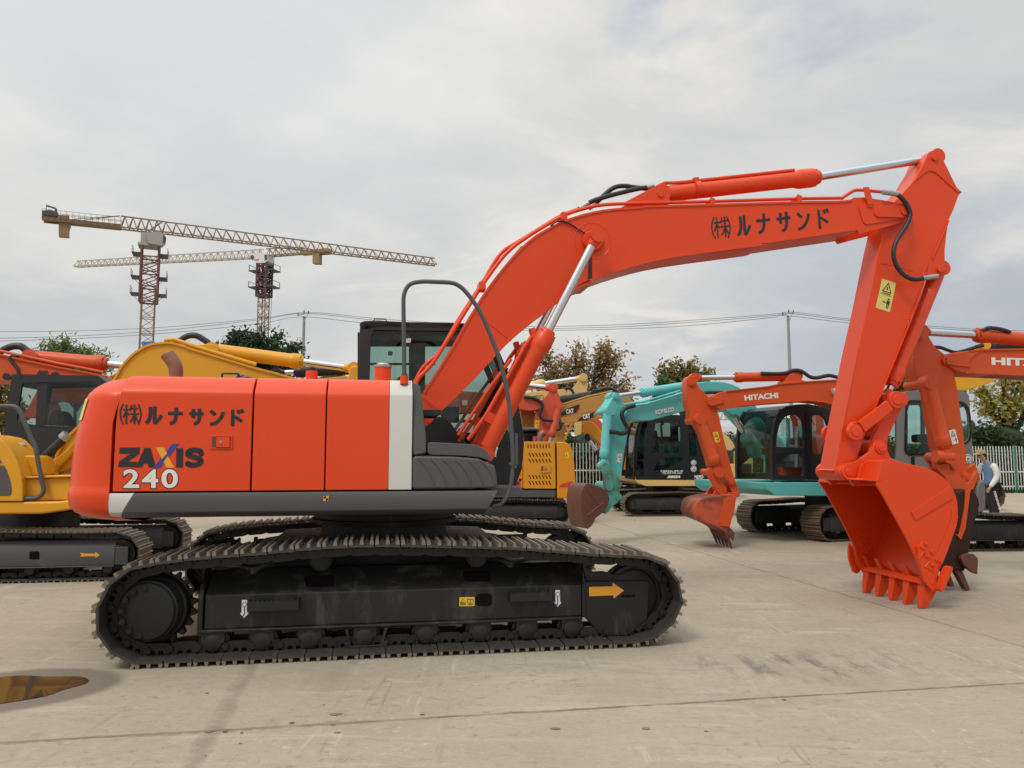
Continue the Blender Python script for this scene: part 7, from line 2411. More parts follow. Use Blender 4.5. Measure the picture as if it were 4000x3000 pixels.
# ================================================================== trees, hedge, fence, poles, cranes, person
W0 = Fr(0, 0, 0)
M_BARK = mat('grey_brown_bark', (.085, .065, .05), .85, var=.25, scale=6, bump=.3, bscale=25)
M_BARKD = mat('dark_bark', (.04, .033, .028), .85, var=.25, scale=6, bump=.3, bscale=25)


def leaf_mats(name, cols):
    r = []
    for i, c in enumerate(cols):
        m = mat('%s_leaf_%s' % (name, 'abcde'[i]), c, .55, var=.3, scale=1.2, spec=.3)
        r.append(m)
        if 'tr' not in m:
            nt = m.node_tree
            pb = next(n for n in nt.nodes if n.type == 'BSDF_PRINCIPLED')
            om = next(n for n in nt.nodes if n.type == 'OUTPUT_MATERIAL')
            tl = nt.nodes.new('ShaderNodeBsdfTranslucent')
            tl.inputs[0].default_value = (*[min(1, v * 1.5) for v in c], 1)
            mx = nt.nodes.new('ShaderNodeMixShader')
            mx.inputs[0].default_value = .3
            nt.links.new(pb.outputs[0], mx.inputs[1])
            nt.links.new(tl.outputs[0], mx.inputs[2])
            nt.links.new(mx.outputs[0], om.inputs[0])
            m['tr'] = 1
    return r


def add_leaf(mb, p, s, rnd, droop=0.0, aspect=.5, mi=0):
    a = Vector((rnd.gauss(0, 1), rnd.gauss(0, 1), rnd.gauss(0, .8) - droop)).normalized()
    b = a.orthogonal().normalized()
    b.rotate(Matrix.Rotation(rnd.uniform(0, 6.28), 3, a))
    w_ = s * aspect
    mb.mat(mi)
    mb.add([p - a * s * .5, p + b * w_ * .5 + a * s * .02, p + a * s * .5, p - b * w_ * .5 + a * s * .02], [(0, 1, 2, 3)])


def tree(name, label, D, base_px, crown, n, leaf, mats, bark, seed, limbs=9, spread=1.0, droop=0.0, aspect=.5, gap=.0, trunk_r=.16, twigs=5, group='trees beyond the yard', clump=.5, up_twigs=0):
    """crown = list of (px, py, radius px) lobes on the plane D metres off; limbs reach into the lobes"""
    rnd = random.Random(seed)
    bx, _ = W0.p(base_px, 1785, D)
    t = thing(name, label, 'tree', loc=(bx, D, 0), group=group)
    lob = []
    for a, b, r_ in crown:
        x, z = W0.p(a, b, D)
        lob.append((Vector((x - bx, rnd.uniform(-.5, .5) * r_ / FPX * D, z)), r_ / FPX * D))
    zb = min(c.z - r_ for c, r_ in lob)
    tb = MB()
    fork = max(1.2, zb * .8)
    tb.tube([(0, 0, -.1), (rnd.uniform(-.06, .06), 0, fork * .5), (rnd.uniform(-.1, .1), 0, fork)], [trunk_r * 1.25, trunk_r, trunk_r * .85], 9)
    tips = []
    for c, r_ in lob:
        k = max(2, int(limbs * r_ / sum(q[1] for q in lob) * len(lob) * .6))
        root = Vector((0, 0, fork - .05))
        mid = root.lerp(c, .55) + Vector((rnd.uniform(-.2, .2), rnd.uniform(-.2, .2), rnd.uniform(0, .3)))
        tb.tube(crv([root, mid, c], 4), [trunk_r * (.72 - .06 * i) for i in range(9)], 7)
        for j in range(k):
            d = Vector((rnd.gauss(0, 1), rnd.gauss(0, 1), rnd.gauss(.25, .8))).normalized()
            st = root.lerp(c, rnd.uniform(.45, 1.0)) if rnd.random() < .5 else mid.lerp(c, rnd.uniform(.2, 1))
            en = c + d * r_ * rnd.uniform(.6, .98) * spread
            md = st.lerp(en, .5) + Vector((rnd.uniform(-.12, .12), rnd.uniform(-.12, .12), rnd.uniform(0, .15))) * r_
            pts = crv([st, md, en], 4)
            tb.tube(pts, [trunk_r * .34 * (1 - i / (len(pts) + .5)) + .008 for i in range(len(pts))], 5)
            for q in pts[3:]:
                tips.append((Vector(q), r_))
            for q in range(twigs):
                s0 = Vector(pts[rnd.randrange(2, len(pts))])
                d2 = (d + Vector((rnd.gauss(0, .9), rnd.gauss(0, .9), rnd.gauss(.3, .7)))).normalized()
                e2 = s0 + d2 * r_ * rnd.uniform(.2, .5)
                tb.tube([s0, s0.lerp(e2, .5) + Vector((0, 0, .03)), e2], [.02, .014, .006], 4)
                tips.append((e2, r_))
                tips.append((s0.lerp(e2, .6), r_))
    for k in range(up_twigs):
        c, r_ = rnd.choice(lob)
        s0 = c + Vector((rnd.uniform(-1, 1), rnd.uniform(-.6, .6), rnd.uniform(0, .6))) * r_
        tb.tube([s0, s0 + Vector((rnd.uniform(-.15, .15), 0, r_ * rnd.uniform(.5, 1.1)))], [.018, .007], 4)
    trk = tb.build('trunk', bark, t, ang=60, recalc=False)
    cm = MB()
    sh = {}
    for i in range(n):
        q, r_ = rnd.choice(tips)
        if rnd.random() < gap and (int(q.x * 2) + int(q.z * 2)) % 3 == 0:
            continue
        p = q + Vector((rnd.gauss(0, 1), rnd.gauss(0, 1), rnd.gauss(0, 1))) * clump * .4
        key = (round(q.x, 2), round(q.z, 2))
        if key not in sh:
            sh[key] = rnd.choice([0, 0, 1, 1, 2] if len(mats) < 4 else [0, 0, 1, 1, 2, 3])
        mi = sh[key] if rnd.random() < .75 else rnd.randrange(len(mats))
        add_leaf(cm, p, leaf * rnd.uniform(.6, 1.3), rnd, droop, aspect, mi)
    cm.build('crown', mats, t, ang=180, recalc=False)
    return t


AUT = leaf_mats('autumn', [(.25, .165, .07), (.33, .215, .09), (.15, .145, .055), (.34, .14, .065)])
AUG = leaf_mats('turning', [(0.136, 0.136, 0.035), (0.240, 0.168, 0.048), (0.080, 0.112, 0.032), (0.320, 0.160, 0.048)])
YEL = leaf_mats('yellowing', [(0.340, 0.281, 0.060), (0.238, 0.238, 0.051), (0.425, 0.323, 0.085)])
DGR = leaf_mats('dark_green', [(0.027, 0.056, 0.020), (0.040, 0.077, 0.025), (0.019, 0.040, 0.018)])
FEA = leaf_mats('feathery', [(0.109, 0.167, 0.043), (0.145, 0.210, 0.065), (0.072, 0.123, 0.038)])
HED = leaf_mats('hedge', [(0.039, 0.078, 0.023), (0.065, 0.111, 0.031), (0.023, 0.047, 0.018)])

tree('autumn_tree', 'big rusty brown autumn tree rising behind the orange boom cylinder', 42, 2270, [(2170, 1480, 95), (2255, 1420, 90), (2345, 1400, 70), (2390, 1480, 85), (2300, 1520, 100), (2430, 1545, 55), (2140, 1410, 60), (2390, 1375, 45), (2120, 1520, 60)], 5200, .24, AUT, M_BARKD, 3, limbs=12, clump=.55, gap=.25, up_twigs=14)
tree('autumn_tree', 'smaller green and bronze tree above the teal boom', 45, 2680, [(2665, 1440, 60), (2720, 1475, 60), (2630, 1490, 55), (2760, 1490, 45), (2690, 1520, 60), (2595, 1440, 25), (2610, 1540, 40)], 3400, .25, AUG, M_BARKD, 5, limbs=11, clump=.5, gap=.2, up_twigs=6)
tree('broadleaf_bush_tree', 'low bright green leafy sapling under the teal arm ram', 40, 2590, [(2600, 1500, 32), (2570, 1560, 36), (2620, 1555, 30)], 900, .34, leaf_mats('bright', [(0.065, 0.130, 0.039), (0.091, 0.169, 0.052), (0.046, 0.091, 0.029)]), M_BARK, 8, limbs=7, clump=.3, trunk_r=.07)
tree('evergreen_tree', 'dense dark green tree above the yellow arm cylinder', 50, 1010, [(905, 1370, 70), (985, 1350, 75), (1060, 1370, 80), (1130, 1400, 60), (930, 1330, 45), (1010, 1420, 90), (1100, 1440, 70), (870, 1410, 50), (925, 1305, 18)], 9000, .32, DGR, M_BARKD, 11, limbs=14, clump=.6, trunk_r=.25)
tree('bamboo_tree', 'wispy light green tree swaying behind the orange arm cylinder at the left', 32, 290, [(250, 1390, 70), (210, 1360, 35), (300, 1410, 70), (375, 1400, 50), (390, 1450, 50), (330, 1460, 60), (180, 1400, 40), (275, 1360, 35)], 4200, .25, FEA, M_BARK, 13, limbs=12, droop=.7, aspect=.22, clump=.45, trunk_r=.07)
tree('yellowing_tree', 'thin yellow green tree with bare dark branches above the right fence', 38, 3960, [(3860, 1560, 70), (3930, 1500, 70), (4010, 1480, 80), (3900, 1610, 60), (4030, 1570, 70), (3830, 1530, 40), (3970, 1600, 60), (4080, 1530, 70)], 3000, .24, YEL, M_BARKD, 17, limbs=13, clump=.4, gap=.6, trunk_r=.14, up_twigs=10)
tree('autumn_tree', 'reddish tree peeping between the two orange arms at the right', 41, 3540, [(3530, 1460, 38), (3520, 1510, 40), (3560, 1500, 35), (3545, 1430, 22)], 1300, .25, AUG, M_BARKD, 19, limbs=9, clump=.35, trunk_r=.1)
tree('autumn_tree', 'ochre tree at the left edge behind the black cab post', 36, 20, [(-20, 1540, 70), (30, 1590, 60), (-40, 1640, 70), (20, 1660, 50)], 2600, .27, AUG, M_BARKD, 23, limbs=9, clump=.5)
tree('autumn_tree', 'small bronze tree low beside the dark cab', 44, 1290, [(1290, 1480, 38), (1250, 1490, 30), (1330, 1490, 30)], 1200, .26, AUG, M_BARKD, 29, limbs=8, clump=.4, trunk_r=.1)
tree('bare_tree', 'almost leafless twiggy tree over the dark teal-machine cab', 43, 3200, [(3190, 1600, 45), (3240, 1610, 40), (3150, 1610, 30)], 260, .2, AUG, M_BARKD, 31, limbs=12, clump=.3, trunk_r=.08)


def hedge(label, x0, x1, y, dep, h, n, seed, mats, leaf=.2):
    rnd = random.Random(seed)
    cx = (x0 + x1) / 2
    t = thing('hedge', label, 'hedge', loc=(cx, y, 0), group='hedge behind the fence')
    core = MB()
    N = max(4, int((x1 - x0) / .9))
    top, ft, bt = [], [], []
    for i in range(N + 1):
        x = x0 + (x1 - x0) * i / N - cx
        hh = h * (.74 + .16 * rnd.random())
        f_ = -dep / 2 + .35 + rnd.uniform(-.1, .25)
        for (v_, z_) in ((f_, 0), (f_ - .08, hh * .5), (f_ + .1, hh * .9), (0, hh), (dep / 2 - .2, hh * .85), (dep / 2 - .2, 0)):
            top.append((x, v_, z_))
    fs = [(i * 6 + k, i * 6 + k + 1, (i + 1) * 6 + k + 1, (i + 1) * 6 + k) for i in range(N) for k in range(5)]
    core.add(top, fs)
    core.build('light_block_core', mats[2], t, ang=180)  # lumpy dark core added inside the leaves to block light
    cm = MB()
    for i in range(n):
        x = rnd.uniform(x0, x1) - cx
        ww = h * (.80 + .22 * math.sin(x * 1.3 + seed) * math.sin(x * .55 + 2 * seed) + .10 * rnd.random())
        if rnd.random() < .68:
            z = rnd.uniform(.05, 1) ** .8 * ww
            v_ = -dep / 2 + rnd.uniform(0, .5)
        else:
            z = ww * rnd.uniform(.85, 1.05)
            v_ = rnd.uniform(-dep / 2, dep / 2)
        add_leaf(cm, Vector((x, v_, z)), leaf * rnd.uniform(.6, 1.3), rnd, 0, .5, (0, 0, 1, 1, 2)[rnd.randrange(5)] if (int(x * 1.6) + int(z * 2)) % 2 else rnd.randrange(3))
    cm.build('foliage', mats, t, ang=180, recalc=False)


hedge('tall dark green hedge beside the man and behind the right fence', 20.4, 30, 36.2, 2.2, 3.5, 7000, 1, HED, .22)
hedge('green hedge climbing through the white fence by the amber machine', 1.0, 6.0, 33.4, 1.6, 2.9, 4600, 2, HED, .20)
hedge('clipped hedge strip far behind the teal machine', 6.0, 20.4, 36.5, 2.0, 2.5, 5000, 3, HED, .22)
hedge('hedge strip far behind the yellow machine at the left', -32, 1.0, 38, 2.0, 2.6, 6000, 4, HED, .24)


def fence(label, x0, y0, x1, y1, top):
    d = Vector((x1 - x0, y1 - y0))
    L = d.length
    t = thing('palisade_fence', label, 'fence', loc=(x0, y0, 0))
    t.rotation_euler = (0, 0, math.atan2(d.y, d.x))
    n = int(L / .135)
    for s0 in range(0, n, 22):
        g = MB()
        for k in range(s0, min(n, s0 + 22)):
            x = .07 + k * .135
            g.box(x - .013, x + .013, -.015, .015, .12, top - .05)
            g.add([(x - .013, -.015, top - .05), (x + .013, -.015, top - .05), (x + .013, .015, top - .05), (x - .013, .015, top - .05), (x, 0, top)], [(0, 1, 4), (1, 2, 4), (2, 3, 4), (3, 0, 4)])
        g.build('palisade_infill', M_WHITEP, t)
    for z, m in ((top - .22, M_GREENP), (top - .36, M_GREENP), (top - 1.12, M_WHITEP), (top - 1.75, M_WHITEP)):
        g = MB()
        g.box(0, L, .016, .05, z - .025, z + .025)
        g.build('rail', m, t)
    for k in range(int(L / 2.95) + 1):
        g = MB()
        x = .0 + k * 2.95
        g.box(x - .05, x + .05, -.03, .07, 0, top + .02)
        g.build('fence_post', M_GREENP, t, bevel=.008)


fence('white pale and green rail fence seen beside the amber machine', 1.2, 31.0, 7.6, 31.8, 2.12)
fence('white pale and green rail fence behind the man in the cap', 18.9, 33.2, 30.5, 34.4, 2.02)
rnd = random.Random(5)
g = MB()
for i in range(9000):
    x = rnd.uniform(-6, 32)
    y = rnd.uniform(32.6, 34.4) if x > 8 else rnd.uniform(31.2, 33)
    if 8 < x < 17 and rnd.random() < .6:
        continue
    p = Vector((x, y + .03 * (x - 8), 0))
    s = rnd.uniform(.08, .28)
    a = rnd.uniform(0, 6.28)
    g.mat(rnd.randrange(3))
    g.add([p + Vector((math.cos(a) * .03, math.sin(a) * .03, 0)), p - Vector((math.cos(a) * .03, math.sin(a) * .03, 0)), p + Vector((rnd.uniform(-.1, .1), rnd.uniform(-.1, .1), s))], [(0, 1, 2)])
tag(g.build('grass', HED, None, ang=180, recalc=False), 'rough green grass along the foot of the fence', 'grass', kind='stuff')


# ---------------------------------------------------------------- poles and cables
def pole(label, px, ptop, D, lean=0):
    x, z = W0.p(px, ptop, D)
    t = thing('utility_pole', label, 'utility pole', loc=(x, D, 0), group='concrete utility poles along the road')
    g = MB()
    g.lathe((lean, 0, 0), (0, 0, z), [(0, .17), (1, .095)], 14)
    g.build('pole_shaft', M_POLE, t, ang=40)
    g = MB()
    g.bar((-.45, -.12, z + .05), (.35, -.12, z + .22), .06)
    g.bar((0, -.12, z - .5), (.32, -.12, z + .2), .04)
    g.build('cross_arm', M_STEEL, t)
    for dx_, dz_ in ((-.42, .12), (.02, .3), (.36, .26)):
        g = MB()
        g.lathe((dx_, -.12, z + dz_ - .1), (dx_, -.12, z + dz_ + .16), [(0, .03), (.2, .055), (.4, .035), (.6, .055), (.8, .035), (1, .02)], 10)
        g.build('insulator', M_GREY, t, ang=40)


pole('grey utility pole left of the dark cab', 1188, 1236, 56)
pole('grey utility pole rising above the right-hand orange boom', 3078, 1234, 56)
g = MB()
x, z = W0.p(1195, 1372, 56)
for nm, lab, pts in (('power_cable', 'topmost power cable strung between the two poles', [(-900, 1286), (0, 1297), (560, 1284), (1000, 1247), (1206, 1222), (1488, 1247), (1800, 1267), (2069, 1276), (2350, 1272), (2588, 1260), (3000, 1230), (3092, 1221), (3321, 1248), (3700, 1280), (4000, 1294), (4600, 1300)]),
                     ('power_cable', 'middle power cable strung between the two poles', [(-900, 1318), (0, 1322), (560, 1298), (1000, 1252), (1195, 1226), (1488, 1254), (1800, 1274), (2069, 1284), (2350, 1280), (2588, 1268), (3000, 1236), (3082, 1226), (3321, 1254), (3700, 1287), (4000, 1301), (4600, 1306)]),
                     ('power_cable', 'lowest power cable strung between the two poles', [(-900, 1338), (0, 1333), (560, 1309), (1000, 1267), (1178, 1239), (1420, 1262), (1750, 1283), (2068, 1291), (2350, 1288), (2678, 1274), (3000, 1243), (3068, 1234), (3321, 1264), (3700, 1298), (4000, 1314), (4600, 1322)])):
    g = MB()
    P = [(*W0.p(a, b, 56),) for a, b in pts]
    g.tube([(a, 55.88, b) for a, b in crv(P, 5)], .017, 5)
    tag(g.build(nm, M_WIRE, None, ang=60), lab, 'cable', 'power cables')

# ---------------------------------------------------------------- tower cranes
M_CRY = mat('crane_yellow_paint', (.24, .155, .075), .6, var=.15)
M_CRR = mat('crane_maroon_paint', (.16, .05, .055), .6, var=.15)
M_CRW = mat('crane_pale_paint', (.42, .36, .27), .6, var=.1)
M_CRG = mat('crane_cab_grey', (.33, .32, .28), .6, var=.1)
M_CRD = mat('crane_dark_steel', (.06, .06, .07), .6)


def lattice_mast(mb, w, z0, z1, sec, t):
    h = w / 2
    for a in (-h, h):
        for b in (-h, h):
            mb.bar((a, b, z0), (a, b, z1), t * 1.5)
    n = int((z1 - z0) / sec)
    for k in range(n + 1):
        z = z0 + k * sec
        zz = z + sec
        for (a, b), (c, d) in (((-h, -h), (h, -h)), ((h, -h), (h, h)), ((h, h), (-h, h)), ((-h, h), (-h, -h))):
            mb.bar((a, b, z), (c, d, z), t)
            if zz <= z1:
                zm = (z + zz) / 2
                mb.bar((a, b, z), (c, d, zm), t * .8)
                mb.bar((c, d, zm), (a, b, zz), t * .8)
                mb.bar((c, d, z), (a, b, zm), t * .6)


def lattice_jib(mb, lo, up, n, hw, t):
    """triangular jib: two lower chords and an upper one; lo/up = end points (u, w)"""
    L0, L1 = Vector(lo[0]), Vector(lo[1])
    U0, U1 = Vector(up[0]), Vector(up[1])
    for s in (-1, 1):
        mb.bar((L0.x, s * hw, L0.y), (L1.x, s * hw, L1.y), t * 1.3)
    mb.bar((U0.x, 0, U0.y), (U1.x, 0, U1.y), t * 1.4)
    for k in range(n):
        a, b = L0.lerp(L1, k / n), L0.lerp(L1, (k + 1) / n)
        m = U0.lerp(U1, (k + .5) / n)
        for s in (-1, 1):
            mb.bar((a.x, s * hw, a.y), (m.x, 0, m.y), t * .8)
            mb.bar((m.x, 0, m.y), (b.x, s * hw, b.y), t * .8)
        mb.bar((a.x, -hw, a.y), (a.x, hw, a.y), t * .7)
        mb.bar((a.x, -hw, a.y), (b.x, hw, b.y), t * .6)


X1 = (100, 750, K)
x, _ = W0.p(592, 900, 120)
F1 = Fr(x, 120, 21.5)
c1 = thing('tower_crane', 'nearer yellow tower crane with maroon climbing frame, long jib slanting down to the right', 'tower crane', F1, group='tower cranes')
P1 = lambda pts, v=0: F1.poly(cr(*X1, pts), v)
zt = P1([(1100, 470)])[0][1]
zr = P1([(1100, 850)])[0][1]
g = MB()
lattice_mast(g, 1.9, 0, zr + .5, 2.6, .10)
g.build('mast', M_CRY, c1)
g = MB()
lattice_mast(g, 2.5, zr - 2, zt, 2.4, .17)
g.build('climbing_frame', M_CRR, c1)
for yy in (540, 740, 885):
    q = P1([(980, yy), (1240, yy)])
    g = MB()
    for s in (-1, 1):
        g.box(s * 1.3 if s > 0 else -2.6, 2.6 if s > 0 else -1.3, -1.6, 1.6, q[0][1] - .03, q[0][1] + .03)
    for s in (-2.55, 2.55):
        for v_ in (-1.5, 0, 1.5):
            g.bar((s, v_, q[0][1]), (s, v_, q[0][1] + 1.1), .05)
        g.bar((s, -1.5, q[0][1] + 1.1), (s, 1.5, q[0][1] + 1.1), .05)
        g.bar((s, -1.5, q[0][1] + .6), (s, 1.5, q[0][1] + .6), .04)
        g.bar((s * .5, -1.2, q[0][1] - 1.3), (s, -1.2, q[0][1]), .06)
    g.build('work_platform', M_CRD, c1)
g = MB()
q = P1([(1000, 365), (1055, 365), (1055, 460), (1000, 455)])
g.prism(q, -1.3, 1.0)
q = P1([(975, 450), (1165, 460), (1165, 490), (975, 470)])
g.prism(q, -1.4, 1.4)
g.build('slewing_platform', M_CRG, c1)
g = MB()
g.prism(P1([(1055, 375), (1165, 372), (1200, 390), (1215, 420), (1205, 465), (1180, 490), (1060, 465)]), -1.9, -.5)
g.mat(1)
g.prism(P1([(1195, 395), (1218, 415), (1208, 462), (1190, 470)]), -1.95, -.45)
g.build('operator_cab', [M_CRG, M_CRD], c1)
g = MB()
lo, up = P1([(820, 312), (1180, 352)]), P1([(825, 208), (1165, 252)])
lattice_jib(g, lo, up, 5, .75, .14)
g.bar((lo[1][0], 0, up[1][1]), (P1([(1060, 345)])[0][0], 0, lo[1][1]), .2)
lo2, up2 = F1.poly([(634, 909), (1703, 1036)], 0), F1.poly([(627, 864), (1698, 1009)], 0)
lattice_jib(g, lo2, up2, 30, .7, .13)
g.build('jib', M_CRY, c1)
g = MB()
a, b = P1([(150, 238), (822, 306)])
for s in (-.7, .7):
    g.bar((a[0], s, a[1]), (b[0], s, b[1]), .3, .6)
for k in range(14):
    f = k / 13
    p = Vector(a).lerp(Vector(b), f)
    for s in (-.9, .9):
        g.bar((p.x, s, p.y), (p.x, s, p.y + 1.4), .05)
for s in (-.9, .9):
    for h_ in (.7, 1.4):
        g.bar((a[0], s, a[1] + h_), (b[0], s, b[1] + h_), .05)
q = P1([(420, 245), (815, 205)])
for s in (-.6, .6):
    g.bar((q[0][0], s, q[0][1]), (q[1][0], 0, q[1][1]), .09)
g.build('counter_jib', mat('crane_brown_yellow', (.16, .095, .045), .6, var=.2), c1)
g = MB()
g.prism(P1([(290, 205), (375, 208), (375, 395), (290, 390)]), -.5, .5)
g.prism(P1([(375, 240), (388, 242), (388, 300), (375, 335)]), -.5, .5)
g.build('counterweight', M_CRY, c1, bevel=.05)
g = MB()
g.prism(P1([(145, 170), (215, 165), (280, 180), (278, 215), (150, 212)]), -.6, .6)
q = P1([(180, 108), (182, 118), (262, 143), (268, 215)])
g.bar((q[1][0], 0, q[1][1]), (q[2][0], 0, q[2][1]), .22)
g.bar((q[2][0], 0, q[2][1]), (q[3][0], 0, q[3][1]), .25)
g.bar((q[0][0], 0, q[0][1]), (q[0][0], 0, q[0][1] - 1.6), .08)
g.build('hoist_winch', M_CRD, c1)
g = MB()
g.prism(F1.poly([(556, 1336), (604, 1334), (604, 1362), (556, 1364)], -1.0), -1.35, -1.05)
g.build('blue_banner', mat('blue_banner_cloth', (.03, .20, .42), .6), c1)

x, _ = W0.p(1036, 985, 176)
F2 = Fr(x, 176, -13.5)
c2 = thing('tower_crane', 'farther tower crane with white operator cabin, pale jib reaching left', 'tower crane', F2, group='tower cranes')
P2 = lambda pts, v=0: F2.poly(cr(*X1, pts), v)
zt, zr = P2([(2080, 620)])[0][1], P2([(2080, 905)])[0][1]
g = MB()
lattice_mast(g, 1.8, 0, zr + .5, 2.6, .13)
g.build('mast', M_CRY, c2)
g = MB()
lattice_mast(g, 2.5, zr, zt, 2.4, .24)
lattice_mast(g, 1.8, zr, zt, 1.8, .18)
g.build('climbing_frame', mat('crane_purple_brown', (.085, .03, .045), .6), c2)
for yy in (690, 830):
    q = P2([(2010, yy)])
    g = MB()
    for s in (-1, 1):
        g.box(1.3 if s > 0 else -3.2, 3.2 if s > 0 else -1.3, -1.6, 1.6, q[0][1] - .12, q[0][1] + .12)
        for v_ in (-1.5, 1.5):
            g.bar((s * 3.1, v_, q[0][1]), (s * 3.1, v_, q[0][1] + 1.4), .12)
        g.bar((s * 3.1, -1.5, q[0][1] + 1.3), (s * 3.1, 1.5, q[0][1] + 1.3), .1)
    g.build('work_platform', M_CRD, c2)
g = MB()
g.prism(P2([(1972, 560), (2000, 548), (2118, 545), (2122, 605), (2100, 625), (2040, 628), (1990, 605), (1975, 585)]), -1.6, 1.2)
g.mat(1)
g.prism(P2([(1975, 565), (2000, 560), (2010, 580), (1995, 605), (1978, 585)]), -1.66, -1.5)
g.prism(P2([(2095, 560), (2118, 556), (2120, 600), (2100, 605)]), -1.66, -1.5)
g.mat(2)
g.prism(P2([(2010, 598), (2050, 596), (2045, 606), (2005, 606)]), -1.66, -1.5)
g.build('operator_cab', [mat('crane_white_paint', (.62, .62, .62), .5), M_CRD, M_REDD], c2)
g = MB()
lattice_jib(g, F2.poly([(294, 1042), (1028, 1006)], 0), F2.poly([(299, 1020), (1030, 974)], 0), 28, .75, .15)
g.build('jib', M_CRW, c2)
g = MB()
lattice_jib(g, F2.poly([(1048, 1001), (1190, 990)], 0), F2.poly([(1040, 972), (1185, 966)], 0), 6, .75, .17)
a, b = F2.poly([(1180, 990), (1290, 980)], 0)
g.bar((a[0], 0, a[1]), (b[0], 0, b[1]), 1.6, .8)
g.build('counter_jib', M_CRY, c2)
g = MB()
g.prism(F2.poly([(1226, 985), (1253, 983), (1253, 1033), (1226, 1032)], 0), -.7, .7)
g.build('counterweight', M_CRY, c2, bevel=.05)
g = MB()
g.prism(F2.poly([(1250, 975), (1285, 972), (1286, 992), (1252, 994)], 0), -.7, .7)
g.build('hoist_winch', M_CRD, c2)
g = MB()
q = P2([(2180, 560), (2140, 1200)])
g.bar((q[0][0], -1.5, q[0][1]), (q[1][0], -1.5, q[1][1]), .07)
g.build('hoist_rope', M_CRD, c2)

# pale industrial shed far behind the teal ram
q = W0.poly([(2790, 1668), (3420, 1660), (3420, 1800), (2790, 1800)], 95)
wh = thing('warehouse', 'pale flat-roofed shed far behind the teal boom ram', 'building', loc=(q[0][0], 95, 0))
wx, wz = q[1][0] - q[0][0], q[0][1]
g = MB()
g.box(0, wx, 0, 14, 0, wz - 1.0)
g.build('wall', mat('pale_blue_cladding', (.40, .45, .52), .6, var=.06, scale=.3), wh)
g = MB()
g.box(-.4, wx + .4, -.5, 14.4, wz - 1.0, wz)
g.build('roof', mat('white_roof_sheet', (.62, .64, .66), .6, var=.05), wh)
g = MB()
lattice_jib(g, [(-4, wz + .9), (wx, wz + .9)], [(-4, wz + 1.9), (wx, wz + 1.9)], 30, .4, .09)
g.build('roof_truss', mat('faded_red_steel', (.42, .36, .35), .6), wh)

# ---------------------------------------------------------------- person
FP = fr_at(3876, 2029, 0, 0)
SK = mat('skin', (.42, .25, .17), .55, var=.06)
HAIR = mat('black_hair', (.015, .013, .012), .6, var=.2)
DEN = mat('blue_denim', (.12, .20, .36), .85, var=.2, scale=14, bump=.15, bscale=200)
SHT = mat('white_cotton', (.70, .69, .66), .8, var=.05, bump=.1, bscale=40)
TRO = mat('black_cotton', (.014, .014, .016), .85, var=.2, bump=.1, bscale=40)
CAP = mat('tan_cap_cloth', (.46, .31, .15), .8, var=.08)
pe = thing('person', 'man in a tan cap, blue denim vest, white sleeves and black trousers by the fence', 'person', FP)


def skin_body(name, verts, edges, radii, m, parent, root=0, lv=1):
    me = bpy.data.meshes.new(name)
    me.from_pydata(verts, edges, [])
    me.materials.append(m)
    o = bpy.data.objects.new(name, me)
    COL.objects.link(o)
    o.parent = parent
    md = o.modifiers.new('skin', 'SKIN')
    sv = me.skin_vertices[0].data
    for i, r_ in enumerate(radii):
        sv[i].radius = r_ if isinstance(r_, tuple) else (r_, r_)
        sv[i].use_root = (i == root)
    md.use_smooth_shade = True
    sb_ = o.modifiers.new('sub', 'SUBSURF')
    sb_.levels = lv
    sb_.render_levels = lv
    return o


k_ = 18.95 / 3000
Uh = lambda px: (px - 3876) * k_
# u towards the right of the photo; he faces left and looks down a little
hip, chest, neck, head0 = (Uh(3882), 0, .90), (Uh(3880), 0, 1.22), (Uh(3866), 0, 1.40), (Uh(3848), 0, 1.53)
V, E, RR = [], [], []


def ad(p, r_, par=None):
    V.append(p)
    RR.append(r_)
    if par is not None:
        E.append((par, len(V) - 1))
    return len(V) - 1


i0 = ad(hip, .12)
i1 = ad((Uh(3883), 0, 1.06), (.115), i0)
i2 = ad(chest, .115, i1)
i3 = ad((Uh(3870), 0, 1.36), (.07), i2)
i4 = ad((Uh(3858), 0, 1.44), .052, i3)
i5 = ad((Uh(3849), 0, 1.52), (.085, .07), i4)
i6 = ad((Uh(3846), 0, 1.60), (.092, .075), i5)
i7 = ad((Uh(3846), 0, 1.66), (.075, .065), i6)
ARM = {}
for s, pts in ((-1, [((Uh(3876), -.16, 1.33), .055), ((Uh(3880), -.235, 1.08), .048), ((Uh(3858), -.24, .86), .038), ((Uh(3850), -.24, .78), .030)]),
               (1, [((Uh(3866), .16, 1.33), .055), ((Uh(3856), .22, 1.10), .048), ((Uh(3838), .17, 1.25), .036), ((Uh(3831), .14, 1.33), .030)])):
    p_ = i2
    for q, r_ in pts:
        p_ = ad(q, r_, p_)
    ARM[s] = (p_, pts[-1][0], pts[-2][0])
    # palm and five fingers
    a, b = Vector(pts[-2][0]), Vector(pts[-1][0])
    d = (b - a).normalized()
    n_ = Vector((0, 1, 0))
    palm = ad(tuple(b + d * .055), (.034, .018), p_)
    side_ = d.cross(n_).normalized()
    for f_, (off, ln) in enumerate(((-.027, .062), (-.009, .072), (.009, .068), (.026, .052))):
        k1 = ad(tuple(b + d * (.075 + ln * .35) + side_ * off + n_ * (-.006 * s)), .0085, palm)
        ad(tuple(b + d * (.068 + ln * .95) + side_ * off * 1.1 + n_ * (.022 * s)), .0075, k1)
    k1 = ad(tuple(b + d * .045 + side_ * -.042), .010, palm)
    ad(tuple(b + d * .085 + side_ * -.058), .008, k1)
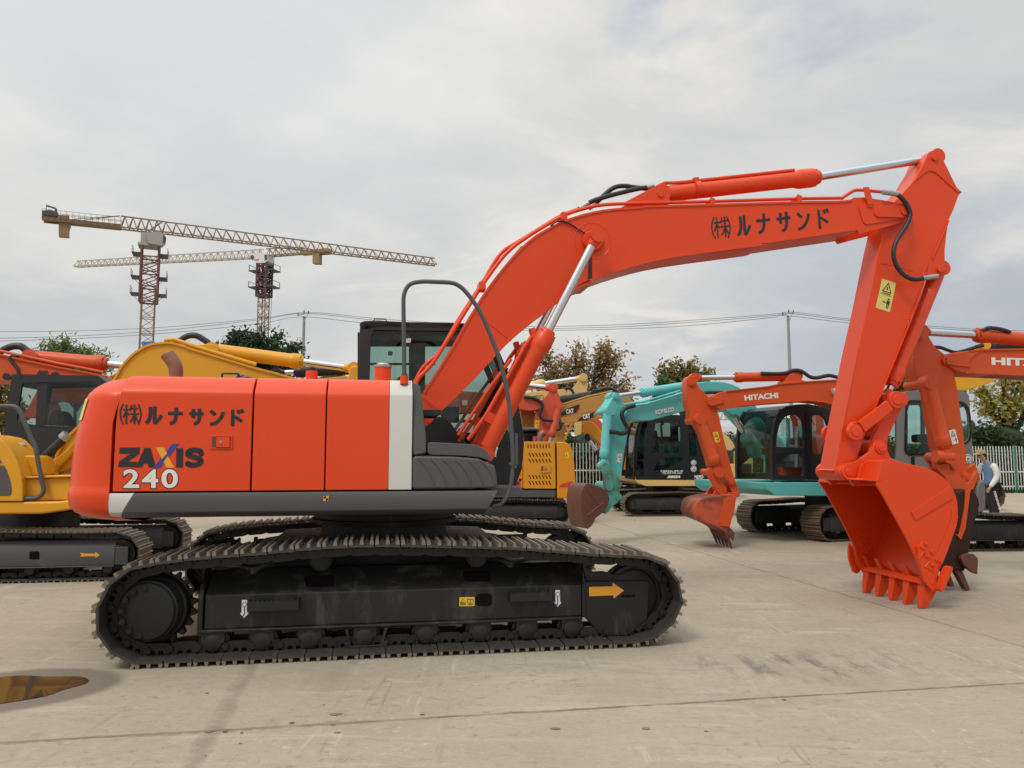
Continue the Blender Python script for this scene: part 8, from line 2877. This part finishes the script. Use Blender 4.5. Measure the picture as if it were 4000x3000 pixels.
for s, pts in ((-1, [((Uh(3878), -.095, .86), .092), ((Uh(3874), -.10, .47), .062), ((Uh(3880), -.10, .09), .045)]), (1, [((Uh(3886), .095, .86), .092), ((Uh(3884), .10, .47), .062), ((Uh(3890), .10, .09), .045)])):
    p_ = i0
    for q, r_ in pts:
        p_ = ad(q, r_, p_)
    ad((pts[-1][0][0] - .10, s * .10, .045), (.034, .040), p_)
bd = skin_body('body', V, E, RR, SK, pe)
# face: nose, eyes, ear as small shapes belonging to the head
g = MB()
hx = Uh(3846)
g.ball((hx - .098, 0, 1.565), .018, sc=(1.1, .8, 1.3))
g.ball((hx - .01, -.078, 1.56), .026, sc=(.8, .4, 1.3))
g.ball((hx - .01, .078, 1.56), .026, sc=(.8, .4, 1.3))
g.ball((hx - .086, 0, 1.505), .020, sc=(.8, 1.2, .5))
g.mat(1)
for s in (-1, 1):
    g.ball((hx - .085, s * .034, 1.60), .009)
    g.bar((hx - .09, s * .02, 1.618), (hx - .082, s * .052, 1.616), .008)
g.build('face', [SK, HAIR], bd, ang=60)
g = MB()
g.ball((hx + .025, 0, 1.60), .098, sc=(.92, .86, .95))
g.build('hair', HAIR, pe, ang=80)
g = MB()
vs, fs = [], []
NU, NV = 20, 7
for j in range(NV + 1):
    th = math.pi / 2 * j / NV
    for kk in range(NU):
        a = 2 * math.pi * kk / NU
        vs.append((hx + .004 + .122 * math.cos(th) * math.cos(a), .098 * math.cos(th) * math.sin(a), 1.632 + .105 * math.sin(th) ** .9 + .018 * math.cos(a) * -1))
for j in range(NV):
    for kk in range(NU):
        fs.append((j * NU + kk, j * NU + (kk + 1) % NU, (j + 1) * NU + (kk + 1) % NU, (j + 1) * NU + kk))
g.add(vs, fs)
br_ = []
for kk in range(11):
    a = math.pi * (.5 + kk / 10)
    br_.append((hx + .004 + .122 * math.cos(a), .098 * math.sin(a)))
ou = []
for kk in range(11):
    a = math.pi * (.5 + kk / 10)
    ou.append((hx - .03 + .175 * math.cos(a) * (1.0 if abs(math.cos(a)) > .3 else .8), .088 * math.sin(a)))
vs = [(a, b, 1.628 - .018 * (a - hx) / .12 * -1 * -1) for a, b in br_] + [(a, b, 1.600) for a, b in ou]
g.add(vs, [(i, i + 1, 12 + i, 11 + i) for i in range(10)])
g.ball((hx, 0, 1.752), .012)
g.build('baseball_cap', CAP, pe, ang=60)
VS_V = [(Uh(3884), 0, .80), (Uh(3884), 0, .95), (Uh(3883), 0, 1.10), (Uh(3880), 0, 1.24), (Uh(3872), 0, 1.35), (Uh(3864), 0, 1.415)]
skin_body('denim_vest', VS_V, [(i, i + 1) for i in range(5)], [(.185, .185), (.185, .185), (.185, .185), (.180, .180), (.135, .135), (.075, .075)], DEN, pe, lv=2)
for s in (-1, 1):
    if s < 0:
        pts = [((Uh(3874), -.13, 1.345), .085), ((Uh(3876), -.19, 1.31), .088), ((Uh(3880), -.225, 1.22), .078), ((Uh(3880), -.245, 1.06), .068), ((Uh(3868), -.25, .94), .064), ((Uh(3857), -.245, .85), .056), ((Uh(3851), -.242, .80), .042)]
    else:
        pts = [((Uh(3866), .13, 1.345), .085), ((Uh(3864), .19, 1.31), .085), ((Uh(3858), .22, 1.20), .075), ((Uh(3854), .225, 1.10), .066), ((Uh(3846), .20, 1.17), .058), ((Uh(3839), .175, 1.24), .050)]
    skin_body('shirt_sleeve', [q for q, _ in pts], [(i, i + 1) for i in range(len(pts) - 1)], [r_ for _, r_ in pts], SHT, pe, lv=2)
tv = [(Uh(3884), 0, .90), (Uh(3880), -.10, .80), (Uh(3876), -.105, .48), (Uh(3880), -.105, .26), (Uh(3883), -.105, .08), (Uh(3888), .10, .80), (Uh(3886), .105, .48), (Uh(3888), .105, .26), (Uh(3892), .105, .08)]
skin_body('trousers', tv, [(0, 1), (1, 2), (2, 3), (3, 4), (0, 5), (5, 6), (6, 7), (7, 8)], [(.14, .165), .112, .092, .088, .086, .112, .092, .088, .086], TRO, pe, lv=2)
g = MB()
vs, fs = text_mesh('nssunene', .03, .2)
x0, x1 = min(q[0] for q in vs), max(q[0] for q in vs)
y0, y1 = min(q[1] for q in vs), max(q[1] for q in vs)
ov = []
for x, y, z in vs:
    f_, h_ = (x - x0) / (x1 - x0), (y - y0) / (y1 - y0)
    wz_ = .70 - .46 * f_
    ov.append((Uh(3866 + 18 * f_) + .05 * h_, -.105 - .108 + .012 * f_ * 0, wz_ + .02 * h_))
g.add(ov, fs)
g.build('trouser_lettering', M_WHITE, pe, recalc=False)
for s, ux in ((-1, Uh(3878)), (1, Uh(3888))):
    g = MB()
    g.ball((ux - .035, s * .103, .045), .10, sc=(1.45, .48, .48))
    g.box(ux - .17, ux + .10, s * .103 - .045, s * .103 + .045, .0, .03)
    g.build('shoe', mat('dark_trainer', (.03, .03, .033), .6), pe, bevel=.008)

# ---------------------------------------------------------------- crumbs and dry leaves on the concrete
rnd = random.Random(21)
g = MB()
spots = [(1308, 2792, .05), (1320, 2790, .045), (1140, 2826, .035), (2525, 2847, .05), (2172, 2848, .05), (3065, 2735, .03), (1650, 2792, .03), (1265, 2755, .02), (1320, 2862, .04), (808, 2709, .025), (945, 2864, .025), (2820, 2365, .03), (880, 2860, .03), (2758, 2858, .02), (2480, 2033, .05), (1300, 2832, .03), (815, 2860, .05), (940, 2905, .02)]
for a, b, s in spots + [(rnd.uniform(0, 4000), rnd.uniform(2500, 2990), rnd.uniform(.004, .011)) for _ in range(60)]:
    u_, v_ = W0.g(a, b)
    an = rnd.uniform(0, 6.28)
    g.mat(rnd.randrange(2))
    s *= .72
    P_ = []
    for kk in range(6):
        aa = an + kk * math.pi / 3
        P_.append((u_ + s * math.cos(aa) * rnd.uniform(.5, 1), v_ + s * .7 * math.sin(aa) * rnd.uniform(.5, 1), .003))
    tp_ = (u_, v_, .003 + s * rnd.uniform(.08, .25))
    g.add(P_ + [tp_], [(kk, (kk + 1) % 6, 6) for kk in range(6)])
tag(g.build('litter', [mat('dry_leaf', (.11, .065, .035), .7, var=.3), mat('grey_chip', (.16, .14, .115), .8, var=.3)], None, ang=20), 'dry leaves and small chips lying on the concrete', 'litter', kind='stuff')
